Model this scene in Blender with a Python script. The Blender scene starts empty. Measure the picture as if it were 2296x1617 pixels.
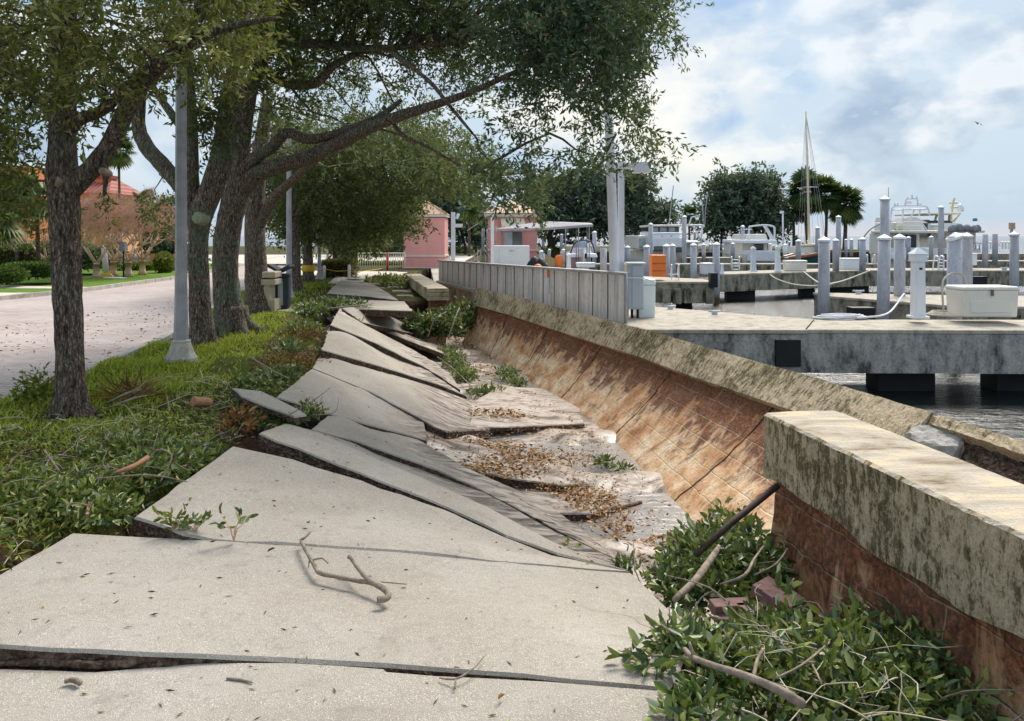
import bpy, math, random
import numpy as np
from mathutils import Vector, Matrix
R = math.radians
random.seed(7); rng = np.random.default_rng(7)
SC = bpy.context.scene; COL = SC.collection
# ------------------------------------------------------------------ camera
# picture units: the photo at 2296 x 1617; level camera, horizon at y = HY, focal length F
CX, HY, F, EYE = 1148.0, 529.0, 1727.0, 1.6
cam_d = bpy.data.cameras.new('camera'); cam = bpy.data.objects.new('camera', cam_d); COL.objects.link(cam)
cam.location = (0, 0, EYE); cam.rotation_euler = (R(90), 0, 0)
cam_d.sensor_width = 36; cam_d.lens = F / 2296 * 36; cam_d.shift_y = -(808.5 - HY) / 2296
cam_d.clip_start = 0.05; cam_d.clip_end = 9000
SC.camera = cam
# ------------------------------------------------------------------ light
SUN_EL, SUN_AZ = 47.0, 24.0        # degrees above horizon; degrees right of the view direction
sd = bpy.data.lights.new('sun', 'SUN'); sd.energy = 4.1; sd.angle = R(28); sd.color = (1, .93, .84)
so = bpy.data.objects.new('sun', sd); COL.objects.link(so)
so.rotation_euler = (R(90 - SUN_EL), 0, R(180 - SUN_AZ) + R(0))
so.rotation_euler = Vector((math.sin(R(SUN_AZ)) * math.cos(R(SUN_EL)), math.cos(R(SUN_AZ)) * math.cos(R(SUN_EL)), math.sin(R(SUN_EL)))).to_track_quat('Z', 'Y').to_euler()
w = bpy.data.worlds.new('World'); SC.world = w; w.use_nodes = True
def N(nt, typ, **kw):
    n = nt.nodes.new(typ)
    for k, v in kw.items(): setattr(n, k, v)
    return n
def build_world():
    nt = w.node_tree; nt.nodes.clear(); L = nt.links.new
    out = N(nt, 'ShaderNodeOutputWorld'); bg = N(nt, 'ShaderNodeBackground')
    sky = N(nt, 'ShaderNodeTexSky', sky_type='NISHITA', sun_disc=False)
    sky.sun_elevation = R(SUN_EL); sky.sun_rotation = R(SUN_AZ); sky.air_density = 1.2; sky.dust_density = 2.0
    tc = N(nt, 'ShaderNodeTexCoord'); sep = N(nt, 'ShaderNodeSeparateXYZ'); L(tc.outputs['Generated'], sep.inputs[0])
    def M(op, a, b=None, c=None):
        m = N(nt, 'ShaderNodeMath', operation=op)
        for i, v in enumerate((a, b, c)):
            if v is None: continue
            if isinstance(v, (int, float)): m.inputs[i].default_value = v
            else: L(v, m.inputs[i])
        return m.outputs[0]
    zz = M('ADD', M('MAXIMUM', sep.outputs[2], 0.0), 0.22)
    cv = N(nt, 'ShaderNodeCombineXYZ'); L(M('DIVIDE', sep.outputs[0], zz), cv.inputs[0]); L(M('DIVIDE', sep.outputs[1], zz), cv.inputs[1])
    L(M('MULTIPLY', sep.outputs[2], 2.2), cv.inputs[2])
    def cloud(scale, loc, sc, detail, rough, dist):
        mp = N(nt, 'ShaderNodeMapping'); mp.inputs['Scale'].default_value = sc; mp.inputs['Location'].default_value = loc; L(tc.outputs['Generated'], mp.inputs[0])
        n = N(nt, 'ShaderNodeTexNoise'); n.inputs['Scale'].default_value = scale; n.inputs['Detail'].default_value = detail; n.inputs['Roughness'].default_value = rough; n.inputs['Distortion'].default_value = dist
        L(mp.outputs[0], n.inputs['Vector']); return n.outputs[0]
    def banks(dz):                                   # cumulus banks: two billow sizes, flattened towards the horizon
        return M('ADD', M('MULTIPLY', cloud(3.0, (.62, .2, .30 + dz), (1, 1, 2.0), 3, .5, .15), .68), M('MULTIPLY', cloud(9.5, (.3, .9, .1 + dz * 3.2), (1, 1, 1.6), 6, .55, .1), .32))
    big = banks(0); off = banks(.035)                # the same banks a little higher: bright tops, blue-grey bases
    cr = N(nt, 'ShaderNodeValToRGB'); L(big, cr.inputs[0]); dens = big
    e = cr.color_ramp.elements
    e[0].position = .40; e[0].color = (.40, .60, .86, 1); e[1].position = .60; e[1].color = (.38, .52, .70, 1)
    a = e.new(.47); a.color = (.64, .79, .93, 1)
    a = e.new(.525); a.color = (.66, .79, .91, 1)
    lit = N(nt, 'ShaderNodeMapRange'); L(M('SUBTRACT', big, off), lit.inputs[0]); lit.inputs[1].default_value = -.012; lit.inputs[2].default_value = .055
    shd = N(nt, 'ShaderNodeMixRGB', blend_type='MIX'); L(M('MULTIPLY', lit.outputs[0], .85), shd.inputs[0]); L(cr.outputs[0], shd.inputs[1]); shd.inputs[2].default_value = (.99, 1.03, 1.05, 1)
    lo = N(nt, 'ShaderNodeMapRange'); L(sep.outputs[2], lo.inputs[0]); lo.inputs[1].default_value = .01; lo.inputs[2].default_value = .11
    mlo = N(nt, 'ShaderNodeMixRGB'); L(lo.outputs[0], mlo.inputs[0]); mlo.inputs[1].default_value = (.56, .74, .90, 1)
    L(shd.outputs[0], mlo.inputs[2])
    lo2 = N(nt, 'ShaderNodeMapRange'); L(sep.outputs[2], lo2.inputs[0]); lo2.inputs[1].default_value = 0.0; lo2.inputs[2].default_value = .022
    ml2 = N(nt, 'ShaderNodeMixRGB'); L(lo2.outputs[0], ml2.inputs[0]); ml2.inputs[1].default_value = (.80, .80, .86, 1); L(mlo.outputs[0], ml2.inputs[2])
    gd = N(nt, 'ShaderNodeVectorMath', operation='DOT_PRODUCT'); L(tc.outputs['Generated'], gd.inputs[0])
    gv = Vector((.15, .97, .20)).normalized(); gd.inputs[1].default_value = gv
    gm = N(nt, 'ShaderNodeMapRange'); L(M('ADD', gd.outputs['Value'], M('MULTIPLY', M('SUBTRACT', dens, .5), .08)), gm.inputs[0]); gm.inputs[1].default_value = .982; gm.inputs[2].default_value = 1.0
    mg = N(nt, 'ShaderNodeMixRGB'); L(M('MULTIPLY', gm.outputs[0], .8), mg.inputs[0]); L(ml2.outputs[0], mg.inputs[1]); mg.inputs[2].default_value = (1.2, 1.12, .98, 1)
    sc_ = N(nt, 'ShaderNodeMixRGB', blend_type='MULTIPLY'); sc_.inputs[0].default_value = 1; L(mg.outputs[0], sc_.inputs[1]); sc_.inputs[2].default_value = (.715, .725, .74, 1); mg = sc_
    # clear sky colour shows a little through everything
    sk = N(nt, 'ShaderNodeMixRGB', blend_type='MULTIPLY'); sk.inputs[0].default_value = 1; L(sky.outputs[0], sk.inputs[1]); sk.inputs[2].default_value = (.1, .1, .1, 1)
    fin = N(nt, 'ShaderNodeMixRGB'); fin.inputs[0].default_value = .9; L(sk.outputs[0], fin.inputs[1]); L(mg.outputs[0], fin.inputs[2])
    L(fin.outputs[0], bg.inputs[0]); bg.inputs[1].default_value = 1.0
    L(bg.outputs[0], out.inputs[0])
build_world()
SC.view_settings.view_transform = 'Standard'; SC.view_settings.look = 'None'
SC.view_settings.exposure = 0.36; SC.view_settings.gamma = 1
SC.cycles.max_bounces = 7; SC.cycles.diffuse_bounces = 4; SC.cycles.glossy_bounces = 3; SC.cycles.transparent_max_bounces = 6
SC.cycles.use_denoising = True

# ------------------------------------------------------------------ geometry helpers
def P(px, py, Y): return Vector(((px - CX) / F * Y, Y, EYE - (py - HY) / F * Y))
def G(px, py, z=0.0): return P(px, py, (EYE - z) * F / (py - HY))
def tag(o, label=None, cat=None, group=None, kind=None):
    if label: o['label'] = label
    if cat: o['category'] = cat
    if group: o['group'] = group
    if kind: o['kind'] = kind
    return o
def thing(name, loc, label, cat, group=None):
    o = bpy.data.objects.new(name, None); COL.objects.link(o); o.location = loc
    o.empty_display_size = .2
    return tag(o, label, cat, group)
def link(name, me, mat, parent=None):
    o = bpy.data.objects.new(name, me); COL.objects.link(o)
    if mat is not None: me.materials.append(mat)
    if parent is not None:
        o.parent = parent; o.matrix_parent_inverse = Matrix.Translation(parent.location).inverted()
    return o
class MB:
    def __init__(s): s.v = []; s.f = []; s.sm = []; s.uv = None
    def add(s, vs, fs, smooth=False):
        b = len(s.v); s.v += [tuple(v) for v in vs]; s.f += [tuple(i + b for i in f) for f in fs]; s.sm += [smooth] * len(fs); return s
    def box(s, c, size, rz=0, taper=1.0, bev=0):
        sx, sy, sz = [q / 2 for q in size]; m = Matrix.Rotation(rz, 3, 'Z'); vs = []
        for z, t in ((-sz, 1), (sz, taper)):
            for x, y in ((-sx, -sy), (sx, -sy), (sx, sy), (-sx, sy)):
                vs.append(m @ Vector((x * t, y * t, z)) + Vector(c))
        return s.add(vs, [(3, 2, 1, 0), (4, 5, 6, 7), (0, 1, 5, 4), (1, 2, 6, 5), (2, 3, 7, 6), (3, 0, 4, 7)])
    def prism(s, pts, z0, z1):
        n = len(pts); vs = [(p[0], p[1], z0) for p in pts] + [(p[0], p[1], z1) for p in pts]
        return s.add(vs, [tuple(range(n))[::-1], tuple(range(n, 2 * n))] + [(i, (i + 1) % n, n + (i + 1) % n, n + i) for i in range(n)])
    def lathe(s, c, prof, n=12, smooth=True, rz=0):
        vs = []; c = Vector(c)
        for r, z in prof:
            for k in range(n):
                a = 2 * math.pi * k / n + rz; vs.append((c.x + r * math.cos(a), c.y + r * math.sin(a), c.z + z))
        fs = [(i * n + k, i * n + (k + 1) % n, (i + 1) * n + (k + 1) % n, (i + 1) * n + k) for i in range(len(prof) - 1) for k in range(n)]
        fs += [tuple(range(n))[::-1], tuple(range((len(prof) - 1) * n, len(prof) * n))]
        return s.add(vs, fs, smooth)
    def tube(s, pts, rad, n=6, smooth=True, rough=0.0):
        pts = [Vector(p) for p in pts]
        if isinstance(rad, (int, float)): rad = [rad] * len(pts)
        vs = []; up = Vector((0.31, 0.17, 1)); prev = None
        for i, p in enumerate(pts):
            d = (pts[min(i + 1, len(pts) - 1)] - pts[max(i - 1, 0)])
            if d.length < 1e-6: d = Vector((0, 0, 1))
            d.normalize()
            if prev is None:
                a = d.cross(Vector((1, 0, 0)) if abs(d.x) < .8 else Vector((0, 1, 0))).normalized()
            else:
                a = (prev - d * prev.dot(d)).normalized()
            prev = a; b = d.cross(a)
            for k in range(n):
                t = 2 * math.pi * k / n; r = rad[i] * (1 + rough * random.uniform(-1, 1))
                vs.append(p + a * (math.cos(t) * r) + b * (math.sin(t) * r))
        m = len(pts)
        fs = [(i * n + k, i * n + (k + 1) % n, (i + 1) * n + (k + 1) % n, (i + 1) * n + k) for i in range(m - 1) for k in range(n)]
        fs += [tuple(range(n))[::-1], tuple(range((m - 1) * n, m * n))]
        return s.add(vs, fs, smooth)
    def grid(s, rows, smooth=True):
        m = len(rows[0]); vs = [p for r in rows for p in r]
        return s.add(vs, [(i * m + j, i * m + j + 1, (i + 1) * m + j + 1, (i + 1) * m + j) for i in range(len(rows) - 1) for j in range(m - 1)], smooth)
    def mesh(s, name):
        me = bpy.data.meshes.new(name); me.from_pydata(s.v, [], s.f); me.polygons.foreach_set('use_smooth', s.sm)
        if s.uv is not None:
            uvl = me.uv_layers.new(name='UVMap'); a = np.array(s.uv, dtype=np.float32)
            li = np.empty(len(me.loops), dtype=np.int32); me.loops.foreach_get('vertex_index', li)
            uvl.data.foreach_set('uv', a[li].ravel())
        me.validate(); me.update(); return me
    def build(s, name, mat, parent=None): return link(name, s.mesh(name), mat, parent)
def smooth_path(pts, k=4):
    pts = [Vector(p) for p in pts]; out = []
    for i in range(len(pts) - 1):
        p0 = pts[max(i - 1, 0)]; p1 = pts[i]; p2 = pts[i + 1]; p3 = pts[min(i + 2, len(pts) - 1)]
        for j in range(k):
            t = j / k
            out.append(.5 * ((2 * p1) + (p2 - p0) * t + (2 * p0 - 5 * p1 + 4 * p2 - p3) * t * t + (3 * p1 - p0 - 3 * p2 + p3) * t ** 3))
    out.append(pts[-1]); return out
def lerp_list(r, m):
    return [float(x) for x in np.interp(np.linspace(0, len(r) - 1, m), range(len(r)), r)]
def bevel(o, wd=.01, seg=2):
    m = o.modifiers.new('b', 'BEVEL'); m.width = wd; m.segments = seg; m.limit_method = 'ANGLE'; m.angle_limit = R(40); return o
def np_mesh(name, V, Fc, rnd, mat, parent=None):
    """V (n,3), Fc (m,k) faces of equal size, rnd (m,) a random per face"""
    me = bpy.data.meshes.new(name); m, k = Fc.shape
    me.vertices.add(len(V)); me.vertices.foreach_set('co', np.asarray(V, dtype=np.float32).ravel())
    me.loops.add(m * k); me.loops.foreach_set('vertex_index', Fc.astype(np.int32).ravel())
    me.polygons.add(m); me.polygons.foreach_set('loop_start', np.arange(0, m * k, k, dtype=np.int32)); me.polygons.foreach_set('loop_total', np.full(m, k, dtype=np.int32))
    me.update(calc_edges=True)
    at = me.attributes.new('rnd', 'FLOAT', 'FACE'); at.data.foreach_set('value', rnd.astype(np.float32))
    return link(name, me, mat, parent)
def unit(a): return a / np.maximum(np.linalg.norm(a, axis=1, keepdims=True), 1e-9)
def leaves(C, D, Ln, Wd, fold=.25, six=False):
    """leaf shapes at C pointing along D"""
    n = len(C); D = unit(D); S = unit(np.cross(D, rng.normal(size=(n, 3)))); U = np.cross(D, S)
    Ln = np.broadcast_to(Ln, (n,))[:, None]; Wd = np.broadcast_to(Wd, (n,))[:, None]
    b = C; t = C + D * Ln; r = rng.random(n)
    if not six:
        mid = C + D * Ln * .5 + U * Wd * fold; l = mid + S * Wd * .5; q = mid - S * Wd * .5
        V = np.stack([b, l, t, q], 1).reshape(-1, 3); i = np.arange(n)[:, None] * 4
        Fc = np.concatenate([i + np.array([[0, 1, 2]]), i + np.array([[0, 2, 3]])]); return V, Fc, np.concatenate([r, r])
    dr = -U * Ln * .18
    l1 = C + D * Ln * .3 + S * Wd * .42 + U * Wd * fold; l2 = C + D * Ln * .72 + S * Wd * .38 + U * Wd * fold + dr * .5
    r1 = C + D * Ln * .3 - S * Wd * .42 + U * Wd * fold; r2 = C + D * Ln * .72 - S * Wd * .38 + U * Wd * fold + dr * .5
    V = np.stack([b, l1, l2, t + dr, r2, r1], 1).reshape(-1, 3); i = np.arange(n)[:, None] * 6
    Fc = np.concatenate([i + np.array([[0, 1, 2, 3]]), i + np.array([[0, 3, 4, 5]])]); return V, Fc, np.concatenate([r, r])
# ------------------------------------------------------------------ materials
def principled(name, rough=.8, spec=.3):
    m = bpy.data.materials.new(name); m.use_nodes = True; nt = m.node_tree; b = nt.nodes['Principled BSDF']
    b.inputs['Roughness'].default_value = rough; b.inputs['Specular IOR Level'].default_value = spec; return m, nt, b
def noise(nt, scale, detail=5, rough=.55, vec=None, sc=(1, 1, 1), coord='Object', dist=0):
    if vec is None:
        if coord == 'Position': vec = N(nt, 'ShaderNodeNewGeometry').outputs['Position']
        else: vec = N(nt, 'ShaderNodeTexCoord').outputs[coord]
    mp = N(nt, 'ShaderNodeMapping'); mp.inputs['Scale'].default_value = sc; nt.links.new(vec, mp.inputs[0])
    n = N(nt, 'ShaderNodeTexNoise'); n.inputs['Scale'].default_value = scale; n.inputs['Detail'].default_value = detail; n.inputs['Roughness'].default_value = rough
    n.inputs['Distortion'].default_value = dist
    nt.links.new(mp.outputs[0], n.inputs['Vector']); return n.outputs[0]
def ramp(nt, fac, stops):
    r = N(nt, 'ShaderNodeValToRGB'); nt.links.new(fac, r.inputs[0]); e = r.color_ramp.elements
    while len(e) > 1: e.remove(e[-1])
    for i, (p, c) in enumerate(stops):
        x = e[0] if i == 0 else e.new(p)
        x.position = p; x.color = (*c, 1) if not isinstance(c, (int, float)) else (c, c, c, 1)
    return r.outputs[0]
def mixc(nt, fac, a, b, bt='MIX'):
    m = N(nt, 'ShaderNodeMixRGB', blend_type=bt)
    for i, v in enumerate((fac, a, b)):
        if hasattr(v, 'node'): nt.links.new(v, m.inputs[i])
        elif i == 0: m.inputs[0].default_value = v
        else: m.inputs[i].default_value = (*v, 1)
    return m.outputs[0]
def math_(nt, op, a, b=0.0):
    m = N(nt, 'ShaderNodeMath', operation=op)
    for i, v in enumerate((a, b)):
        if hasattr(v, 'node'): nt.links.new(v, m.inputs[i])
        else: m.inputs[i].default_value = v
    return m.outputs[0]
def mrange(nt, v, a, b, c=0.0, d=1.0):
    m = N(nt, 'ShaderNodeMapRange'); nt.links.new(v, m.inputs[0])
    for i, x in enumerate((a, b, c, d)): m.inputs[i + 1].default_value = x
    return m.outputs[0]
def bump(nt, b, h, strength=.4, dist=.01):
    n = N(nt, 'ShaderNodeBump'); n.inputs['Strength'].default_value = strength; n.inputs['Distance'].default_value = dist
    nt.links.new(h, n.inputs['Height']); nt.links.new(n.outputs[0], b.inputs['Normal']); return n
def setc(nt, b, c):
    if hasattr(c, 'node'): nt.links.new(c, b.inputs['Base Color'])
    else: b.inputs['Base Color'].default_value = (*c, 1)
def mat_plain(name, c, rough=.6, var=.18, scale=3, metal=0, spec=.4, bmp=0):
    m, nt, b = principled(name, rough, spec); b.inputs['Metallic'].default_value = metal
    n = noise(nt, scale, 6, .6, coord='Position')
    setc(nt, b, ramp(nt, n, [(.3, tuple(x * (1 - var) for x in c)), (.7, tuple(min(1, x * (1 + var)) for x in c))]))
    if bmp: bump(nt, b, noise(nt, scale * 12, 4, coord='Position'), bmp, .01)
    return m
MT = {}
def m_path():
    m, nt, b = principled('path_concrete', .85, .25)
    big = noise(nt, .9, 6, .6, coord='Position'); fine = noise(nt, 260, 2, .5, coord='Position', sc=(1, 1, 1)); med = noise(nt, 22, 5, .65, coord='Position')
    base = ramp(nt, big, [(.3, (.285, .25, .208)), (.5, (.365, .325, .275)), (.7, (.42, .385, .34))])
    base = mixc(nt, mrange(nt, fine, .56, .68), base, (.74, .66, .55))
    base = mixc(nt, mrange(nt, fine, .40, .30, 0, .75), base, (.22, .19, .16))
    base = mixc(nt, mrange(nt, med, .54, .72, 0, .5), base, (.24, .20, .165))
    sm = noise(nt, 3.2, 7, .72, coord='Position', dist=.5); base = mixc(nt, mrange(nt, sm, .55, .68, 0, .45), base, (.25, .21, .175))
    cv = N(nt, 'ShaderNodeTexVoronoi', feature='DISTANCE_TO_EDGE'); cv.inputs['Scale'].default_value = .42; wm = N(nt, 'ShaderNodeVectorMath', operation='MULTIPLY_ADD'); wn = N(nt, 'ShaderNodeTexNoise'); wn.inputs['Scale'].default_value = 3.5; wn.inputs['Detail'].default_value = 6; gp = N(nt, 'ShaderNodeNewGeometry').outputs['Position']; nt.links.new(gp, wn.inputs['Vector']); nt.links.new(wn.outputs['Color'], wm.inputs[0]); wm.inputs[1].default_value = (.35, .35, .35); nt.links.new(gp, wm.inputs[2]); nt.links.new(wm.outputs[0], cv.inputs['Vector'])
    base = mixc(nt, math_(nt, 'MULTIPLY', mrange(nt, cv.outputs['Distance'], .0016, .0004), mrange(nt, big, .54, .60, 0, .35)), base, (.10, .08, .07))
    # mud streaks left by the flood on the sunken part of the walk
    sp = N(nt, 'ShaderNodeSeparateXYZ'); nt.links.new(N(nt, 'ShaderNodeNewGeometry').outputs['Position'], sp.inputs[0])
    st = noise(nt, 2.4, 8, .72, coord='Position', sc=(.7, 3.4, 1.5), dist=1.4); bl = noise(nt, 5.5, 6, .65, coord='Position')
    low = mrange(nt, math_(nt, 'ADD', sp.outputs[2], math_(nt, 'MULTIPLY', math_(nt, 'ADD', st, bl), -.42)), -.90, -1.06)
    mud = ramp(nt, st, [(.40, (.022, .017, .014)), (.46, (.13, .10, .085)), (.52, (.34, .28, .23)), (.60, (.46, .39, .32)), (.75, (.56, .50, .43))])
    mud = mixc(nt, mrange(nt, bl, .50, .66, 0, .6), mud, (.27, .21, .165))
    base = mixc(nt, low, base, mud)
    setc(nt, b, base); nt.links.new(mrange(nt, low, 0, 1, .85, .6), b.inputs['Roughness'])
    bump(nt, b, math_(nt, 'ADD', fine, math_(nt, 'MULTIPLY', med, 1.5)), .6, .006); return m
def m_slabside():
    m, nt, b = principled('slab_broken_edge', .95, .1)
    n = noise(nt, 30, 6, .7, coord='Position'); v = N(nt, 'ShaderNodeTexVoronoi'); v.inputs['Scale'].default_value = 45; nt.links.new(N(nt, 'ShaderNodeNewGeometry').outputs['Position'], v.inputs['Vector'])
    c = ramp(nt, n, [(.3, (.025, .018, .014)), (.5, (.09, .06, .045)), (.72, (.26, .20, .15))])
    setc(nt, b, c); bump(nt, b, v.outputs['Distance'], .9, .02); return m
def m_soil():
    m, nt, b = principled('soil', .95, .15)
    n = noise(nt, 9, 8, .7, coord='Position'); n2 = noise(nt, .7, 4, .6, coord='Position')
    c = ramp(nt, n, [(.25, (.018, .010, .007)), (.5, (.06, .032, .022)), (.75, (.15, .09, .06))])
    c2 = ramp(nt, n, [(.25, (.03, .035, .008)), (.6, (.085, .11, .02)), (.8, (.16, .17, .05))])
    sn = N(nt, 'ShaderNodeSeparateXYZ'); nt.links.new(N(nt, 'ShaderNodeNewGeometry').outputs['True Normal'], sn.inputs[0])
    c = mixc(nt, math_(nt, 'MULTIPLY', mrange(nt, n2, .42, .55), mrange(nt, sn.outputs[2], .5, .8)), c, c2)
    setc(nt, b, c); bump(nt, b, noise(nt, 40, 6, .7, coord='Position'), .9, .03); return m
def m_trough():
    m, nt, b = principled('washed_silt', .6, .4)
    st = noise(nt, 1.3, 8, .68, coord='Position', sc=(1.0, 1.5, 1), dist=2.2); n = noise(nt, 14, 7, .7, coord='Position'); g = noise(nt, 60, 3, .6, coord='Position')
    c = ramp(nt, st, [(.34, (.06, .045, .036)), (.43, (.22, .165, .125)), (.51, (.42, .335, .265)), (.58, (.55, .46, .385)), (.68, (.80, .76, .71))])
    c = mixc(nt, mrange(nt, n, .52, .72, 0, .8), c, (.14, .085, .05))
    c = mixc(nt, mrange(nt, g, .60, .70, 0, .7), c, (.72, .62, .50))
    setc(nt, b, c); nt.links.new(mrange(nt, st, .4, .62, .7, .22), b.inputs['Roughness'])
    bump(nt, b, math_(nt, 'ADD', n, math_(nt, 'MULTIPLY', st, 2.0)), .5, .02); return m
def m_bark(name='bark', tint=(1, 1, 1), green=.5):
    m, nt, b = principled(name, .95, .1)
    mp = N(nt, 'ShaderNodeMapping'); mp.inputs['Scale'].default_value = (44, 44, 8); geo = N(nt, 'ShaderNodeNewGeometry')
    nz = N(nt, 'ShaderNodeTexNoise'); nz.inputs['Scale'].default_value = 5; nz.inputs['Detail'].default_value = 4; nt.links.new(geo.outputs['Position'], nz.inputs['Vector'])
    ad = N(nt, 'ShaderNodeVectorMath', operation='MULTIPLY_ADD'); nt.links.new(nz.outputs['Color'], ad.inputs[0]); ad.inputs[1].default_value = (.16, .16, .16); nt.links.new(geo.outputs['Position'], ad.inputs[2])
    nt.links.new(ad.outputs[0], mp.inputs[0])
    v = N(nt, 'ShaderNodeTexVoronoi', feature='DISTANCE_TO_EDGE'); v.inputs['Scale'].default_value = 1.0; nt.links.new(mp.outputs[0], v.inputs['Vector'])
    h = mrange(nt, v.outputs['Distance'], .0, .26); n = noise(nt, 9, 7, .75, coord='Position', sc=(5, 5, .9), dist=.6)
    f = math_(nt, 'MULTIPLY', mrange(nt, n, .34, .66), mrange(nt, h, 0, 1, .35, 1.0))
    T = lambda c: tuple(x * t for x, t in zip(c, tint))
    c = ramp(nt, f, [(.05, T((.014, .011, .009))), (.32, T((.13, .108, .09))), (.8, T((.46, .40, .345)))])
    lich = noise(nt, 1.6, 6, .62, coord='Position')
    c = mixc(nt, mrange(nt, lich, .50, .66, 0, green), c, mixc(nt, f, (.05, .07, .045), (.40, .52, .38)))
    setc(nt, b, c); bump(nt, b, f, 1.0, .03); return m
def m_leaf(name, stops, rough=.6, trans=.34, spec=.22):
    m, nt, b = principled(name, rough, spec)
    at = N(nt, 'ShaderNodeAttribute'); at.attribute_name = 'rnd'
    c = ramp(nt, at.outputs['Fac'], stops); setc(nt, b, c)
    tr = N(nt, 'ShaderNodeBsdfTranslucent'); tcol = mixc(nt, .5, c, (.30, .34, .05)); nt.links.new(tcol, tr.inputs[0])
    mx = N(nt, 'ShaderNodeMixShader'); mx.inputs[0].default_value = trans; out = nt.nodes['Material Output']
    nt.links.new(b.outputs[0], mx.inputs[1]); nt.links.new(tr.outputs[0], mx.inputs[2]); nt.links.new(mx.outputs[0], out.inputs['Surface']); return m
def m_cap():
    m, nt, b = principled('weathered_cap_concrete', .95, .15)
    uv = N(nt, 'ShaderNodeUVMap').outputs[0]
    big = noise(nt, 1.3, 6, .65, coord='Position'); str_ = noise(nt, 9, 8, .80, vec=uv, sc=(2.2, .8, 1), dist=.3); fine = noise(nt, 34, 6, .7, coord='Position')
    c = ramp(nt, fine, [(.3, (.34, .25, .145)), (.5, (.66, .53, .36)), (.7, (.86, .73, .52))])
    moss = mixc(nt, mrange(nt, fine, .35, .65), (.014, .012, .008), (.22, .18, .08))
    k = math_(nt, 'ADD', math_(nt, 'MULTIPLY', str_, .65), math_(nt, 'MULTIPLY', big, .35))
    c = mixc(nt, mrange(nt, math_(nt, 'ADD', k, math_(nt, 'MULTIPLY', math_(nt, 'ADD', fine, -.5), .35)), .49, .545, 0, .93), c, moss)
    c = mixc(nt, mrange(nt, big, .36, .28, 0, .6), c, (.55, .46, .32))
    setc(nt, b, c); bump(nt, b, math_(nt, 'ADD', fine, str_), .9, .025); return m
def m_captop():
    m, nt, b = principled('worn_cap_top', .9, .2)
    st = noise(nt, 2.6, 7, .7, coord='Position', sc=(.7, 2.2, 1), dist=.6); fine = noise(nt, 60, 4, .6, coord='Position')
    c = ramp(nt, st, [(.34, (.20, .15, .10)), (.43, (.40, .33, .24)), (.53, (.48, .43, .355)), (.66, (.72, .55, .34))])
    c = mixc(nt, mrange(nt, fine, .55, .75, 0, .5), c, (.22, .18, .13))
    setc(nt, b, c); bump(nt, b, math_(nt, 'ADD', fine, st), .6, .02); return m
def m_block():
    m, nt, b = principled('rusty_blockwork', .9, .2)
    uvn = N(nt, 'ShaderNodeUVMap').outputs[0]
    br = N(nt, 'ShaderNodeTexBrick'); br.offset = .5; wv = N(nt, 'ShaderNodeVectorMath', operation='MULTIPLY_ADD'); wn = N(nt, 'ShaderNodeTexNoise'); wn.inputs['Scale'].default_value = 6; nt.links.new(uvn, wn.inputs['Vector']); nt.links.new(wn.outputs['Color'], wv.inputs[0]); wv.inputs[1].default_value = (.05, .035, 0); nt.links.new(uvn, wv.inputs[2]); nt.links.new(wv.outputs[0], br.inputs['Vector']); br.inputs['Scale'].default_value = 1; br.inputs['Mortar Size'].default_value = .009
    br.inputs['Brick Width'].default_value = .62; br.inputs['Row Height'].default_value = .235; br.inputs['Mortar Smooth'].default_value = .6
    br.inputs['Color1'].default_value = (.30, .30, .30, 1); br.inputs['Color2'].default_value = (.62, .62, .62, 1); br.inputs['Mortar'].default_value = (1, 1, 1, 1)
    sp = N(nt, 'ShaderNodeSeparateXYZ'); nt.links.new(uvn, sp.inputs[0])
    st = noise(nt, 3.4, 7, .7, vec=uvn, sc=(1.7, .75, 1), dist=.9); bl = noise(nt, 2.2, 6, .62, vec=uvn); fine = noise(nt, 32, 6, .7, coord='Position')
    base = ramp(nt, bl, [(.34, (.46, .21, .09)), (.47, (.74, .46, .26)), (.62, (.93, .74, .52))])
    base = mixc(nt, .35, base, br.outputs['Color'], 'OVERLAY')
    base = mixc(nt, mrange(nt, fine, .54, .72, 0, .7), base, (.24, .14, .08)); base = mixc(nt, mrange(nt, noise(nt, 7, 7, .7, coord='Position'), .54, .66, 0, .6), base, (.30, .19, .12))
    # rust band under the cap with its own ragged lower edge (v = metres up the face)
    rim = mrange(nt, math_(nt, 'ADD', sp.outputs[1], math_(nt, 'MULTIPLY', math_(nt, 'ADD', math_(nt, 'ADD', st, bl), -1.0), 1.9)), .58, .92)
    rust = ramp(nt, fine, [(.36, (.035, .013, .009)), (.5, (.16, .052, .028)), (.66, (.42, .16, .07))])
    base = mixc(nt, math_(nt, 'MULTIPLY', rim, .92), base, rust)
    base = mixc(nt, mrange(nt, st, .54, .66, 0, .75), base, (.17, .08, .045)); st2 = noise(nt, 9, 6, .7, vec=uvn, sc=(1.6, .8, 1), dist=1.2); base = mixc(nt, mrange(nt, st2, .57, .67, 0, .6), base, (.10, .06, .04))
    base = mixc(nt, math_(nt, 'MULTIPLY', br.outputs['Fac'], mrange(nt, bl, .4, .6, .0, .38)), base, (.72, .58, .42))
    # dark open joints every few metres
    ms = math_(nt, 'ABSOLUTE', math_(nt, 'SUBTRACT', math_(nt, 'FRACT', math_(nt, 'DIVIDE', math_(nt, 'ADD', sp.outputs[0], math_(nt, 'MULTIPLY', st, .07)), 2.35)), .5))
    jn = mrange(nt, ms, .492, .4975)
    base = mixc(nt, jn, base, (.02, .014, .01))
    setc(nt, b, base); bump(nt, b, math_(nt, 'SUBTRACT', math_(nt, 'SUBTRACT', math_(nt, 'MULTIPLY', fine, .8), math_(nt, 'MULTIPLY', br.outputs['Fac'], 1.0)), math_(nt, 'MULTIPLY', jn, 2.5)), .8, .02); return m
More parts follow.
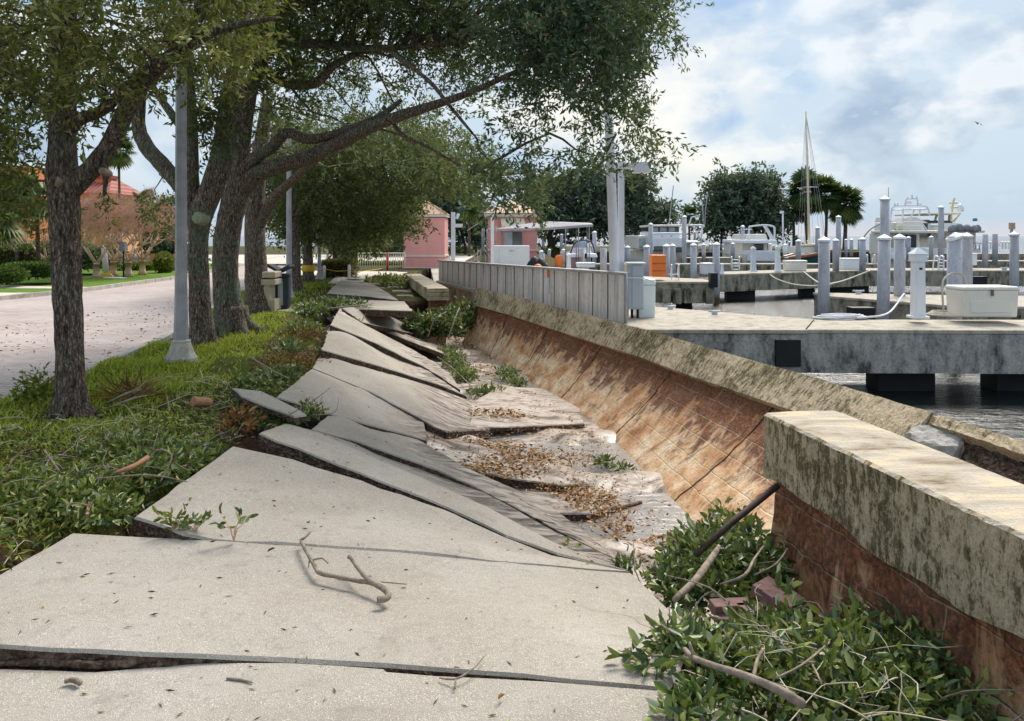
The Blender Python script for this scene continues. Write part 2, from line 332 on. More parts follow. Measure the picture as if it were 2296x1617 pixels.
def m_dock(name, c0, c1, c2, up=.6):
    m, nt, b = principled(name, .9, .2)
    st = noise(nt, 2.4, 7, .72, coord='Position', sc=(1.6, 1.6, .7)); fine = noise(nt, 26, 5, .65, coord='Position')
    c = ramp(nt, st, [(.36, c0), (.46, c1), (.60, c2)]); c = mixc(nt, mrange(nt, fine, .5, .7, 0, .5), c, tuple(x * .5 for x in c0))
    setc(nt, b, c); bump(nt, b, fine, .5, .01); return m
def m_water():
    m, nt, b = principled('harbour_water', .06, .5); setc(nt, b, (.012, .018, .016))
    n = noise(nt, 1.6, 6, .6, coord='Position', sc=(.8, 2.6, 1), dist=.6); n2 = noise(nt, 7, 4, .6, coord='Position', sc=(.7, 2.2, 1))
    bump(nt, b, math_(nt, 'ADD', n, math_(nt, 'MULTIPLY', n2, .35)), .7, .10); return m
def m_puddle():
    m, nt, b = principled('puddle_water', .05, .5); setc(nt, b, (.34, .31, .28))
    n = noise(nt, 7, 5, .6, coord='Position', sc=(.6, 2, 1), dist=.5); bump(nt, b, n, .5, .02); return m
def m_road():
    m, nt, b = principled('brick_road', .85, .25)
    br = N(nt, 'ShaderNodeTexBrick'); br.offset = .5; nt.links.new(N(nt, 'ShaderNodeNewGeometry').outputs['Position'], br.inputs['Vector'])
    br.inputs['Scale'].default_value = 1; br.inputs['Brick Width'].default_value = .24; br.inputs['Row Height'].default_value = .11; br.inputs['Mortar Size'].default_value = .008
    br.inputs['Color1'].default_value = (.36, .28, .25, 1); br.inputs['Color2'].default_value = (.50, .42, .39, 1); br.inputs['Mortar'].default_value = (.16, .13, .11, 1)
    n = noise(nt, .5, 6, .65, coord='Position'); n2 = noise(nt, 7, 6, .7, coord='Position')
    c = mixc(nt, mrange(nt, n, .35, .65, .1, .75), br.outputs['Color'], (.52, .455, .43)); c = mixc(nt, mrange(nt, n2, .50, .70, 0, .45), c, (.28, .23, .21)); n3 = noise(nt, 1.1, 7, .75, coord='Position', sc=(.5, 1.6, 1)); c = mixc(nt, mrange(nt, n3, .54, .68, 0, .4), c, (.30, .26, .24))
    setc(nt, b, c); bump(nt, b, math_(nt, 'ADD', n2, br.outputs['Fac']), .4, .01); return m
def m_lawn(name='lawn_green'):
    m, nt, b = principled(name, .9, .15); n = noise(nt, 3, 7, .7, coord='Position'); n2 = noise(nt, 60, 3, .6, coord='Position')
    c = ramp(nt, n, [(.3, (.09, .17, .02)), (.6, (.16, .28, .03)), (.8, (.24, .33, .07))]); setc(nt, b, mixc(nt, mrange(nt, n2, .4, .6, .5, 0), c, (.04, .07, .012))); bump(nt, b, n2, .8, .03); return m
def m_metal():
    m, nt, b = principled('galvanised_sheet', .5, .4); b.inputs['Metallic'].default_value = .25
    st = noise(nt, 2.2, 6, .7, coord='Position', sc=(3.5, 3.5, .25)); n = noise(nt, 10, 5, .6, coord='Position')
    c = ramp(nt, st, [(.30, (.40, .39, .39)), (.44, (.62, .61, .62)), (.56, (.78, .78, .80)), (.75, (.88, .88, .92))]); setc(nt, b, mixc(nt, mrange(nt, n, .5, .75, 0, .35), c, (.24, .19, .15))); return m
MT['path'] = m_path(); MT['side'] = m_slabside(); MT['soil'] = m_soil(); MT['trough'] = m_trough()
MT['bark'] = m_bark('oak_bark', (1.35, 1.24, 1.18), .35); MT['bark2'] = m_bark('oak_bark_lichen', (1.4, 1.36, 1.28), .9); MT['barkfar'] = m_bark('far_bark', (1.1, .95, .9), .1)
MT['cap'] = m_cap(); MT['captop'] = m_captop(); MT['block'] = m_block()
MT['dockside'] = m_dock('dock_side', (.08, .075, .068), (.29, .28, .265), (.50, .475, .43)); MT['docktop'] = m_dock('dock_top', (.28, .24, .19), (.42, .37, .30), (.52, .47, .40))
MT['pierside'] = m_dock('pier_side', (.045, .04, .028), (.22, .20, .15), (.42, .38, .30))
MT['black'] = mat_plain('black_rubber', (.012, .012, .014), .6, .4)
MT['water'] = m_water(); MT['puddle'] = m_puddle(); MT['road'] = m_road(); MT['dull'] = m_lawn('park_grass'); MT['lawn'] = m_lawn(); MT['metal'] = m_metal()
MT['kerb'] = m_dock('kerb_concrete', (.26, .24, .21), (.42, .39, .35), (.56, .52, .47))
MT['paving'] = m_dock('pale_paving', (.42, .37, .31), (.58, .52, .45), (.68, .62, .55))
MT['pile'] = m_dock('grey_piling', (.34, .355, .41), (.46, .48, .55), (.56, .58, .65))
def stain_low(m):
    nt = m.node_tree; b = nt.nodes['Principled BSDF']; l = b.inputs['Base Color'].links[0].from_socket; oi = N(nt, 'ShaderNodeObjectInfo'); l = mixc(nt, mrange(nt, oi.outputs['Random'], 0, 1, 0, .5), l, (.33, .31, .29)); sp = N(nt, 'ShaderNodeSeparateXYZ'); nt.links.new(N(nt, 'ShaderNodeNewGeometry').outputs['Position'], sp.inputs[0])
    k = mrange(nt, math_(nt, 'ADD', sp.outputs[2], math_(nt, 'MULTIPLY', noise(nt, 6, 5, .7, coord='Position'), .3)), -.45, -.75); setc(nt, b, mixc(nt, k, l, (.20, .15, .09)))
stain_low(MT['pile']); MT['white'] = mat_plain('white_plastic', (.78, .80, .84), .45, .06, 2)
MT['offwhite'] = mat_plain('offwhite_gelcoat', (.74, .71, .64), .35, .08, 2); MT['cream'] = mat_plain('cream_canvas', (.74, .67, .50), .8, .08, 4)
MT['galv'] = mat_plain('galvanised_pole', (.36, .36, .38), .55, .22, 5, .2, bmp=.3); MT['paintpole'] = mat_plain('white_painted_pole', (.74, .75, .80), .5, .08, 3)
MT['boxgrey'] = mat_plain('grey_enamel', (.40, .45, .51), .45, .08, 3); MT['boxmint'] = mat_plain('pale_enamel', (.68, .76, .76), .45, .05, 3)
MT['pink'] = mat_plain('pink_stucco', (.80, .37, .34), .9, .08, 1.5, bmp=.3); MT['trim'] = mat_plain('white_trim', (.74, .66, .60), .7, .08, 3)
MT['copper'] = mat_plain('tan_metal_roof', (.52, .34, .20), .6, .15, 2); MT['orange'] = mat_plain('orange_plastic', (.85, .22, .04), .5, .08, 4)
MT['ochre'] = mat_plain('orange_stucco', (.66, .24, .09), .9, .12, 1); MT['ochre2'] = mat_plain('light_orange_stucco', (.62, .34, .17), .9, .12, 1); MT['redtile'] = mat_plain('red_roof_tile', (.38, .10, .07), .7, .3, 8)
def tile_rows(m):
    nt = m.node_tree; b = nt.nodes['Principled BSDF']; l = b.inputs['Base Color'].links[0].from_socket; wv = N(nt, 'ShaderNodeTexWave'); wv.inputs['Scale'].default_value = 1.1; wv.inputs['Distortion'].default_value = .6; nt.links.new(N(nt, 'ShaderNodeNewGeometry').outputs['Position'], wv.inputs['Vector'])
    setc(nt, b, mixc(nt, mrange(nt, wv.outputs['Fac'], .2, .7, .75, 0), l, (.14, .03, .02))); bump(nt, b, wv.outputs['Fac'], .8, .06)
tile_rows(MT['redtile'])
MT['glass'] = mat_plain('dark_glass', (.03, .055, .065), .08, .3, 2, spec=.8); MT['glasslt'] = mat_plain('pale_window', (.35, .42, .46), .1, .2, 2, spec=.8)
MT['navy'] = mat_plain('navy_plastic', (.035, .045, .065), .4, .25, 6); MT['beige'] = mat_plain('beige_concrete', (.46, .39, .29), .9, .12, 8, bmp=.4)
MT['canvas'] = mat_plain('grey_canvas', (.42, .39, .40), .85, .12, 3); MT['greycover'] = mat_plain('grey_boat_cover', (.22, .24, .27), .8, .25, 2)
MT['rope'] = mat_plain('weathered_rope', (.50, .46, .38), .9, .2, 40, bmp=.5); MT['ropewhite'] = mat_plain('white_rope', (.72, .72, .76), .9, .1, 40)
MT['wood'] = mat_plain('dry_branch', (.30, .235, .18), .9, .45, 25, bmp=.6); MT['darkwood'] = mat_plain('dark_wet_wood', (.05, .03, .022), .7, .5, 20, bmp=.5); MT['pinkwood'] = mat_plain('split_wood', (.38, .19, .10), .8, .25, 20)
MT['paletwig'] = mat_plain('pale_dry_twigs', (.52, .45, .34), .9, .3, 30); MT['twig'] = mat_plain('bare_twigs', (.62, .42, .32), .9, .25, 3); MT['hull'] = mat_plain('varnished_hull', (.30, .12, .05), .4, .2, 3); MT['teal'] = mat_plain('teal_paint', (.02, .10, .12), .5, .1, 3)
MT['chip'] = mat_plain('fresh_broken_concrete', (.38, .36, .33), .95, .35, 9, bmp=.9); MT['yellow'] = mat_plain('yellow_plastic', (.72, .46, .03), .5, .1, 5); MT['red'] = mat_plain('red_paint', (.55, .05, .04), .5, .1, 5)
MT['rustbrick'] = mat_plain('old_paving_brick', (.20, .115, .105), .9, .35, 14, bmp=.6); MT['blue'] = mat_plain('blue_paint', (.10, .22, .42), .5, .1)
MT['greenpl'] = mat_plain('dark_green_paint', (.02, .10, .07), .5, .2); MT['gull'] = mat_plain('gull_feathers', (.22, .22, .24), .8, .3, 6)
OAK1 = [(0, (.025, .032, .010)), (.35, (.08, .10, .025)), (.7, (.16, .18, .05)), (.92, (.33, .34, .15)), (1, (.30, .17, .06))]
OAK2 = [(0, (.012, .030, .022)), (.4, (.040, .085, .058)), (.75, (.09, .16, .10)), (.93, (.22, .31, .22)), (1, (.24, .16, .07))]
OAK3 = [(0, (.012, .024, .012)), (.4, (.034, .060, .028)), (.8, (.075, .11, .048)), (1, (.20, .22, .12))]  # darkest leaf set, a deep olive green
MT['oak1'] = m_leaf('olive_oak_leaves', OAK1); MT['oak2'] = m_leaf('dark_oak_leaves', OAK2); MT['oak3'] = m_leaf('deep_green_oak_leaves', OAK3)
MT['ivy'] = m_leaf('fallen_green_leaves', [(0, (.016, .038, .014)), (.35, (.045, .095, .030)), (.62, (.10, .17, .05)), (.80, (.20, .28, .07)), (.90, (.33, .38, .14)), (1, (.50, .50, .34))], .42, .25, .5)
MT['ivyold'] = m_leaf('pale_fallen_leaves', [(0, (.05, .065, .018)), (.4, (.17, .215, .04)), (.8, (.38, .43, .11)), (1, (.58, .54, .30))], .5, .2)
MT['dead'] = m_leaf('dead_leaves', [(0, (.07, .028, .012)), (.5, (.20, .09, .03)), (1, (.42, .22, .09))], .8, .1)
MT['bits'] = m_leaf('dark_bits', [(0, (.02, .018, .015)), (1, (.12, .10, .08))], .8, 0)
MT['chips'] = m_leaf('mulch_chips', [(0, (.05, .022, .01)), (.3, (.28, .12, .035)), (.65, (.60, .32, .12)), (1, (.85, .66, .40))], .85, .0)
MT['grass'] = m_leaf('grass_blades', [(0, (.12, .15, .02)), (.4, (.29, .36, .04)), (.8, (.48, .56, .06)), (1, (.62, .58, .18))], .6, .3)
MT['palm'] = m_leaf('palm_fronds', [(0, (.02, .05, .02)), (.5, (.05, .11, .035)), (.85, (.10, .19, .06)), (1, (.22, .20, .07))], .5, .2)
MT['hedge'] = m_leaf('hedge_leaves', [(0, (.015, .04, .012)), (.5, (.04, .10, .02)), (1, (.10, .22, .03))], .6, .2); MT['hedgepale'] = m_leaf('pale_hedge_leaves', [(0, (.06, .10, .05)), (.5, (.16, .24, .13)), (1, (.32, .42, .26))], .6, .2)
MT['hedgelime'] = m_leaf('lime_hedge_leaves', [(0, (.06, .10, .01)), (.5, (.15, .20, .02)), (1, (.28, .30, .05))], .6, .2); MT['hedgedull'] = m_leaf('dull_hedge_leaves', [(0, (.04, .045, .015)), (.5, (.10, .11, .035)), (1, (.20, .19, .07))], .6, .2)
MT['far'] = m_leaf('far_oak_leaves', [(0, (.03, .05, .042)), (.4, (.075, .12, .09)), (.8, (.15, .21, .15)), (1, (.24, .30, .20))], .7, .2)
# ------------------------------------------------------------------ setting
def interp(tab): xs, ys = zip(*tab); return lambda v: float(np.interp(v, xs, ys))
xC = interp([(-3, -4.75), (4, -4.80), (8.9, -4.95), (12.2, -5.42), (20, -7.3), (28, -8.9), (36, -10.2), (60, -13.5)])
xF = interp([(-3, -14.4), (14, -13.9), (20.3, -13.5), (23, -13.0), (30, -13.2), (36, -14.0), (60, -18)])
xL = interp([(-3, -2.6), (3, -2.50), (4.3, -2.38), (5.9, -2.10), (7.2, -2.2), (8.6, -2.5), (11, -2.85), (14.5, -3.55), (15.9, -3.85), (19.0, -4.5), (19.3, -1.95), (25, -3.3), (34, -4.3)])
xP = interp([(-3, -2.6), (3, -2.50), (4.3, -2.38), (5.9, -2.10), (7.2, -2.2), (8.6, -2.5), (11, -2.85), (14.5, -3.55), (15.9, -3.9), (21, -5.0), (27, -5.9), (34, -7.2)])
def gz(x, y):
    return .03 * math.sin(x * 2.1 + y * .7) + .025 * math.sin(y * 3.3 - x * 1.7) + .018 * math.sin(x * 7 + y * 5.1)
def dip(x, y):            # the verge slopes into the washout along the broken walk
    e = xL(y); d = e - x; a = max(0.0, 1 - d / .9) if 6.2 < y < 19.1 else max(0.0, 1 - d / .35)
    return -.28 * a * a if y < 19.1 else 0
def gh(x, y): return gz(x, y) + dip(x, y) - .03
ms = MB(); rows = []
for y in [(-2 + i * .3) for i in range(127)]:
    a, b = xC(y) + .01, xL(y) + .12; rows.append([(x, y, gh(x, y)) for x in np.linspace(a, b, 44)] + [(b + .02, y, -1.5)])
ms.grid(rows); tag(ms.build('verge', MT['soil']), kind='structure')
def strip(name, f0, f1, ys, z, mat, z0=None):
    m = MB(); m.grid([[(f0(y), y, z), (f1(y), y, z)] for y in ys]); o = m.build(name, mat); return tag(o, kind='structure')
ys = list(np.arange(-3, 62, 1.0))
strip('road', xF, lambda y: xC(y) - .14, ys, -.10, MT['road'])
def kerb(f, s, h=.02):
    m = MB(); rows = []
    for y in ys[:]:
        a, b = (f(y) - .15, f(y)) ; w_ = .006 * math.sin(y * 3)
        rows.append([(a, y, -.3), (a, y, h + w_ - .02), (a + .02, y, h + w_), (b - .01, y, h + w_), (b, y, -.3)])
    m.grid(rows, False); return tag(m.build('kerb', MT['kerb']), kind='structure')
kerb(xC, 1); kerb(lambda y: xF(y) + .05, 1)
m = MB(); m.grid([[(-300, y, 0), (xF(y) - .08, y, 0)] for y in ys]); tag(m.build('lawn', MT['lawn']), kind='structure')
# land beyond the end of the walk, and the far shore of the basin
m = MB(); m.prism([(-11, 35.6), (-4.4, 33.9), (-4.0, 38.1), (3, 38.1), (3, 74), (39, 77), (44, 120), (-300, 120), (-300, 62), (-13.4, 62)], -1.6, -.012)
tag(m.build('ground', MT['soil']), kind='structure')
def flat(name, pts, z, mat, th=.03):
    m = MB(); m.prism(pts, z - th, z); return tag(m.build(name, mat), kind='structure')
flat('path', [(-9.6, 31.5), (-4.45, 30.2), (-4.6, 34.2), (-10.2, 35.4)], .012, MT['paving'])
flat('path', [(-6.2, 25.9), (-3.9, 25.2), (-4.2, 31.0), (-7.0, 31.0)], .006, MT['paving'])
m = MB(); m.grid([[(xP(y) - .05, y, -.02), (min(xP(y) + 2.3, xL(y) - .1), y, -.02)] for y in np.arange(19.4, 31.6, .4)]); tag(m.build('path', MT['path']), kind='structure')
flat('driveway', [(-30, 18.8), (-13.45, 20.2), (-13.3, 21.6), (-30, 22.0)], .006, MT['paving'])
flat('path', [(-30, 25.4), (-13.2, 23.2), (-13.2, 24.0), (-30, 27.2)], .010, MT['paving'])
flat('road', [(-60, 64), (-3, 66), (-3, 46), (-13, 44), (-60, 52)], .004, MT['paving'])
m = MB(); S = 5000; m.add([(-S, -40, -1.15), (S, -40, -1.15), (S, 8000, -1.15), (-S, 8000, -1.15)], [(0, 1, 2, 3)]); tag(m.build('harbour_water', MT['water']), kind='structure')

# ---- wall lines
wb = [(2.45, .6, -1.1), (2.05, 3.5, -1.05), (1.92, 5.2, -1.0), (1.64, 7.2, -1.0), (1.37, 9.3, -1.0), (1.09, 10.9, -1.0), (.26, 14, -1.0), (-.42, 16.5, -1.0), (-1.22, 18.7, -.95)]
ln = [1.9, 1.75, 1.6, 1.4, 1.12, 1.0, .76, .52, .38]; tz = [.1, .12, .13, .15, .16, .17, .22, .28, .32]
xW = interp([(b[1], b[0]) for b in wb])
# ---- the trough of washed silt between the slabs and the wall foot
def th(x, y):
    a, b = xL(min(y, 18.9)), xW(y); t = (x - a) / max(b - a, .1)
    base = np.interp(t, [-.1, .0, .3, .62, 1.1], [-.30, -.34, -.62, -.98, -1.02])
    if y < 5.2:
        k = min(1, (5.2 - y) / 1.2); base = base * (1 - k) + k * np.interp(x, [-3, .3, .8, 1.8], [-.25, -.28, -.52, -.62])
    wv = .045 * math.sin(y * 3.1 + x * .9 + .8 * math.sin(x * 2)) + .025 * math.sin(y * 7.3 - x * 1.4) + .012 * math.sin(x * 9 + y * 4)
    return base + wv * min(1, max(0, t) * 2.2 + .1)
ms = MB(); rows = []
for y in np.arange(.8, 19.7, .07):
    a = xL(min(y, 18.9)) - .1; b = xW(y) + .25
    rows.append([(x, y, th(x, y)) for x in np.linspace(a, b, 74)])
ms.grid(rows); tag(ms.build('washed_out_ground', MT['trough']), kind='structure')
ms = MB(); rows = []
for y in np.arange(5.6, 19.2, .4): rows.append([(xW(y) - 1.9, y, -1.005), (xW(y) + .15, y, -1.005)])
ms.grid(rows); tag(ms.build('flood_water', MT['puddle']), kind='structure')

# ---- broken pavement slabs: corner = (px, py, z) in picture units and metres of height
SLABS = []
def slab(label, cs, th_=.11, name='pavement_slab', mat='path', rigid=.85):
    top = [G(*c) for c in cs]; n = len(top)
    # a slab stays rigid: bring the corners most of the way onto their best-fit plane
    A = np.array([tuple(p) for p in top]); mu = A.mean(0); nn = Vector(np.linalg.svd(A - mu)[2][2]); cp = Vector((0, 0, EYE)); mu = Vector(mu)
    for i, p in enumerate(top):
        r = p - cp; den = r.dot(nn)
        if abs(den) > 1e-4: k_ = (mu - cp).dot(nn) / den; k_ = 1 + max(-.10, min(.10, (k_ - 1) * rigid)); top[i] = cp + r * k_
    c0 = sum(top, Vector()) / n
    m = MB(); rows = []
    # subdivided ragged outline
    out = []
    for i in range(n):
        a, b = top[i], top[(i + 1) % n]; k = max(2, int((b - a).length / .16))
        d = (b - a).normalized(); nr = Vector((-d.y, d.x, 0))
        for j in range(k):
            t = j / k; q = 0 if j == 0 else random.uniform(-.008, .008) - (.02 if random.random() < .08 else 0)
            out.append(a.lerp(b, t) + nr * q + Vector((0, 0, random.uniform(-.003, .003) if j else 0)))
    k = len(out); e = [c0 + (p - c0) * (1 - .012 / max(.2, (p - c0).length)) for p in out]
    # smooth top sheet: outline plus interior points, height blended from the outline
    from mathutils.geometry import delaunay_2d_cdt
    E = np.array([tuple(p) for p in e]); x0, y0 = E[:, 0].min(), E[:, 1].min(); x1, y1 = E[:, 0].max(), E[:, 1].max()
    st = max(.09, math.sqrt(max(.01, (x1 - x0) * (y1 - y0)) / 900)); inner = []
    for x in np.arange(x0, x1, st):
        for y in np.arange(y0, y1, st):
            q = (x + random.uniform(-.2, .2) * st, y + random.uniform(-.2, .2) * st)
            if np.min((E[:, 0] - q[0]) ** 2 + (E[:, 1] - q[1]) ** 2) > (st * .6) ** 2: inner.append(q)
    v2 = [Vector((p.x, p.y)) for p in e] + [Vector(q) for q in inner]
    ov, oe, of, _, _, _ = delaunay_2d_cdt(v2, [], [list(range(k))], 1, 1e-5)
    tv = []
    for v in ov:
        dd = (E[:, 0] - v.x) ** 2 + (E[:, 1] - v.y) ** 2 + 1e-9; w_ = dd ** -1.6; z = float((w_ * E[:, 2]).sum() / w_.sum()); tv.append((v.x - c0.x, v.y - c0.y, z - c0.z))
    vs = list(tv); b0 = len(vs); fs = [tuple(f) for f in of]; mi = [0] * len(fs); sm_ = [True] * len(fs)
    vs += [tuple(p - c0) for p in e] + [tuple(p - c0 - Vector((0, 0, .014))) for p in out] + [tuple(p - c0 - Vector((random.uniform(-.012, .012), random.uniform(-.012, .012), th_ + random.uniform(-.012, .014)))) for p in out]
    for i in range(k):
        j = (i + 1) % k
        fs.append((b0 + i, b0 + k + i, b0 + k + j, b0 + j)); fs.append((b0 + k + i, b0 + 2 * k + i, b0 + 2 * k + j, b0 + k + j)); mi += [0, 1]; sm_ += [False, False]
    fs.append(tuple(b0 + 2 * k + i for i in range(k))); mi.append(1); sm_.append(False)
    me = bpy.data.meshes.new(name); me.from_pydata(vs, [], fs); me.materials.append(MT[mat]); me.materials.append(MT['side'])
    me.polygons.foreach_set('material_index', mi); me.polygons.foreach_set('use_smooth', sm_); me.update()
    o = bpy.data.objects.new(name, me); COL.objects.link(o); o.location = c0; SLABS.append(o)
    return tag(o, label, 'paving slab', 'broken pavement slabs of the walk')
slab('flat concrete slab at the very front, below the dark crack', [(-330, 1500, 0), (0, 1500, 0), (320, 1497, 0), (430, 1486, .0), (640, 1484, 0), (865, 1497, 0), (870, 1503, 0), (1100, 1520, 0), (1500, 1550, 0), (1600, 1582, -.02), (1720, 1640, -.05), (2050, 2100, -.1), (-900, 2100, 0)], rigid=0)
slab('large concrete slab carrying the forked bare stick', [(-420, 1438, .09), (0, 1446, .07), (320, 1464, .05), (630, 1477, .008), (860, 1489, .005), (1180, 1512, .005), (1500, 1543, -.01), (1556, 1421, -.10), (1480, 1345, -.17), (1417, 1285, -.25), (1240, 1270, -.17), (900, 1237, -.05), (690, 1223, -.01), (475, 1211, .0), (160, 1195, .02), (-10, 1292, .03), (-420, 1375, .06)], rigid=0)
slab('big tilted slab with a raised pointed corner beside the seedlings', [(300, 1158, .05), (410, 1196, .04), (475, 1209, .008), (690, 1221, 0), (900, 1235, -.04), (1240, 1268, -.165), (1416, 1282, -.26), (1240, 1246, -.30), (1130, 1203, -.26), (1000, 1143, -.16), (760, 1062, -.02), (600, 1017, .05), (521, 1000, .07)], rigid=0)
slab('long narrow slab with a thick dirty front edge behind the largest tilted slab', [(580, 970, .10), (1000, 1136, -.17), (1135, 1200, -.32), (1250, 1240, -.46), (1412, 1281, -.64), (1395, 1262, -.80), (1250, 1195, -.78), (1080, 1100, -.60), (980, 1055, -.50), (800, 990, -.28), (695, 963, -.16), (636, 949, -.10)], .15)
slab('long slab sloping from the small debris heap into the mud', [(696, 962, -.17), (800, 989, -.28), (980, 1053, -.52), (1080, 1098, -.62), (1250, 1190, -.80), (1392, 1258, -.86), (1230, 1130, -.86), (1050, 1050, -.72), (935, 985, -.60), (830, 952, -.42), (740, 925, -.22)])
slab('thin pale sliver of slab lying alone in the green debris', [(519, 869, .08), (560, 896, .07), (660, 934, .02), (688, 930, .0), (640, 903, .04), (584, 876, .08)], .055)
slab('slab with a dark front edge behind the leaf filled gap', [(619, 890, -.02), (700, 915, -.13), (820, 950, -.35), (957, 986, -.62), (951, 945, -.62), (830, 880, -.35), (699, 827, -.07)], .13)
slab('widest flat slab of the tilted row, seam line across its top', [(700, 825, -.04), (830, 878, -.34), (951, 943, -.62), (1000, 968, -.72), (1120, 960, -.88), (1100, 905, -.9), (1048, 896, -.88), (978, 870, -.66), (850, 830, -.36), (719, 793, -.05)], .10)
slab('tilted slab with a thin crack at its upper corner', [(722, 784, .04), (850, 820, -.26), (978, 860, -.58), (1046, 889, -.82), (1032, 880, -.84), (947, 822, -.58), (840, 770, -.28), (738, 733, .04)], .12)
slab('steep narrow slab just below the highest corner of the row', [(740, 728, .09), (840, 768, -.22), (947, 820, -.54), (1032, 874, -.80), (1010, 838, -.82), (930, 786, -.62), (850, 745, -.36), (810, 724, -.20), (762, 691, .18)], .12)
slab('thin strip of slab leaning behind the highest corner', [(766, 690, .17), (812, 722, -.22), (870, 735, -.40), (950, 752, -.72), (948, 744, -.72), (900, 722, -.50), (860, 706, -.30), (790, 686, .10)], .09)
slab('mud streaked strip of slab below the dark hole', [(815, 724, -.30), (900, 757, -.55), (985, 790, -.85), (1035, 800, -.93), (1020, 782, -.93), (960, 768, -.8), (880, 738, -.5)], .09)
slab('silt covered slab curving through the mulch', [(835, 958, -.60), (945, 985, -.72), (1060, 1015, -.84), (1165, 1048, -.9), (1330, 1072, -.93), (1400, 1083, -.95), (1260, 1088, -.93), (1130, 1070, -.88), (1010, 1040, -.80), (925, 1012, -.70)], .08, mat='trough')
slab('pale silt covered slab lying across the wet trough', [(985, 1118, -.80), (1150, 1150, -.93), (1330, 1150, -.945), (1440, 1122, -.95), (1300, 1105, -.94), (1120, 1098, -.90)], .07, mat='trough')
slab('flat mud coloured slab near the foot of the leaning wall', [(1050, 960, -.84), (1180, 955, -.92), (1310, 950, -.945), (1300, 915, -.945), (1220, 872, -.94), (1120, 866, -.92), (1062, 900, -.88)], .06, mat='trough')
slab('undermined slab overhanging the dark hole', [(742, 691, .05), (925, 697, .03), (907, 676, .05), (734, 669, .08)], .14)
slab('slab on the far walk with a raised dark left edge', [(733, 657, .14), (820, 664, .08), (893, 673, .03), (868, 655, .04), (748, 641, .12)], .12)
slab('farthest lifted slab short of the white bollards', [(749, 641, .07), (866, 655, .05), (838, 637, .04), (765, 629, .03)], .10)
slab('grey slab under the litter bin', [(612, 697, .03), (655, 699, .03), (699, 694, .04), (704, 688, .05), (640, 687, .03)], .08)

# ---- leaning seawall
def wall_pts(i, v, off=0.0, drop=0.0):
    """point on the sloped face: i = float station, v = metres up the face, off = metres proud of the face"""
    k = int(min(len(wb) - 2, max(0, math.floor(i)))); t = i - k
    b = Vector(wb[k]).lerp(Vector(wb[k + 1]), t); l = ln[k] * (1 - t) + ln[k + 1] * t; zt = tz[k] * (1 - t) + tz[k + 1] * t - drop
    top = b + Vector((l, l * .25, zt - b.z)); L_ = (top - b).length; s = v / L_
    run = (Vector(wb[k + 1]) - Vector(wb[k])).normalized(); up = (top - b).normalized(); nr = run.cross(up); nr = nr if nr.x < 0 else -nr
    sag = .06 * math.sin(math.pi * min(1, max(0, s)))
    return b.lerp(top, s) + nr * (off - sag), L_, nr
def station_u(i):
    u = 0
    for k in range(int(i)): u += (Vector(wb[k + 1]) - Vector(wb[k])).length
    k = min(int(i), len(wb) - 2); return u + (Vector(wb[k + 1]) - Vector(wb[k])).length * (i - int(i))
lean = thing('leaning_seawall', (1.4, 9.3, -1.0), 'long seawall of rusty blocks tipped over towards the marina', 'seawall')
def ruled(i0, i1, vf, off, name, mat, n=90, nv=10, back=None, parent=None, rough=.0, drop=0.0):
    rows = []; uv = []
    for a in np.linspace(i0, i1, n):
        L_ = wall_pts(a, 0, drop=drop)[1]; v0, v1 = vf(L_); row = []
        for j in range(nv + 1):
            v = v0 + (v1 - v0) * j / nv
            p, _, nr = wall_pts(a, v, off, drop); row.append(p + nr * random.uniform(-rough, rough)); uv.append((station_u(a), v * 1.75 / L_ if name == 'blockwork' else v - v0))
        if back:
            for (vv, oo) in ((v1 - .0, off - back), (v0, off - back)):
                row.append(wall_pts(a, vv, oo, drop)[0]); uv.append((station_u(a), vv + .5))
        else: pass
        if back: row.append(row[0]); uv.append(uv[-(nv + 3)])
        rows.append(row)
    m = MB(); m.grid(rows, False); w_ = len(rows[0])
    m.add([], []); m.f += [tuple(range(w_ - 1))[::-1] if back else (0, 1, w_ + 1, w_)][:1] if back else []
    if back:
        m.sm += [False]; m.f.append(tuple(range((n - 1) * w_, n * w_ - 1))); m.sm.append(False)
    m.uv = uv; return m.build(name, mat, parent)
ruled(.3, 7.97, lambda L_: (-.15, L_ - .40), 0, 'blockwork', MT['block'], 130, 14, back=.40, parent=lean, rough=.006)
ruled(2.28, 8.0, lambda L_: (L_ - .42, L_), .07, 'capping_beam', MT['cap'], 120, 6, back=.48, parent=lean, rough=.006)
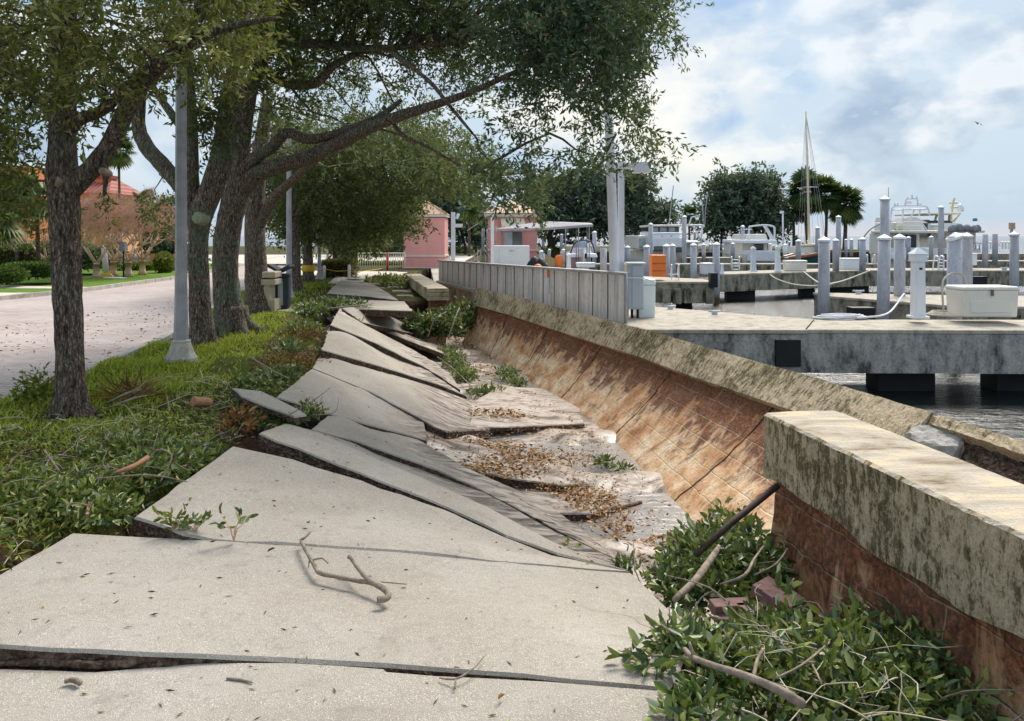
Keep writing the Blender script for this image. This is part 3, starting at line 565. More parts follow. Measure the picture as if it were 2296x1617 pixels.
# broken length behind the near wall; its hollow's shade is painted dark
c2 = ruled(.3, 2.26, lambda L_: (L_ - .50, L_ - .05), -.03, 'broken_beam', MT['side'], 60, 8, back=.36, parent=lean, rough=.03); c2['label'] = 'broken length of the beam, coloured dark as a shaded hollow'
ruled(.3, 2.26, lambda L_: (L_ - .09, L_ + .01), .05, 'beam_crust', MT['cap'], 60, 3, back=.46, parent=lean, rough=.008)
def rock(name, c, r, label, cat, mat, seed, parent=None, sc=(1, 1, 1)):
    import bmesh
    bm = bmesh.new(); bmesh.ops.create_icosphere(bm, subdivisions=4, radius=1); rr = random.Random(seed)
    pl = [(Vector((rr.gauss(0, 1), rr.gauss(0, 1), rr.gauss(0, 1))).normalized(), rr.uniform(.55, .9)) for _ in range(14)]
    for v in bm.verts:
        d = v.co.normalized(); k = min([h / max(.12, d.dot(nn)) for nn, h in pl if d.dot(nn) > .12] + [1.0])
        v.co = Vector(((d * k).x * sc[0], (d * k).y * sc[1], (d * k).z * sc[2])) * r * (1 + rr.uniform(-.035, .035) + .07 * math.sin(d.x * 9 + seed) * math.sin(d.y * 11) * math.sin(d.z * 10))
    me = bpy.data.meshes.new(name); bm.to_mesh(me); bm.free(); o = link(name, me, mat, parent); o.location = Vector(c) - (parent.location if parent else Vector()) + (parent.location if parent else Vector())
    if label: tag(o, label, cat)
    return o
ck = wall_pts(2.20, wall_pts(2.20, 0)[1] - .24, -.10)[0]
r_ = rock('chunk', ck, .30, None, None, MT['chip'], 5, lean, (.9, .9, .95)); r_['label'] = 'freshly broken pale end of the capping beam'

# ---- upright near wall
near = thing('upright_seawall', (1.9, 3.2, -1.1), 'upright near length of seawall with a massive mossy cap', 'seawall')
def wall_box(name, line, zb, zt, w_, mat, parent, topmat=None, nz=5, rough=.01, seg=.1, batter=0.0, zf=lambda t: 0, endz=0):
    a0 = Vector((line[0][0], line[0][1], 0)); a1 = Vector((line[-1][0], line[-1][1], 0)); L_ = (a1 - a0).length; n = max(3, int(L_ / seg)); d = (a1 - a0) / L_; nr = Vector((d.y, -d.x, 0)); nr = nr if nr.x > 0 else -nr
    rows = []; uv = []
    for i in range(n + 1):
        t = i / n; p = a0.lerp(a1, t); lw = zf(t); row = []
        prof = [(-batter * (1 - j / nz), zb + (zt - .015 - zb) * j / nz) for j in range(nz + 1)] + [(.018, zt)] + [(w_ * .33, zt + .004), (w_ * .66, zt + .003), (w_ - .02, zt), (w_, zt - .02), (w_, zb)]
        for j, (o_, z) in enumerate(prof):
            q = p + nr * (o_ + random.uniform(-rough, rough) * (1 if j < nz else .6)) + Vector((0, 0, z + (lw if j == 0 and batter == 0 else 0) + random.uniform(-rough, rough) * .5)); row.append(q); uv.append((L_ * t, z - zb if j <= nz + 4 else z - zb))
        row.append(row[0]); uv.append(uv[-len(prof)]); rows.append(row)
    m = MB(); m.grid(rows, False); w2 = len(rows[0]); m.f += [tuple(range(w2 - 1))[::-1], tuple(range(n * w2, (n + 1) * w2 - 1))]; m.sm += [False, False]; m.uv = uv
    o = m.build(name, mat, parent)
    if topmat:
        o.data.materials.append(topmat); o.data.update()
        for p_ in o.data.polygons:
            if p_.normal.z > .75 or p_.normal.z < -.75:
                if p_.center.z > zb + .1: p_.material_index = 1
    import bmesh
    bm = bmesh.new(); bm.from_mesh(o.data); bmesh.ops.recalc_face_normals(bm, faces=bm.faces); bm.to_mesh(o.data); bm.free()
    return o
wall_box('capping_beam', [(1.635, 5.0), (2.24, 1.2)], .03, .45, .52, MT['cap'], near, MT['captop'], 7, .0055, .05, zf=lambda t: .025 * math.sin(t * 13) + .014 * math.sin(t * 37))
wall_box('blockwork', [(1.70, 4.93), (2.30, 1.2)], -1.2, .05, .36, MT['block'], near, None, 12, .010, .06, batter=.16)
stub = thing('seawall_stub', (-1.7, 18.6, -1.0), 'short upright wall stub with square capped end beside the far slabs', 'seawall')
wall_box('capping_beam', [(-2.02, 18.5), (-3.55, 25.6)], .04, .33, .52, MT['cap'], stub, MT['captop'], 4, .012, .2)
wall_box('blockwork', [(-1.95, 18.62), (-3.45, 25.5)], -1.1, .055, .36, MT['block'], stub, None, 6, .01, .2, batter=.1)
m = MB(); m.tube([G(958, 617, .33), G(958, 617, .33) + Vector((0, 0, .16))], .05, 8); tag(m.build('rusty_pipe_stub', MT['darkwood']), 'rusty pipe stub standing on the far wall stub', 'pipe')
# steel rod propped on the near cap
m = MB(); a = P(1744, 1089, 4.78); b = P(1640, 1172, 4.55); m.tube([a, b, P(1560, 1245, 4.4)], [.02, .021, .018], 7, rough=.08); tag(m.build('rusty_rod', MT['darkwood']), 'dark rod slanting from the near cap into the leaves', 'rod')

# ---- docks
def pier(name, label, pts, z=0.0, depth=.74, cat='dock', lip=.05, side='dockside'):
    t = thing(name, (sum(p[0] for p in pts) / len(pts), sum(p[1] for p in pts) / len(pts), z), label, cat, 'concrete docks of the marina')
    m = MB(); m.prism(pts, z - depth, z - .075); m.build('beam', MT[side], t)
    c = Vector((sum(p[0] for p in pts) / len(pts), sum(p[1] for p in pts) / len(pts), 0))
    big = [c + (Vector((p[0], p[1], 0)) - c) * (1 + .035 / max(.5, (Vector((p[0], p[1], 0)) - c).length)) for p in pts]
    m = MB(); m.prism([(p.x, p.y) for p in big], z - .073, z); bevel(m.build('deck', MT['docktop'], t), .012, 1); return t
def support(parent, x, y, w_=.9, d=.5, z0=-1.6, z1=-.74):
    m = MB(); m.box((x, y, (z0 + z1) / 2), (w_, d, z1 - z0)); m.build('support', MT['black'], parent)
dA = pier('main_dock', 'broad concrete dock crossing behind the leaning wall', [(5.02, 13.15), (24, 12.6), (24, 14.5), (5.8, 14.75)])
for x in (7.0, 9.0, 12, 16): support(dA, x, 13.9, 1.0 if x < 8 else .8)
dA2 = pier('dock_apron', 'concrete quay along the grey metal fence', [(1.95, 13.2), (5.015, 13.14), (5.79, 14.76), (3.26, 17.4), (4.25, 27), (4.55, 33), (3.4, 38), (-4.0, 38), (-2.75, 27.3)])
m = MB(); m.box((4.70, 13.12, -.40), (.42, .06, .45)); m.build('opening_shade', MT['black'], dA2)  # solid black box painted in for the shade inside an opening
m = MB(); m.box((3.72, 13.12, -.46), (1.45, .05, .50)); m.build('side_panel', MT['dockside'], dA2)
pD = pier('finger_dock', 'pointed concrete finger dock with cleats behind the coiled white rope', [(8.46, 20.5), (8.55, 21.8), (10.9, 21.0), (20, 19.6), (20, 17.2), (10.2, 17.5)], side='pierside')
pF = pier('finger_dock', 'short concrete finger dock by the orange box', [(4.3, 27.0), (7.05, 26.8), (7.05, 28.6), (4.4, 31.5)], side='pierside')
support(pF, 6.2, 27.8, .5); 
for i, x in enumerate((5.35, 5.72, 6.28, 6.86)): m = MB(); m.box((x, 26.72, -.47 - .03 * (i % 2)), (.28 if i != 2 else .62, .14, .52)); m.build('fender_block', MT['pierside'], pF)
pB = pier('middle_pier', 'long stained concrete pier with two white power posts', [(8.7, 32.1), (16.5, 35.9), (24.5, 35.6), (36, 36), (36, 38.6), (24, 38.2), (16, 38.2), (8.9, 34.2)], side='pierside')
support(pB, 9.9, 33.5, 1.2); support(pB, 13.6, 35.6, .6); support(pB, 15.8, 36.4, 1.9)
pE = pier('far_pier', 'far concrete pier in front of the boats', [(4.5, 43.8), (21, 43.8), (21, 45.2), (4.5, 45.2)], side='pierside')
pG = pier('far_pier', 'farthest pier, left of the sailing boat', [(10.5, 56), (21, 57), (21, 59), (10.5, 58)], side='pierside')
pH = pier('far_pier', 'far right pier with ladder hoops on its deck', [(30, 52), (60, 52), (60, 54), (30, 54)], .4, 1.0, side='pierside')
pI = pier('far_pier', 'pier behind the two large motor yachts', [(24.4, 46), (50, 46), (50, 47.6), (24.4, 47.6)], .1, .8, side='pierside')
# ------------------------------------------------------------------ trees
def inpoly(x, y, poly):
    c = False; n = len(poly); j = n - 1
    for i in range(n):
        xi, yi = poly[i]; xj, yj = poly[j]
        if (yi > y) != (yj > y) and x < (xj - xi) * (y - yi) / (yj - yi) + xi: c = not c
        j = i
    return c
def limb(mb, path, n=9, rough=.05, k=4):
    """path: (px, py, width_px, depth)"""
    pts = [P(a, b, Y) for a, b, w_, Y in path]; rad = [w_ * Y / F / 2 * (.86 if Y < 7.6 else .94) for a, b, w_, Y in path]
    sp = smooth_path(pts, k); rr = lerp_list(rad, len(sp)); mb.tube(sp, rr, n, True, rough); return sp
def sample_clusters(poly, holes, d0, d1, n, rs, dens=None):
    xs = [p[0] for p in poly]; ys = [p[1] for p in poly]; out = []
    while len(out) < n:
        x = rs.uniform(min(xs), max(xs)); y = rs.uniform(min(ys), max(ys))
        if not inpoly(x, y, poly): continue
        if any(inpoly(x, y, h) and rs.random() < pr for h, pr in holes): continue
        if dens and rs.random() > dens(x, y): continue
        a, b = (d0(x, y) if callable(d0) else (d0, d1)); out.append(tuple(P(x, y, rs.uniform(a, b))))
    return np.array(out)
def foliage(C, per, spread, Ln, Wd, droop=.25, tips=True):
    """sprays of leaves: each cluster is a few short drooping twigs lined with leaves"""
    n = len(C); cs = []; ds = []
    tw = unit(rng.normal(size=(n * 3, 3)) * (1, 1, .7) + (0, 0, -droop)); cc = np.repeat(C, 3, 0) + rng.normal(size=(n * 3, 3)) * spread * .35
    k = per // 3
    t = rng.random((n * 3, k)) ** .8; ln_ = spread * (1.0 + .5 * rng.random((n * 3, 1)))
    pos = cc[:, None, :] + tw[:, None, :] * (t * ln_)[..., None]; pos[..., 2] -= (t ** 2 * ln_ * .25)
    pos += rng.normal(size=pos.shape) * spread * .10
    dr = tw[:, None, :] * .7 + rng.normal(size=pos.shape) * .75 + (0, 0, -droop * .6)
    pos = pos.reshape(-1, 3); dr = dr.reshape(-1, 3); m_ = len(pos); s = .65 + .7 * rng.random(m_)
    return leaves(pos, dr, Ln * s, Wd * s)
def crown(parent, groups, mat, name='crown'):
    Vs, Fs, Rs, o = [], [], [], 0
    for C, per, spread, Ln, Wd in groups:
        V, Fc, r = foliage(C, per, spread, Ln, Wd); Vs.append(V); Fs.append(Fc + o); Rs.append(r); o += len(V)
    return np_mesh(name, np.concatenate(Vs), np.concatenate(Fs), np.concatenate(Rs), mat, parent)
def twigs(mb, nodes, C, rs, count, r0=.018, n=4):
    """thin crooked branches from limb points out to leaf clusters"""
    if not nodes: return
    A = np.array([tuple(p) for p in nodes])
    for i in rs.sample(range(len(C)), min(count, len(C))):
        c = C[i]; d = np.linalg.norm(A - c, axis=1); j = int(np.argsort(d)[rs.randint(0, min(4, len(A) - 1))]); a = Vector(A[j]); b = Vector(c)
        if (b - a).length > 4.5: continue
        pts = [a]; m_ = 5
        for q in range(1, m_): pts.append(a.lerp(b, q / m_) + Vector((rs.gauss(0, .07), rs.gauss(0, .07), rs.gauss(.05, .07))) * (b - a).length * .6)
        pts.append(b); L_ = (b - a).length; r = min(.045, r0 * (.6 + L_ * .35)); mb.tube(smooth_path(pts, 2), lerp_list([r, r * .7, r * .4, r * .2], 2 * m_ + 1), n, True)
def flare(mb, px, py, w_, Y, h=.5, roots=6, seed=0):
    rs = random.Random(seed); b = P(px, py, Y); r = w_ * Y / F / 2
    for i in range(roots):
        a = i / roots * 6.28 + rs.uniform(-.3, .3); l = r * rs.uniform(1.5, 2.3)
        mb.tube(smooth_path([b + Vector((math.cos(a) * r * .25, math.sin(a) * r * .25, h * .8)), b + Vector((math.cos(a) * r * .75, math.sin(a) * r * .75, h * .2)), b + Vector((math.cos(a) * l, math.sin(a) * l, -.06))], 3), lerp_list([r * .55, r * .42, r * .10], 7), 7, True, .06)
OAKG = 'oaks in a row along the kerb'
def oak(loc, label, limbs, flares, crowns, mats, tw=60, seed=1, barkmat='bark', stubs=()):
    rs = random.Random(seed); t = thing('oak_tree', P(*loc), label, 'tree', OAKG); mb = MB(); nodes = []
    for i, l in enumerate(limbs):
        sp = limb(mb, l, 14 if i == 0 else 10); nodes += sp[len(sp) // 2:] if i == 0 else sp[2:]
    for f in flares: flare(mb, *f)
    allC = []; gs = []
    for (poly, holes, d0, d1, n, per, spread, Ln, Wd, dens) in crowns:
        C = sample_clusters(poly, holes, d0, d1, n, rs, dens); allC.append(C); gs.append((C, per, spread, Ln, Wd))
    if allC: twigs(mb, nodes, np.concatenate(allC), rs, tw)
    o = mb.build('trunk', MT[barkmat], t)
    for (c, r, d) in stubs:
        m = MB(); c = P(*c); d = Vector(d).normalized(); r *= .72; m.tube([c - d * .16, c - d * .02, c - d * .01], [r * 1.3, r, r * .85], 14, False, .06); m.build('pruned_stub', MT['stub' if barkmat == 'bark2' else 'stub2'], t)
    if gs: crown(t, gs, MT[mats])
    return t
MT['stub2'] = mat_plain('pruned_brown_wood', (.30, .22, .15), .9, .4, 14, bmp=.6); MT['stub'] = mat_plain('pruned_wood', (.27, .30, .20), .9, .3, 14, bmp=.5)
# T1: nearest tree
T1c = [(-160, -260), (640, -260), (610, 60), (565, 130), (500, 165), (430, 150), (380, 190), (330, 215), (270, 235), (215, 265), (170, 275), (100, 262), (60, 275), (30, 320), (-160, 330)]
T1low = [(-160, 250), (60, 270), (72, 330), (60, 400), (95, 430), (70, 480), (20, 460), (-160, 520)]
oak((160, 930, 6.9), 'nearest oak with dark furrowed bark, alone left of the lamp posts', [
    [(160, 945, 78, 6.9), (158, 880, 72, 6.9), (156, 760, 68, 6.9), (150, 640, 72, 6.9), (146, 540, 72, 6.9), (144, 450, 76, 6.9), (142, 400, 84, 6.9), (140, 330, 66, 6.9), (142, 240, 62, 6.95), (142, 120, 58, 7.0), (148, 0, 52, 7.0), (152, -150, 38, 7.1)],
    [(150, 430, 60, 6.9), (195, 390, 52, 6.85), (240, 335, 48, 6.8), (275, 265, 46, 6.7), (310, 200, 42, 6.6), (360, 145, 36, 6.5), (430, 95, 28, 6.4), (520, 60, 20, 6.3), (620, 40, 10, 6.2)],
    [(150, 300, 40, 6.9), (178, 268, 34, 6.85), (225, 250, 30, 6.8), (270, 210, 28, 6.6), (320, 165, 26, 6.5), (380, 120, 22, 6.4), (440, 60, 16, 6.3), (480, -20, 10, 6.2)],
    [(140, 300, 30, 6.9), (110, 255, 26, 7.0), (75, 215, 22, 7.1), (40, 170, 20, 7.2), (0, 130, 18, 7.3), (-90, 60, 12, 7.4)],
    [(236, 330, 12, 6.75), (237, 390, 16, 6.72), (236, 415, 12, 6.72), (233, 440, 7, 6.72)]],
    [(160, 938, 74, 6.9, .42, 7, 3)],
    [(T1c, [([(200, 225), (400, 190), (420, 330), (200, 330)], .9), ([(0, 190), (60, 190), (60, 300), (0, 300)], .5)], 5.6, 9.2, 500, 80, .26, .072, .023, None), (T1low, [([(0, 250), (80, 250), (80, 330), (0, 330)], .6)], 6.6, 9.0, 70, 84, .24, .075, .026, None),
     ([(130, 470), (180, 470), (185, 560), (120, 560), (110, 520)], [], 6.7, 7.1, 3, 30, .12, .06, .018, None), ([(230, 430), (262, 430), (268, 470), (235, 480)], [], 6.3, 6.7, 3, 24, .10, .06, .018, None)],
    'oak1', 90, 11, 'bark', [((120, 405, 6.76), .072, (-.6, -1, .1)), ((228, 383, 6.62), .045, (.2, -1, .1))])
# T2
oak((455, 770, 11.5), 'pale lichen covered oak just behind the nearer lamp post', [
    [(456, 785, 62, 11.5), (452, 740, 54, 11.5), (447, 640, 48, 11.5), (445, 540, 46, 11.5), (452, 480, 56, 11.5), (478, 415, 54, 11.5), (500, 340, 54, 11.5), (513, 250, 50, 11.5), (530, 150, 42, 11.5), (545, 50, 34, 11.5), (552, -90, 24, 11.5)],
    [(440, 500, 40, 11.55), (432, 420, 32, 11.6), (430, 300, 28, 11.6), (425, 200, 26, 11.6), (416, 90, 18, 11.6)],
    [(434, 455, 40, 11.6), (400, 410, 40, 11.7), (360, 365, 38, 11.8), (328, 328, 36, 11.9), (312, 290, 32, 12), (312, 240, 28, 12), (322, 190, 22, 12), (350, 110, 14, 12)],
    [(420, 300, 22, 11.6), (395, 270, 20, 11.6), (370, 235, 18, 11.7), (350, 205, 14, 11.8), (330, 170, 10, 11.9)]],
    [(455, 778, 58, 11.5, .5, 7, 4)],
    [([(300, -260), (1000, -260), (960, 60), (820, 110), (700, 170), (640, 240), (560, 230), (470, 200), (330, 150)], [], lambda x, y: (12.3, 14.5) if y > 40 else (10, 13), 0, 300, 84, .36, .10, .034, None),
     ([(300, 400), (390, 420), (385, 470), (330, 520), (310, 460)], [], 12.5, 13.5, 10, 60, .3, .09, .03, None), ([(440, 200), (520, 190), (500, 260), (450, 330)], [], 10.6, 11.3, 16, 84, .3, .09, .03, None)],
    'oak3', 70, 12, 'bark2', [((441, 488, 11.28), .125, (-.2, -1, .1))])
# T3 big reaching tree
def dens3(x, y):
    d = 1.0
    if 980 < x < 1340 and 180 < y < 400: d = .30
    if 1330 < x < 1420 and 250 < y < 330: d = .6
    if x < 980 and 130 < y < 330: d = .42
    return d
T3c = [(560, -260), (1460, -260), (1500, -60), (1490, 15), (1508, 45), (1470, 70), (1500, 112), (1450, 92), (1425, 100), (1435, 155), (1385, 165), (1400, 200), (1412, 232), (1398, 258), (1455, 262), (1474, 318), (1440, 338), (1425, 370), (1395, 350), (1378, 325), (1345, 335), (1330, 395), (1285, 372), (1240, 405), (1200, 452), (1150, 430), (1080, 430), (1040, 410), (990, 380), (900, 355), (760, 345), (620, 330), (560, 200)]
oak((520, 740, 13.1), 'leaning oak whose two mossy limbs reach out over the seawall', [
    [(520, 750, 90, 13.1), (514, 700, 70, 13.1), (506, 620, 60, 13.1), (508, 540, 60, 13.1), (520, 470, 60, 13.1), (538, 410, 58, 13.1), (540, 360, 44, 13.1), (548, 280, 38, 13.1), (565, 190, 34, 13), (600, 105, 26, 12.8), (650, 20, 16, 12.5)],
    [(540, 425, 50, 13.1), (580, 388, 42, 12.9), (640, 368, 38, 12.6), (700, 350, 36, 12.2), (760, 322, 34, 11.8), (820, 290, 31, 11.4), (890, 262, 27, 11.1), (960, 240, 22, 10.8), (1060, 205, 16, 10.5), (1180, 150, 9, 10.3)],
    [(545, 385, 34, 13.0), (575, 352, 30, 12.8), (610, 330, 28, 12.6), (642, 298, 26, 12.4), (690, 312, 25, 12.2), (735, 306, 23, 12.0), (790, 288, 20, 11.8), (850, 262, 16, 11.5), (900, 225, 10, 11.3)],
    [(590, 125, 26, 12.8), (640, 100, 24, 12.6), (720, 98, 22, 12.3), (800, 108, 19, 12.0), (900, 106, 15, 11.8), (1040, 90, 9, 11.5)],
    [(610, 175, 22, 13), (660, 190, 26, 12.8), (710, 185, 24, 12.6), (745, 150, 20, 12.4), (800, 120, 14, 12.2)],
    [(860, 240, 12, 11.3), (900, 300, 9, 11.2), (960, 330, 7, 11.1), (1060, 390, 5, 11)],
    [(880, 120, 10, 10.4), (960, 180, 10, 10.2), (1010, 240, 9, 10), (1060, 300, 6, 10)],
    [(1150, 40, 12, 10), (1180, 90, 9, 10), (1200, 170, 6, 10)]],
    [(522, 745, 84, 13.1, .5, 8, 5)],
    [(T3c, [], lambda x, y: (13.3, 16) if (y > 175 and x < 1010) else ((12.6, 15) if y > 85 and x < 860 else ((11.2, 14) if x < 1100 else (9.2, 13))), 0, 860, 84, .38, .095, .030, dens3), ([(1150, -60), (1430, -60), (1415, 120), (1380, 200), (1200, 180)], [], 8.8, 12, 150, 84, .44, .09, .03, None)],
    'oak2', 170, 13, 'bark2')
# T4..T6 and beyond
oak((580, 705, 16.2), 'dark broad oak trunk in front of the litter bin', [
    [(583, 712, 74, 16.2), (578, 670, 58, 16.2), (573, 580, 50, 16.2), (571, 480, 46, 16.2), (576, 400, 42, 16.2), (585, 320, 34, 16.2), (600, 220, 24, 16)],
    [(573, 520, 30, 16.2), (610, 450, 26, 16), (660, 400, 20, 15.5), (720, 350, 12, 15)]],
    [(582, 708, 66, 16.2, .45, 7, 6)],
    [([(590, 260), (980, 270), (1010, 340), (985, 400), (900, 410), (870, 440), (800, 460), (700, 450), (610, 430)], [], 19.9, 23.5, 430, 78, .46, .10, .036, None)], 'oak3', 50, 14)
oak((662, 655, 21.9), 'slim straight oak directly behind the second lamp post', [
    [(664, 664, 40, 21.9), (661, 620, 30, 21.9), (659, 540, 27, 21.9), (658, 450, 24, 21.9), (662, 360, 18, 21.9)], [(659, 500, 16, 21.9), (690, 440, 12, 21.5), (740, 400, 8, 21)]],
    [(663, 659, 34, 21.9, .35, 6, 7)],
    [([(595, 340), (1020, 300), (1110, 350), (1120, 400), (1040, 415), (960, 415), (890, 440), (880, 480), (810, 480), (740, 495), (690, 485), (650, 500), (600, 470)], [], 22, 27, 470, 75, .56, .135, .048, None)], 'oak3', 40, 15)
oak((694, 638, 26), 'oak wrapped with a yellow band near the far end of the row', [
    [(694, 644, 34, 26), (691, 600, 24, 26), (690, 520, 20, 26), (692, 430, 16, 26)]],
    [(694, 641, 28, 26, .3, 6, 8)],
    [([(620, 440), (900, 420), (905, 470), (915, 500), (880, 500), (830, 515), (770, 510), (730, 515), (690, 500), (640, 510)], [], 25, 32, 330, 72, .70, .17, .06, None)], 'oak3', 30, 16)
m = MB(); m.lathe(P(691.5, 601, 26) - Vector((0, 0, .12)), [(.205, 0), (.215, .02), (.215, .2), (.205, .22)], 14); tag(m.build('yellow_wrap', MT['yellow']), 'yellow tape wound round the sixth oak trunk', 'tape')
def far_tree(loc, label, trunk, cr, n, size, mat='far', name='oak_tree', bark='barkfar', group='trees across the far park', seed=1, per=60):
    rs = random.Random(seed); t = thing(name, P(*loc), label, 'tree', group); mb = MB(); nodes = []
    for l in trunk: nodes += limb(mb, l, 7)[1:]
    C = []
    Y = loc[2]
    for _ in range(n):
        cx, cy, rx, ry = cr[rs.randint(0, len(cr) - 1)]
        a = rs.uniform(0, 6.283); r = rs.random() ** .45; b = rs.uniform(-1, 1)
        C.append(tuple(P(cx + rx * r * math.cos(a), cy + ry * r * math.sin(a), Y + b * rx * Y / F)))
    C = np.array(C); twigs(mb, nodes, C, rs, 25, .05)
    mb.build('trunk', MT[bark], t); crown(t, [(C, per, size * 3.2, size, size * .42)], MT[mat]); return t
far_tree((765, 590, 45), 'yellowish tree behind the hedge and bollards', [[(752, 596, 12, 45), (750, 540, 10, 45), (752, 490, 8, 45)]], [(760, 500, 40, 40), (800, 520, 30, 30)], 70, .30, 'hedgedull', seed=3)
far_tree((830, 580, 62), 'dark park tree with bent low branches left of the small pink building', [[(832, 585, 7, 62), (826, 550, 7, 62), (836, 520, 6, 62)], [(860, 583, 8, 62), (858, 550, 7, 62), (850, 520, 6, 62)]], [(820, 500, 60, 34), (870, 505, 50, 34), (890, 470, 40, 30)], 120, .40, seed=4)
far_tree((885, 580, 70), 'bushy park tree close behind the small pink building', [[(885, 580, 9, 70), (884, 540, 8, 70)]], [(890, 500, 50, 40), (930, 440, 46, 36), (985, 440, 50, 40)], 120, .45, seed=5)
far_tree((1040, 575, 66), 'park tree showing between the two pink buildings', [[(1044, 578, 6, 66), (1040, 540, 6, 66), (1030, 510, 6, 66)], [(1068, 578, 6, 66), (1066, 530, 6, 66)]], [(1040, 470, 45, 40), (1070, 500, 40, 34), (1010, 440, 50, 34)], 130, .42, seed=6)
far_tree((1255, 572, 78), 'wide park tree with long low limbs right of the larger pink building', [[(1237, 577, 20, 78), (1236, 545, 18, 78), (1228, 520, 14, 78)], [(1240, 545, 9, 78), (1275, 530, 8, 78), (1330, 528, 5, 78)], [(1240, 535, 9, 78), (1280, 545, 7, 78), (1340, 540, 4, 78)]], [(1240, 440, 60, 46), (1290, 450, 60, 55), (1320, 400, 40, 42), (1200, 470, 50, 34), (1335, 475, 38, 40)], 260, .5, seed=7)
far_tree((1410, 572, 78), 'park tree standing behind the tall white dock lamp', [[(1407, 577, 10, 78), (1408, 540, 10, 78), (1404, 515, 8, 78)], [(1408, 530, 6, 78), (1425, 508, 6, 78), (1440, 495, 4, 78)], [(1408, 535, 6, 78), (1390, 512, 6, 78)]], [(1400, 445, 42, 52), (1425, 480, 40, 34), (1365, 470, 34, 40), (1480, 478, 28, 20), (1410, 405, 34, 26)], 190, .46, seed=8)
far_tree((1660, 566, 92), 'broad park tree left of the sailboat mast, with a rounded crown', [[(1617, 569, 7, 92), (1618, 520, 6, 92)], [(1652, 569, 6, 92), (1650, 520, 6, 92)], [(1663, 569, 12, 92), (1668, 535, 10, 92), (1672, 505, 8, 92)], [(1700, 569, 7, 92), (1702, 520, 6, 92)], [(1722, 569, 9, 92), (1720, 500, 8, 92)]], [(1612, 475, 34, 32), (1655, 445, 46, 34), (1705, 440, 36, 32), (1722, 480, 28, 26), (1670, 485, 60, 22), (1640, 420, 26, 14), (1700, 412, 34, 12)], 300, .55, seed=9)
def palm(loc, top, tw, rad, label, nf=34, seed=1, skirt=.5, group='palms of the park'):
    rs = random.Random(seed); t = thing('palm_tree', P(*loc), label, 'palm tree', group); Y = loc[2]; mb = MB()
    limb(mb, [(loc[0], loc[1], tw * 1.2, Y), ((loc[0] + top[0]) / 2 + rs.uniform(-2, 2), (loc[1] + top[1]) / 2, tw, Y), (top[0], top[1], tw, Y)], 8); mb.build('trunk', MT['barkfar'], t)
    c = np.array(P(top[0], top[1], Y)); r = rad * Y / F; V = []; Fc = []; R_ = []
    for i in range(nf):
        az = rs.uniform(0, 6.283); el = rs.uniform(-.9, 1.4) if rs.random() < .75 else rs.uniform(-1.3, -.6)
        d = np.array([math.cos(az) * math.cos(el), math.sin(az) * math.cos(el), math.sin(el)]); s = np.cross(d, [0, 0, 1.0]); s /= max(1e-6, np.linalg.norm(s)); u = np.cross(s, d)
        h = c + d * r * .45 * rs.uniform(.7, 1.2); fr = r * rs.uniform(.55, .75); q = rs.random()
        mbt = len(V); 
        for k in range(15):                       # a fan of blades
            a = (k / 14 - .5) * 3.6; dd = d * math.cos(a) + s * math.sin(a); dd = dd + u * .12; tip = h + dd * fr - np.array([0, 0, fr * .25 * abs(math.sin(a)) + fr * .12]); a2 = s * math.cos(a) - d * math.sin(a); b = len(V)
            V += [h, h + dd * fr * .55 + a2 * fr * .085, tip, h + dd * fr * .55 - a2 * fr * .085]; Fc += [(b, b + 1, b + 2, b + 3)]; R_.append(min(1, max(0, q * .8 + rs.uniform(-.1, .2) if el > -.6 else rs.uniform(.8, 1))))
        b = len(V); V += [c, c + s * .012 * r, h + s * .012 * r, h]; Fc.append((b, b + 1, b + 2, b + 3)); R_.append(.9)
    np_mesh('crown', np.array(V), np.array(Fc), np.array(R_), MT['palm'], t); return t
palm((1812, 566, 92), (1806, 425), 8, 50, 'palm crossed by the sailboat mast', seed=21, nf=70)
palm((1850, 566, 92), (1852, 440), 7, 46, 'palm right of the sailboat mast with a full crown', seed=22, nf=66)
palm((1893, 566, 92), (1895, 458), 9, 46, 'round headed palm standing on the far right of the park', seed=23, nf=70)
palm((1780, 566, 94), (1778, 470), 7, 38, 'lower palm left of the sailboat mast', seed=24)
palm((1547, 569, 86), (1545, 482), 5, 24, 'small palm left of the broad park tree', seed=25)
palm((1052, 575, 60), (1050, 470), 6, 32, 'bright green palm between the two pink buildings', seed=26)
palm((958, 580, 75), (958, 400), 4, 16, 'thin palm rising behind the small pink roof', seed=27)
for a, (px, b, Yd, tp, r, lb) in enumerate([(86, 590, 28, 440, 66, 'shaggy palm in front of the orange house'), (40, 592, 32, 450, 60, 'palm by the left edge before the orange house'), (-20, 600, 26, 470, 80, 'palm cut off by the left edge of the photo'), (270, 600, 44, 340, 42, 'tall palm behind the forked oak branch'), (330, 585, 50, 450, 30, 'small palm against the red tiled roof')]):
    palm((px, b, Yd), (px - 4, tp), 9 if a < 3 else 6, r, lb, 40, 30 + a, group='palms by the houses')
far_tree((350, 600, 40), 'dark leafy tree half hidden by the nearer lamp post', [[(350, 606, 8, 40), (352, 540, 8, 40)]], [(350, 500, 44, 44), (400, 480, 40, 40), (380, 560, 40, 34)], 110, .26, 'oak2', group='trees by the houses', seed=41)
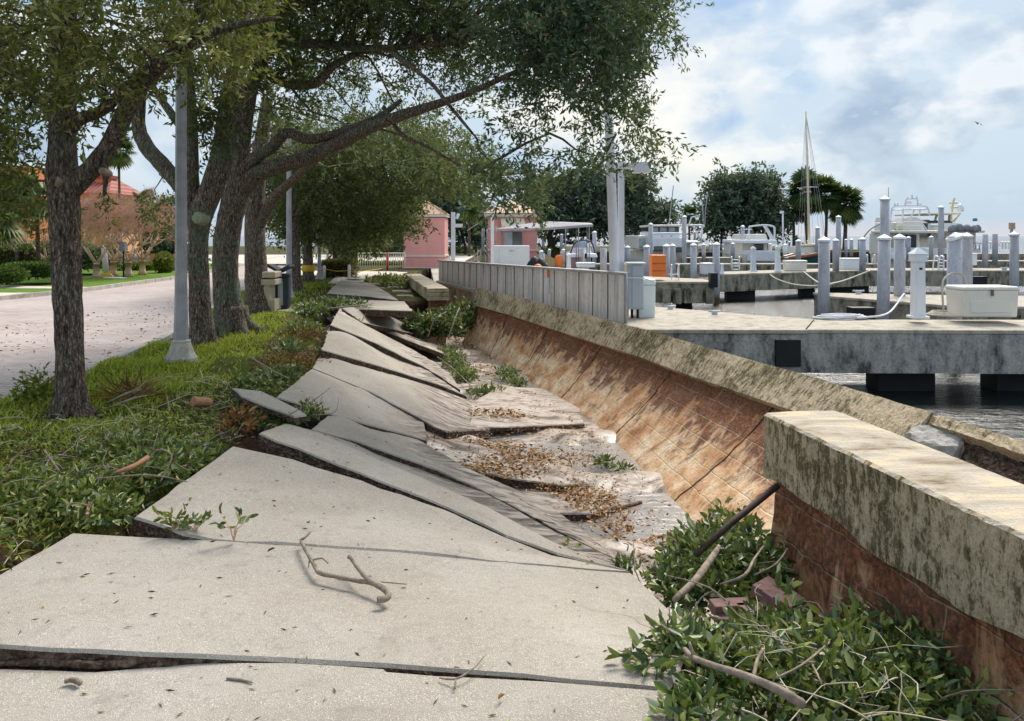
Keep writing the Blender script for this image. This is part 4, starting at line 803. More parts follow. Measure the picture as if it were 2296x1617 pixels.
def blob(mats, label, c0, c1, name='hedge', n=1400, leaf=.09, cat='hedge', kindshape='box', core=True, group=None, parent=None):
    """clipped hedge or shrub: c0, c1 = opposite corners"""
    a = Vector(c0); b = Vector(c1); c = (a + b) / 2; s = (b - a) / 2; s = Vector((abs(s.x), abs(s.y), abs(s.z)))
    t = thing(name, (c.x, c.y, c.z - s.z), label, cat, group)
    q = rng.normal(size=(n, 3)); q = unit(q)
    if kindshape == 'box':
        q = rng.uniform(-1, 1, size=(n, 3)); ax = rng.choice(3, n, p=[.22, .36, .42]); q[np.arange(n), ax] = np.sign(q[np.arange(n), ax]) * rng.uniform(.86, 1.05, n); q[:, 2] = np.where(ax == 2, np.abs(q[:, 2]), q[:, 2])
    else: q = q * rng.uniform(.75, 1.05, (n, 1))
    pos = np.array(c) + q * np.array(s); d = q * .6 + rng.normal(size=(n, 3)) * .8; V, Fc, r = leaves(pos, d, leaf * (.7 + .6 * rng.random(n)), leaf * .5)
    np_mesh('foliage', V, Fc, r, MT[mats], t)
    m = MB()
    if kindshape == 'box': m.box(c, (s.x * 1.72, s.y * 1.72, s.z * 1.78))
    else: m.lathe((c.x, c.y, c.z - s.z), [(s.x * .25, 0), (s.x * .72, s.z * .5), (s.x * .78, s.z), (s.x * .6, s.z * 1.5), (s.x * .1, s.z * 1.8)], 14)
    m.build('stems', MT['soil'], t); return t
# ------------------------------------------------------------------ ground cover (nobody could count it)
def scatter(poly, n, z=0.0):
    """random ground points inside a picture polygon, even per square metre"""
    xs = [p[0] for p in poly]; W = [G(p[0], p[1], z) for p in poly]; wp = [(p.x, p.y) for p in W]
    x0, x1 = min(p[0] for p in wp), max(p[0] for p in wp); y0, y1 = min(p[1] for p in wp), max(p[1] for p in wp); out = []
    while len(out) < n:
        x = random.uniform(x0, x1); y = random.uniform(y0, y1)
        if inpoly(x, y, wp): out.append((x, y))
    return out
def patch(x, y, s=1.0, ph=0.0): return .5 + .25 * math.sin(x * 1.9 * s + 1.3 * math.sin(y * 1.1 * s + ph) + ph) + .25 * math.sin(y * 2.3 * s + 1.7 * math.sin(x * 1.3 * s) + ph * 2)
pts = []
for _ in range(190000):
    y = 4.6 + (27 - 4.6) * random.random() ** 1.7; x = random.uniform(xC(y) + .02, xP(y) - .2)
    near_edge = xP(y) - x
    pr = 1.0 if near_edge > 1.15 else (.25 if near_edge > .7 else .05)
    if y < 7.4: pr *= .6
    if math.hypot(x + 3.93, y - 6.9) < .35: pr = 0
    if random.random() < pr * (.12 + 1.0 * patch(x, y, 1.3) ** 1.2): pts.append((x, y))
pts = np.array(pts); n = len(pts); zz = np.array([gh(a, b) for a, b in pts])
C = np.column_stack([pts, zz - .005]); D = rng.normal(size=(n, 3)) * (.55, .55, .2) + (0, 0, .62); hgt = (.035 + .05 * rng.random(n)) * (1 + C[:, 1] * .03)
V, Fc, r = leaves(C, D, hgt, .006 + C[:, 1] * .0011, .1); g = np_mesh('grass', V, Fc, r, MT['grass']); tag(g, kind='stuff')
# fallen leaves over the verge and the near debris
def litter(name, poly, n, ln, wd, mat, hfun, lift=.03, flat=.5, six=True, z=0.0, stack=.06):
    q = np.array(scatter(poly, n, z)); q = q[[random.random() < .12 + 1.25 * patch(a, b, 2.3, len(name) * .7 + n * .001) ** 1.6 for a, b in q]]; m_ = len(q)
    zz = np.array([hfun(a, b) for a, b in q]) + lift + stack * rng.random(m_) * np.array([patch(a, b, 2.2, 1.0) for a, b in q]) * 1.5
    C = np.column_stack([q, zz]); D = rng.normal(size=(m_, 3)) * (1, 1, flat); s = .6 + .8 * rng.random(m_)
    V, Fc, r = leaves(C, D, ln * s, wd * s, .22, six); o = np_mesh(name, V, Fc, r, MT[mat]); return tag(o, kind='stuff')
VG = [(-250, 1000), (250, 945), (560, 960), (640, 940), (520, 1000), (300, 1150), (170, 1185), (0, 1280), (-260, 1400)]
litter('fallen_leaves', VG, 3200, .050, .020, 'ivy', gh, .0, .5, stack=.06)
litter('fallen_leaves', VG, 12500, .042, .012, 'ivyold', gh, .0, .6, stack=.05)
litter('fallen_leaves', VG, 9000, .06, .009, 'grass', gh, .0, .9, six=False, stack=.05)
litter('dead_leaf_litter', VG, 4200, .045, .014, 'dead', gh, .0, .5, six=False, stack=.05)
litter('road_litter', [(-300, 880), (60, 870), (200, 820), (385, 745), (520, 640), (300, 680), (-300, 760)], 1500, .06, .02, 'dead', lambda x, y: -.10, .0, .3, six=False, stack=.0)
litter('leaf_litter', [(0, 900), (330, 850), (540, 830), (640, 780), (735, 700), (760, 740), (700, 800), (660, 850), (560, 900), (520, 960), (0, 1010)], 12000, .055, .018, 'ivyold', gh, .0, .5, six=False, stack=.03)
litter('dead_leaf_litter', [(-100, 880), (240, 870), (560, 860), (700, 740), (760, 660), (740, 760), (600, 900), (540, 970), (250, 1180), (-100, 1250)], 5200, .05, .016, 'dead', gh, -.01, .4, six=False, stack=.02)
litter('wood_chips', [(930, 1020), (990, 1010), (1130, 1030), (1240, 1070), (1180, 1090), (1060, 1080)], 1500, .045, .018, 'chips', lambda x, y: max(th(x, y), -.82), .02, .35, six=False, z=-.85, stack=.03)
litter('wood_chips', [(1020, 1000), (1130, 985), (1330, 1020), (1340, 1050), (1200, 1045)], 1300, .045, .018, 'chips', lambda x, y: max(th(x, y), -.93), .02, .35, six=False, z=-.9, stack=.03)
litter('wood_chips', [(1200, 1090), (1290, 1075), (1380, 1115), (1420, 1190), (1380, 1215), (1260, 1130)], 1500, .042, .018, 'chips', lambda x, y: max(th(x, y), -.93), .02, .35, six=False, z=-.92, stack=.025)
litter('wood_chips', [(1040, 925), (1160, 925), (1170, 945), (1060, 945)], 500, .05, .018, 'chips', lambda x, y: max(th(x, y), -.88), .03, .35, six=False, z=-.9, stack=.02)
litter('wood_chips', [(960, 745), (1050, 745), (1100, 790), (1130, 860), (1060, 850), (1000, 790)], 1400, .06, .022, 'chips', lambda x, y: max(th(x, y), -.95), .02, .35, six=False, z=-.92, stack=.03)
litter('wood_chips', [(1420, 1200), (1520, 1180), (1560, 1260), (1440, 1270)], 900, .04, .016, 'chips', lambda x, y: th(x, y), .01, .3, six=False, z=-.95, stack=.02)
litter('wood_chips', [(930, 980), (1020, 900), (1100, 850), (1200, 880), (1330, 960), (1440, 1060), (1540, 1180), (1480, 1280), (1300, 1180), (1100, 1080)], 4200, .04, .013, 'chips', lambda x, y: max(th(x, y), -.96), .012, .3, six=False, z=-.93, stack=.015)
# small dark grit, bark flakes and leaf bits on the clean slabs
from mathutils.bvhtree import BVHTree
def slab_bits(n, name, mats, ln, wd):
    trees = []
    for o in SLABS:
        trees.append(BVHTree.FromPolygons([o.location + v.co for v in o.data.vertices], [tuple(p.vertices) for p in o.data.polygons]))
    C = []; D = []
    while len(C) < n:
        y = 2.2 + 12 * random.random() ** 2; x = random.uniform(-4, 1.6); best = None
        for t in trees:
            h = t.ray_cast(Vector((x, y, 2)), Vector((0, 0, -1)))
            if h[0] is not None and (best is None or h[0].z > best[0].z): best = h
        if best is None or best[1].z < .3: continue
        C.append(tuple(best[0] + Vector((0, 0, .004)))); a = random.uniform(0, 6.28); d = Vector((math.cos(a), math.sin(a), 0)); d -= best[1] * d.dot(best[1]); D.append(tuple(d))
    s_ = .5 + rng.random(n); V, Fc, r = leaves(np.array(C), np.array(D), ln * s_, wd * s_, .15); return tag(np_mesh(name, V, Fc, r, MT[mats]), kind='stuff')
slab_bits(250, 'leaf_bits', 'dead', .026, .007); slab_bits(260, 'leaf_bits', 'bits', .03, .005)
# ------------------------------------------------------------------ broken branches and leaf heaps
FB = 'storm broken branches'
def heap(label, cells, leafn, ln, wd, mats, stems=(), name='broken_branch', cat='fallen branch', seed=1, group=FB, six=True, dirs=None):
    """cells: (px, py, z, rx, ry, rz) mounds of leaves; stems: lists of (px, py, z, r_m)"""
    rs = random.Random(seed); c0 = G(*cells[0][:3]); t = thing(name, (c0.x, c0.y, c0.z), label, cat, group)
    vol = [c[3] * c[4] for c in cells]; tot = sum(vol); Vs = {}; 
    for c, v in zip(cells, vol):
        n = int(leafn * v / tot); p = G(*c[:3]); q = unit(rng.normal(size=(n, 3))) * (rng.random((n, 1)) ** .38); q[:, 2] = np.abs(q[:, 2])
        lump = 1 + .25 * np.sin(q[:, 0] * 7 + c[0]) * np.sin(q[:, 1] * 8 + c[1])
        pos = np.array(p) + q * np.array([c[3], c[4], c[5]]) * lump[:, None]
        d = q * (1, 1, .8) + rng.normal(size=(n, 3)) * .8; k = (.6 + .8 * rng.random(n))
        ml = mats if isinstance(mats, (list, tuple)) else [mats]; cut = np.linspace(0, n, len(ml) + 1).astype(int)
        for mi, c0_, c1_ in zip(ml, cut[:-1], cut[1:]):
            if c1_ > c0_: V, Fc, r = leaves(pos[c0_:c1_], d[c0_:c1_], ln * k[c0_:c1_], wd * k[c0_:c1_], .2, six); Vs.setdefault(mi, []).append((V, Fc, r))
    for mi, L_ in Vs.items():
        o = 0; a, b, c_ = [], [], []
        for V, Fc, r in L_: a.append(V); b.append(Fc + o); c_.append(r); o += len(V)
        np_mesh('foliage', np.concatenate(a), np.concatenate(b), np.concatenate(c_), MT[mi], t)
    for s in stems:
        mb = MB(); pts = [G(a, b, z) for a, b, z, r in s]; sp = smooth_path(pts, 3); mb.tube(sp, lerp_list([r for *_, r in s], len(sp)), 7, True, .12); mb.build('stem', MT['wood'], t)
    mb = MB()
    for _ in range(max(3, leafn // 160)):                  # fine twigs
        c = rs.choice(cells); p = G(*c[:3]); a = p + Vector((rs.uniform(-1, 1) * c[3], rs.uniform(-1, 1) * c[4], rs.uniform(.1, .9) * c[5])); d = Vector((rs.gauss(0, 1), rs.gauss(0, 1), rs.uniform(0, .8))).normalized() * rs.uniform(.15, .4) * min(1, c[3] * 3)
        mb.tube(smooth_path([a, a + d * .3 + Vector((rs.gauss(0, .02), 0, .025)), a + d * .65 + Vector((0, rs.gauss(0, .02), rs.gauss(0, .02))), a + d], 2), lerp_list([.005, .0015], 7), 4)
    tag(mb.build('twigs', MT['wood'], t), kind='stuff'); return t
# thin pale twigs strewn over the verge and the leaves
def strewn(name, poly, n, hfun, z=0.0, L0=.12, L1=.38, r0=.0028, lift=.05, mat='paletwig'):
    m = MB()
    for x, y in scatter(poly, n, z):
        a = random.uniform(0, 6.28); l = random.uniform(L0, L1); d = Vector((math.cos(a), math.sin(a), random.uniform(-.1, .25))) * l; p = Vector((x, y, hfun(x, y) + lift * random.random())); q = smooth_path([p, p + d * .35 + Vector((random.gauss(0, .02), random.gauss(0, .02), .02)), p + d * .7 + Vector((random.gauss(0, .03), random.gauss(0, .03), random.gauss(.01, .02))), p + d], 2); r = r0 * random.uniform(.6, 1.6); m.tube(q, lerp_list([r, r * .4], len(q)), 4)
        if random.random() < .5: e = q[3]; m.tube([e, e + Vector((random.gauss(0, .05), random.gauss(0, .05), .03)), e + Vector((random.gauss(0, .09), random.gauss(0, .09), .04))], [r * .7, r * .5, r * .2], 4)
    return tag(m.build(name, MT[mat]), kind='stuff')
strewn('twig_litter', VG, 110, gh, lift=.10); strewn('twig_litter', [(200, 960), (330, 850), (560, 830), (735, 700), (760, 740), (660, 850), (540, 950)], 90, gh, L1=.5, r0=.004, lift=.03)
strewn('twig_litter', [(1450, 1450), (1650, 1400), (1950, 1420), (2100, 1617), (1700, 1700), (1500, 1560)], 26, lambda x, y: -.10, z=-.1, lift=.06)
strewn('twig_litter', [(960, 1000), (1100, 860), (1330, 960), (1540, 1180), (1480, 1250), (1200, 1120)], 70, lambda x, y: max(th(x, y), -.95), z=-.93, lift=.03, r0=.003)
# two big heaps at the foot of the near wall
heap('large heap of fresh leafy branches in the bottom right corner, pale bare limb across it', [(1850, 1580, -.30, .42, .42, .26), (1640, 1540, -.22, .30, .32, .18), (2010, 1560, -.38, .34, .50, .27), (1560, 1480, -.10, .20, .20, .10), (2080, 1700, -.45, .36, .40, .22), (1800, 1790, -.25, .45, .25, .12), (1740, 1450, -.35, .28, .20, .16)], 6400, .056, .024, ['ivy', 'ivy', 'ivy', 'ivyold', 'ivy'],
     [[(1535, 1455, .05, .008), (1560, 1478, .08, .011), (1640, 1505, .10, .012), (1710, 1530, .09, .014), (1770, 1560, .06, .016), (1800, 1580, .03, .017)], [(1555, 1470, .08, .008), (1545, 1440, .12, .005)], [(1690, 1520, .04, .007), (1698, 1480, .05, .007), (1712, 1455, .06, .006)],
      [(1500, 1495, .0, .004), (1440, 1490, .0, .003), (1405, 1482, .0, .002)], [(1860, 1440, -.05, .004), (1800, 1490, .0, .004), (1740, 1520, .0, .004)]], seed=2)
heap('sprays of leaves poking from the big corner heap onto the slab', [(1420, 1475, .0, .05, .05, .04), (1500, 1440, -.02, .08, .08, .07), (1480, 1500, 0, .07, .06, .03), (1560, 1600, 0, .14, .12, .06)], 330, .055, .024, 'ivy', [[(1405, 1475, .02, .002), (1480, 1470, .03, .004), (1560, 1480, .03, .005)]], seed=3)
heap('dark leafy branch heap wedged under the slanting rod', [(1600, 1330, -.55, .26, .42, .34), (1690, 1300, -.50, .20, .36, .30), (1520, 1330, -.50, .16, .30, .16), (1560, 1260, -.62, .20, .35, .20), (1640, 1240, -.60, .24, .30, .30)], 3600, .060, .027, 'ivy',
     [[(1512, 1345, -.12, .014), (1560, 1300, -.10, .018), (1600, 1245, -.08, .018), (1612, 1225, -.07, .010)], [(1615, 1310, -.15, .004), (1670, 1290, -.1, .008), (1690, 1255, -.1, .007), (1712, 1225, -.1, .004)], [(1690, 1290, -.2, .005), (1740, 1265, -.15, .005), (1765, 1230, -.12, .003)]], seed=4)
heap('single upright sprig with oval leaves by the near wall', [(1760, 1390, -.30, .05, .05, .20)], 36, .065, .030, 'ivy', [[(1760, 1420, -.35, .004), (1770, 1380, -.22, .003), (1785, 1330, -.1, .002)]], seed=5, name='leafy_sprig', cat='sprig')
heap('leafy sprig against the rusty blocks above the corner heap', [(1900, 1420, -.36, .06, .05, .18)], 46, .06, .024, 'ivy', [[(1880, 1470, -.35, .004), (1900, 1420, -.25, .003)]], seed=6, name='leafy_sprig', cat='sprig')
heap('tangle of leafy branches hanging at the broken end of the wall stub', [(965, 750, -.68, .34, .4, .50), (1003, 752, -.68, .36, .4, .62), (1038, 735, -.62, .34, .4, .66), (930, 738, -.6, .25, .4, .36)], 3200, .13, .045, 'ivy', [[(1005, 760, -.6, .02), (1020, 715, -.2, .018), (1030, 690, -.0, .01)], [(960, 755, -.55, .012), (975, 715, -.15, .01), (1000, 700, -.05, .006)]], seed=7, six=False)
heap('leafy branch lying on the far slabs behind the wall stub', [(860, 632, .05, .6, .7, .22), (890, 636, .05, .5, .6, .22), (905, 645, .0, .4, .5, .25)], 900, .15, .05, 'ivyold', seed=8, six=False)
heap('dense green branch lying in the mud between the tilted slabs and the wall', [(1020, 820, -.95, .24, .6, .26), (1040, 850, -.95, .22, .5, .22), (1000, 795, -.95, .22, .5, .16), (1090, 880, -.95, .30, .25, .06)], 1900, .085, .03, 'ivy', [[(980, 800, -.85, .006), (1020, 830, -.8, .01), (1060, 870, -.85, .008)]], seed=9, six=False)
heap('small leafy tuft against the foot of the leaning wall', [(1135, 845, -.96, .22, .3, .16), (1160, 862, -.96, .16, .2, .10)], 520, .08, .028, 'ivy', seed=10, six=False)
heap('little green sprig stranded in the shallow water', [(1355, 1040, -.96, .12, .14, .07), (1395, 1052, -.96, .08, .1, .04)], 190, .07, .022, 'ivy', seed=11, six=False, name='leafy_sprig', cat='sprig')
heap('leafy sprig standing at the low end of the large slab', [(1420, 1285, -.66, .05, .05, .20), (1400, 1270, -.7, .1, .08, .04)], 90, .055, .022, 'ivy', [[(1450, 1330, -.5, .004), (1425, 1280, -.4, .004), (1420, 1200, -.3, .002)]], seed=12, name='leafy_sprig', cat='sprig')
# along the broken left edge
heap('dark green branch heap in the gap between pointed slabs and sliver', [(694, 930, -.16, .14, .2, .12), (650, 945, -.14, .16, .2, .10), (548, 915, -.08, .22, .2, .07), (600, 950, -.12, .22, .2, .08)], 1100, .055, .021, ['ivy', 'ivy', 'ivyold'], [[(640, 935, .0, .004), (700, 900, .2, .004), (740, 870, .3, .003)], [(700, 930, .1, .004), (750, 925, .22, .003), (760, 890, .3, .002)]], seed=13)
heap('dark green branch behind the thin sliver of slab', [(600, 868, -.05, .22, .2, .08), (560, 862, -.04, .2, .2, .06)], 500, .055, .02, ['ivy', 'ivyold'], seed=33)
heap('brown withered branch on the mulch beside the upper tilted slabs', [(640, 820, -.1, .5, .7, .14), (680, 760, -.1, .45, .8, .16)], 1300, .07, .016, 'dead', [[(560, 800, .05, .008), (610, 830, .08, .01), (650, 850, .05, .006)]], seed=14, six=False)
heap('long green branch trailing along the edge of the upper slabs', [(675, 745, -.08, .26, .7, .14), (650, 790, -.12, .22, .5, .13), (628, 845, -.12, .22, .4, .10), (700, 700, .0, .34, .8, .20)], 1900, .10, .034, 'ivy', seed=15, six=False)
heap('green branch with a curling tip lying on the far lifted slab', [(740, 690, .04, .4, .5, .22), (780, 684, .06, .35, .3, .14), (815, 690, .05, .2, .2, .10)], 700, .11, .036, 'ivy', [[(740, 692, .1, .02), (800, 686, .3, .015), (840, 680, .2, .008)]], seed=16, six=False)
heap('bright leafy branch heap near the left edge of the photo', [(90, 1130, .0, .42, .34, .11), (0, 1110, .0, .4, .4, .10), (190, 1100, .0, .36, .34, .09)], 2200, .052, .021, ['ivy', 'ivyold', 'ivyold'], [[(100, 1010, .1, .008), (135, 1060, .08, .006)]], seed=17)
heap('leafy branch heap with a split orange limb left of the pointed slab', [(330, 1060, .0, .34, .34, .11), (420, 1030, -.02, .28, .3, .09), (235, 1150, .0, .22, .2, .07), (300, 1010, 0, .4, .35, .09)], 2500, .055, .022, ['ivy', 'ivyold'], [[(320, 1055, .10, .004), (350, 1010, .2, .006), (385, 1020, .25, .006), (370, 1060, .14, .006), (360, 1080, .1, .004)], [(200, 1075, .1, .004), (330, 1065, .14, .005), (420, 1080, .12, .003)]], seed=18)
heap('yellow green leafy shoot standing left of the nearest oak', [(95, 905, .0, .12, .12, .34), (60, 900, .0, .10, .1, .26)], 420, .055, .026, 'hedgelime', [[(95, 915, .0, .005), (85, 890, .3, .004)]], seed=19, name='leafy_shoot', cat='shoot')
heap('brown palm frond bases lying on the grass right of the nearest oak', [(290, 890, .0, .3, .12, .08)], 220, .20, .012, 'dead', [[(240, 905, .02, .012), (290, 880, .12, .012), (340, 870, .05, .006)], [(245, 915, .02, .01), (300, 893, .09, .01), (345, 885, .04, .005)], [(250, 900, .02, .01), (310, 870, .16, .008), (330, 850, .18, .004)]], seed=20, six=False, name='palm_frond', cat='palm frond')
heap('cluster of orange dead leaves beside the thick edged narrow slab', [(535, 960, .0, .14, .12, .16)], 150, .075, .030, 'dead', [[(520, 990, .0, .006), (545, 950, .15, .005)]], seed=21)
m = MB(); m.tube(smooth_path([G(255, 1060, .14), G(300, 1046, .15), (G(332, 1025, .17))], 3), [.004, .012, .016, .017, .017, .016, .014], 8, True, .1); tag(m.build('split_limb', MT['pinkwood']), 'split orange brown limb lying on the green leaves', 'branch')
m = MB(); m.tube([G(470, 903, .02), G(470, 903, .02) + Vector((-.10, -.14, .04))], [.045, .048], 12, False, .04); tag(m.build('sawn_log', MT['pinkwood']), 'short sawn pinkish log in the debris below the thin sliver of slab', 'log')
m = MB(); m.tube(smooth_path([G(198, 1175, -.02), G(196, 1150, .05), G(202, 1128, .05)], 3), [.010, .010, .010, .010, .010, .010, .013], 7, True, .1); tag(m.build('snapped_twig', MT['pinkwood']), 'short snapped twig upright in the near left leaves', 'twig')
# forked bare stick on the large slab
def stick(label, paths, mat='wood', name='bare_stick', cat='stick'):
    m = MB()
    for p in paths:
        sp = smooth_path([G(a, b, z) for a, b, z, r in p], 4); m.tube(sp, lerp_list([r for *_, r in p], len(sp)), 8, True, .16)
    return tag(m.build(name, MT[mat]), label, cat)
stick('forked bare stick with a sawn orange end lying on the large slab', [[(697, 1192, .06, .004), (683, 1206, .045, .006), (675, 1212, .03, .008), (683, 1230, .03, .009), (692, 1246, .028, .009), (705, 1268, .025, .010), (716, 1284, .022, .011), (742, 1291, .02, .010), (772, 1297, .02, .010), (800, 1302, .02, .010), (829, 1307, .025, .010), (850, 1316, .03, .010), (866, 1326, .03, .012)],
    [(783, 1247, .05, .009), (792, 1258, .05, .009), (806, 1279, .045, .009), (822, 1296, .04, .010), (838, 1308, .035, .011), (855, 1316, .03, .011), (868, 1327, .03, .013), (871, 1336, .028, .014), (864, 1343, .028, .014), (845, 1345, .028, .014)],
    [(700, 1256, .03, .004), (722, 1252, .06, .004), (736, 1264, .04, .003)], [(694, 1250, .03, .004), (692, 1272, .01, .003)], [(855, 1305, .03, .003), (880, 1307, .02, .003), (912, 1310, .01, .002)], [(783, 1247, .05, .007), (780, 1252, .03, .004)]])
stick('small forked twig near the short crack at the bottom', [[(1090, 1466, .03, .002), (1060, 1500, .03, .003), (1022, 1522, .02, .004), (985, 1520, .01, .003)], [(1022, 1522, .02, .003), (1020, 1545, .01, .003)]])
stick('little curled stub with an orange end at the lower left', [[(145, 1528, .012, .008), (165, 1525, .014, .009), (180, 1532, .014, .010)]], 'wood')
stick('thin straight twig lying below the dark crack', [[(508, 1521, .006, .004), (538, 1524, .006, .005), (566, 1530, .006, .003)]], 'wood')
stick('knobbly strip of bark lying in the dark crack', [[(-40, 1490, .0, .012), (100, 1485, .01, .014), (200, 1491, .01, .016), (280, 1488, .01, .016), (318, 1482, .015, .012)]], 'side', 'bark_strip', 'bark')
for i, (px, py, L_, lb) in enumerate([(596, 1240, 22, 'tiny brown leaf curl left of the forked stick'), (1150, 1566, 34, 'small dark leaf scrap at the bottom of the photo'), (1135, 1602, 20, 'small green leaf scrap at the very bottom'), (258, 1353, 14, 'dark leaf scrap on the left of the large slab')]):
    c = G(px, py, .012); m_ = 1; pos = np.array(c) + rng.normal(size=(m_, 3)) * (.018, .015, .003); V, Fc, r = leaves(pos, rng.normal(size=(m_, 3)) * (1, 1, .2), .045, .018, .3, True)
    tag(np_mesh('leaf_scrap', V, Fc, r, MT['dead' if i != 2 else 'ivy']), lb, 'leaf')
# seedlings growing through the joint
def seedling(px, py, h, n, label, seed, mat='ivy', z=0.01):
    rs = random.Random(seed); b = G(px, py, z); t = thing('seedling', b, label, 'seedling', 'seedlings in the slab joint'); mb = MB(); C = []; D = []
    for k in range(n):
        a = 6.28 * k / n + rs.uniform(-.4, .4); e = b + Vector((math.cos(a) * h * .55, math.sin(a) * h * .3, h * rs.uniform(.5, 1))); mid = b + Vector((math.cos(a) * h * .12, 0, h * .4)); mb.tube([b, mid, e], [.0035, .003, .0015], 5)
        for j in range(4): C.append(tuple(mid.lerp(e, .35 + .22 * j))); dd = (e - mid).normalized() + Vector((rs.gauss(0, .7), rs.gauss(0, .7), rs.gauss(0, .35))); D.append(tuple(dd))
    mb.build('stem', MT['twig'], t); V, Fc, r = leaves(np.array(C), np.array(D), .05, .022, .2, True); np_mesh('foliage', V, Fc, r, MT[mat], t)
seedling(524, 1214, .16, 5, 'seedling with a forked bare stem standing on the slab joint', 3)
seedling(392, 1200, .17, 6, 'leafy yellow green seedling at the corner of the pointed slab', 4, 'hedgelime', .0)
seedling(437, 1204, .12, 6, 'low bluish green seedling just right of the corner one', 5, 'ivy', .0)
seedling(400, 1205, .08, 6, 'low reddish seedling under the raised slab corner', 6, 'ivyold', -.01)
seedling(1278, 1240, .10, 3, 'dry sprig on the mud streaks of the narrow slabs', 7, 'ivyold', -.62)
seedling(803, 735, .25, 5, 'small sprig sprouting between the highest slabs', 8, 'ivyold', -.25)
# loose bricks
bk = [(1640, 1362, -.33, .1, 0, 'rusty brown brick lying flat at the back left of the brick heap'), (1700, 1372, -.33, .08, 0, 'brick in the middle of the back row of the heap'), (1650, 1392, -.37, -.05, 0, 'brick at the front left of the heap, half covered'), (1722, 1392, -.37, .06, 0, 'brick at the front of the heap in the middle'),
      (1745, 1340, -.30, .75, .25, 'brick tipped on edge at the right of the heap'), (1768, 1352, -.30, .8, .3, 'second tipped brick, just right of the first'), (1720, 1322, -.32, .85, .2, 'brick leaning at the top of the heap'), (1785, 1372, -.34, .6, .15, 'brick nearest the wall')]
for px, py, z, rz, rx, lb in bk:
    m = MB(); m.box((0, 0, 0), (.21, .095, .06)); o = m.build('loose_brick', MT['rustbrick']); o.location = G(px, py, z); o.rotation_euler = (rx, rx * .5, rz); bevel(o, .006, 2); tag(o, lb, 'brick', 'loose bricks beside the near wall')
heap('low mound of rubble and leaves under the loose bricks', [(1700, 1420, -.60, .34, .36, .20)], 900, .05, .02, 'ivyold', seed=30, six=False)
MT['darkseam'] = mat_plain('dark_seam', (.06, .055, .05), .8)
# ------------------------------------------------------------------ posts and lamps along the walk
def lamp_post(loc, topy, wpx, label, base_w, flat=False):
    b = P(*loc); Y = loc[2]; h = (loc[1] - topy) / F * Y; r = wpx * Y / F / 2; t = thing('lamp_post', b, label, 'lamp post', 'concrete lamp posts along the kerb'); bw = base_w * Y / F / 2
    m = MB(); m.lathe(b, [(r * 1.25, .0), (r * 1.22, h * .07), (r * 1.05, h * .14), (r * .98, h * .3), (r * .82, h)], 8, False, .39); m.build('shaft', MT['galv'], t)
    m = MB(); m.lathe(b + Vector((0, 0, -.05)), [(bw, 0), (bw * 1.0, .11), (bw * .94, .125), (bw * .80, .17), (bw * .66, .25), (bw * .58, .30), (bw * .60, .325), (bw * .45, .34)], 12, False); m.build('base', MT['kerb'], t); return t
lamp_post((406, 812, 9.83), -80, 26, 'nearer octagonal concrete lamp post with a flared base', 70)
lamp_post((648, 672, 19.6), 300, 12.5, 'second lamp post, slim, behind the litter bin', 30)
lamp_post((716, 629, 29), 470, 8, 'third lamp post beside the yellow wrapped oak', 20)
lamp_post((735, 588, 48), 480, 6, 'farthest lamp post, rising behind the hedge', 12)
# litter bin
Yb = 16.7; b = P(630, 694, Yb); t = thing('litter_bin', b, 'navy litter bin with a winged lid behind the dark oak', 'bin')
m = MB(); m.box(b + Vector((0, 0, .36)), (.36, .36, .70), .15, 1.06); bevel(m.build('body', MT['navy'], t), .03, 2)
m = MB(); m.box(b + Vector((0, 0, .74)), (.43, .43, .07), .15); bevel(m.build('rim', MT['navy'], t), .02, 2)
m = MB()
for s in (-1, 1): m.add([b + Vector(q) for q in [(0, -.2, .80), (s * .24, -.2, .93), (s * .25, .2, .93), (0, .2, .80), (0, -.2, .86), (s * .22, -.18, .985), (s * .22, .18, .985), (0, .2, .86)]], [(0, 1, 2, 3), (4, 7, 6, 5), (0, 4, 5, 1), (1, 5, 6, 2), (2, 6, 7, 3), (3, 7, 4, 0)])
m.build('lid', MT['navy'], t)
m = MB(); m.box(b + Vector((.05, -.205, .36)), (.10, .03, .50), .15); m.build('side_panel', MT['boxgrey'], t)
b = P(608, 700, 16.2); t = thing('concrete_bench_end', b, 'beige concrete bench end left of the litter bin', 'bench end')
m = MB(); m.prism([(b.x - .12, b.y - .15), (b.x + .12, b.y - .15), (b.x + .12, b.y + .3), (b.x - .12, b.y + .3)], b.z, b.z + .28); m.box(b + Vector((-.05, .05, .42)), (.12, .4, .34)); m.build('leg', MT['beige'], t)
m = MB(); m.box(b + Vector((0, .05, .64)), (.30, .5, .12)); bevel(m.build('seat', MT['beige'], t), .015); m = MB(); m.box(b + Vector((0, .05, .79)), (.28, .48, .13)); bevel(m.build('cap', MT['beige'], t), .02)
for px, Y, h, lb in ((727, 28.8, .50, 'left white bollard at the end of the walk'), (783, 29.0, .52, 'right white bollard at the end of the walk')):
    b = P(px, 529 + EYE * F / Y, Y); m = MB(); m.lathe(b, [(.055, 0), (.055, h - .06), (.045, h - .02), (.02, h)], 10); tag(m.build('bollard', MT['white']), lb, 'bollard', 'white bollards')
b = P(798, 627, 29); m = MB(); m.lathe(b, [(.05, 0), (.05, .28), (.035, .33), (.035, .38)], 8); tag(m.build('short_post', MT['beige']), 'short beige post right of the bollards', 'post')
m = MB(); pts = [P(697, 603, 25.9), P(727, 604, 28.7), P(755, 608, 28.8), P(783, 607, 28.9), P(798, 610, 28.9), P(860, 602, 36)]; m.tube(smooth_path(pts, 3), .012, 5); tag(m.build('warning_tape', MT['yellow']), 'yellow warning tape strung between bollards and oak', 'tape')
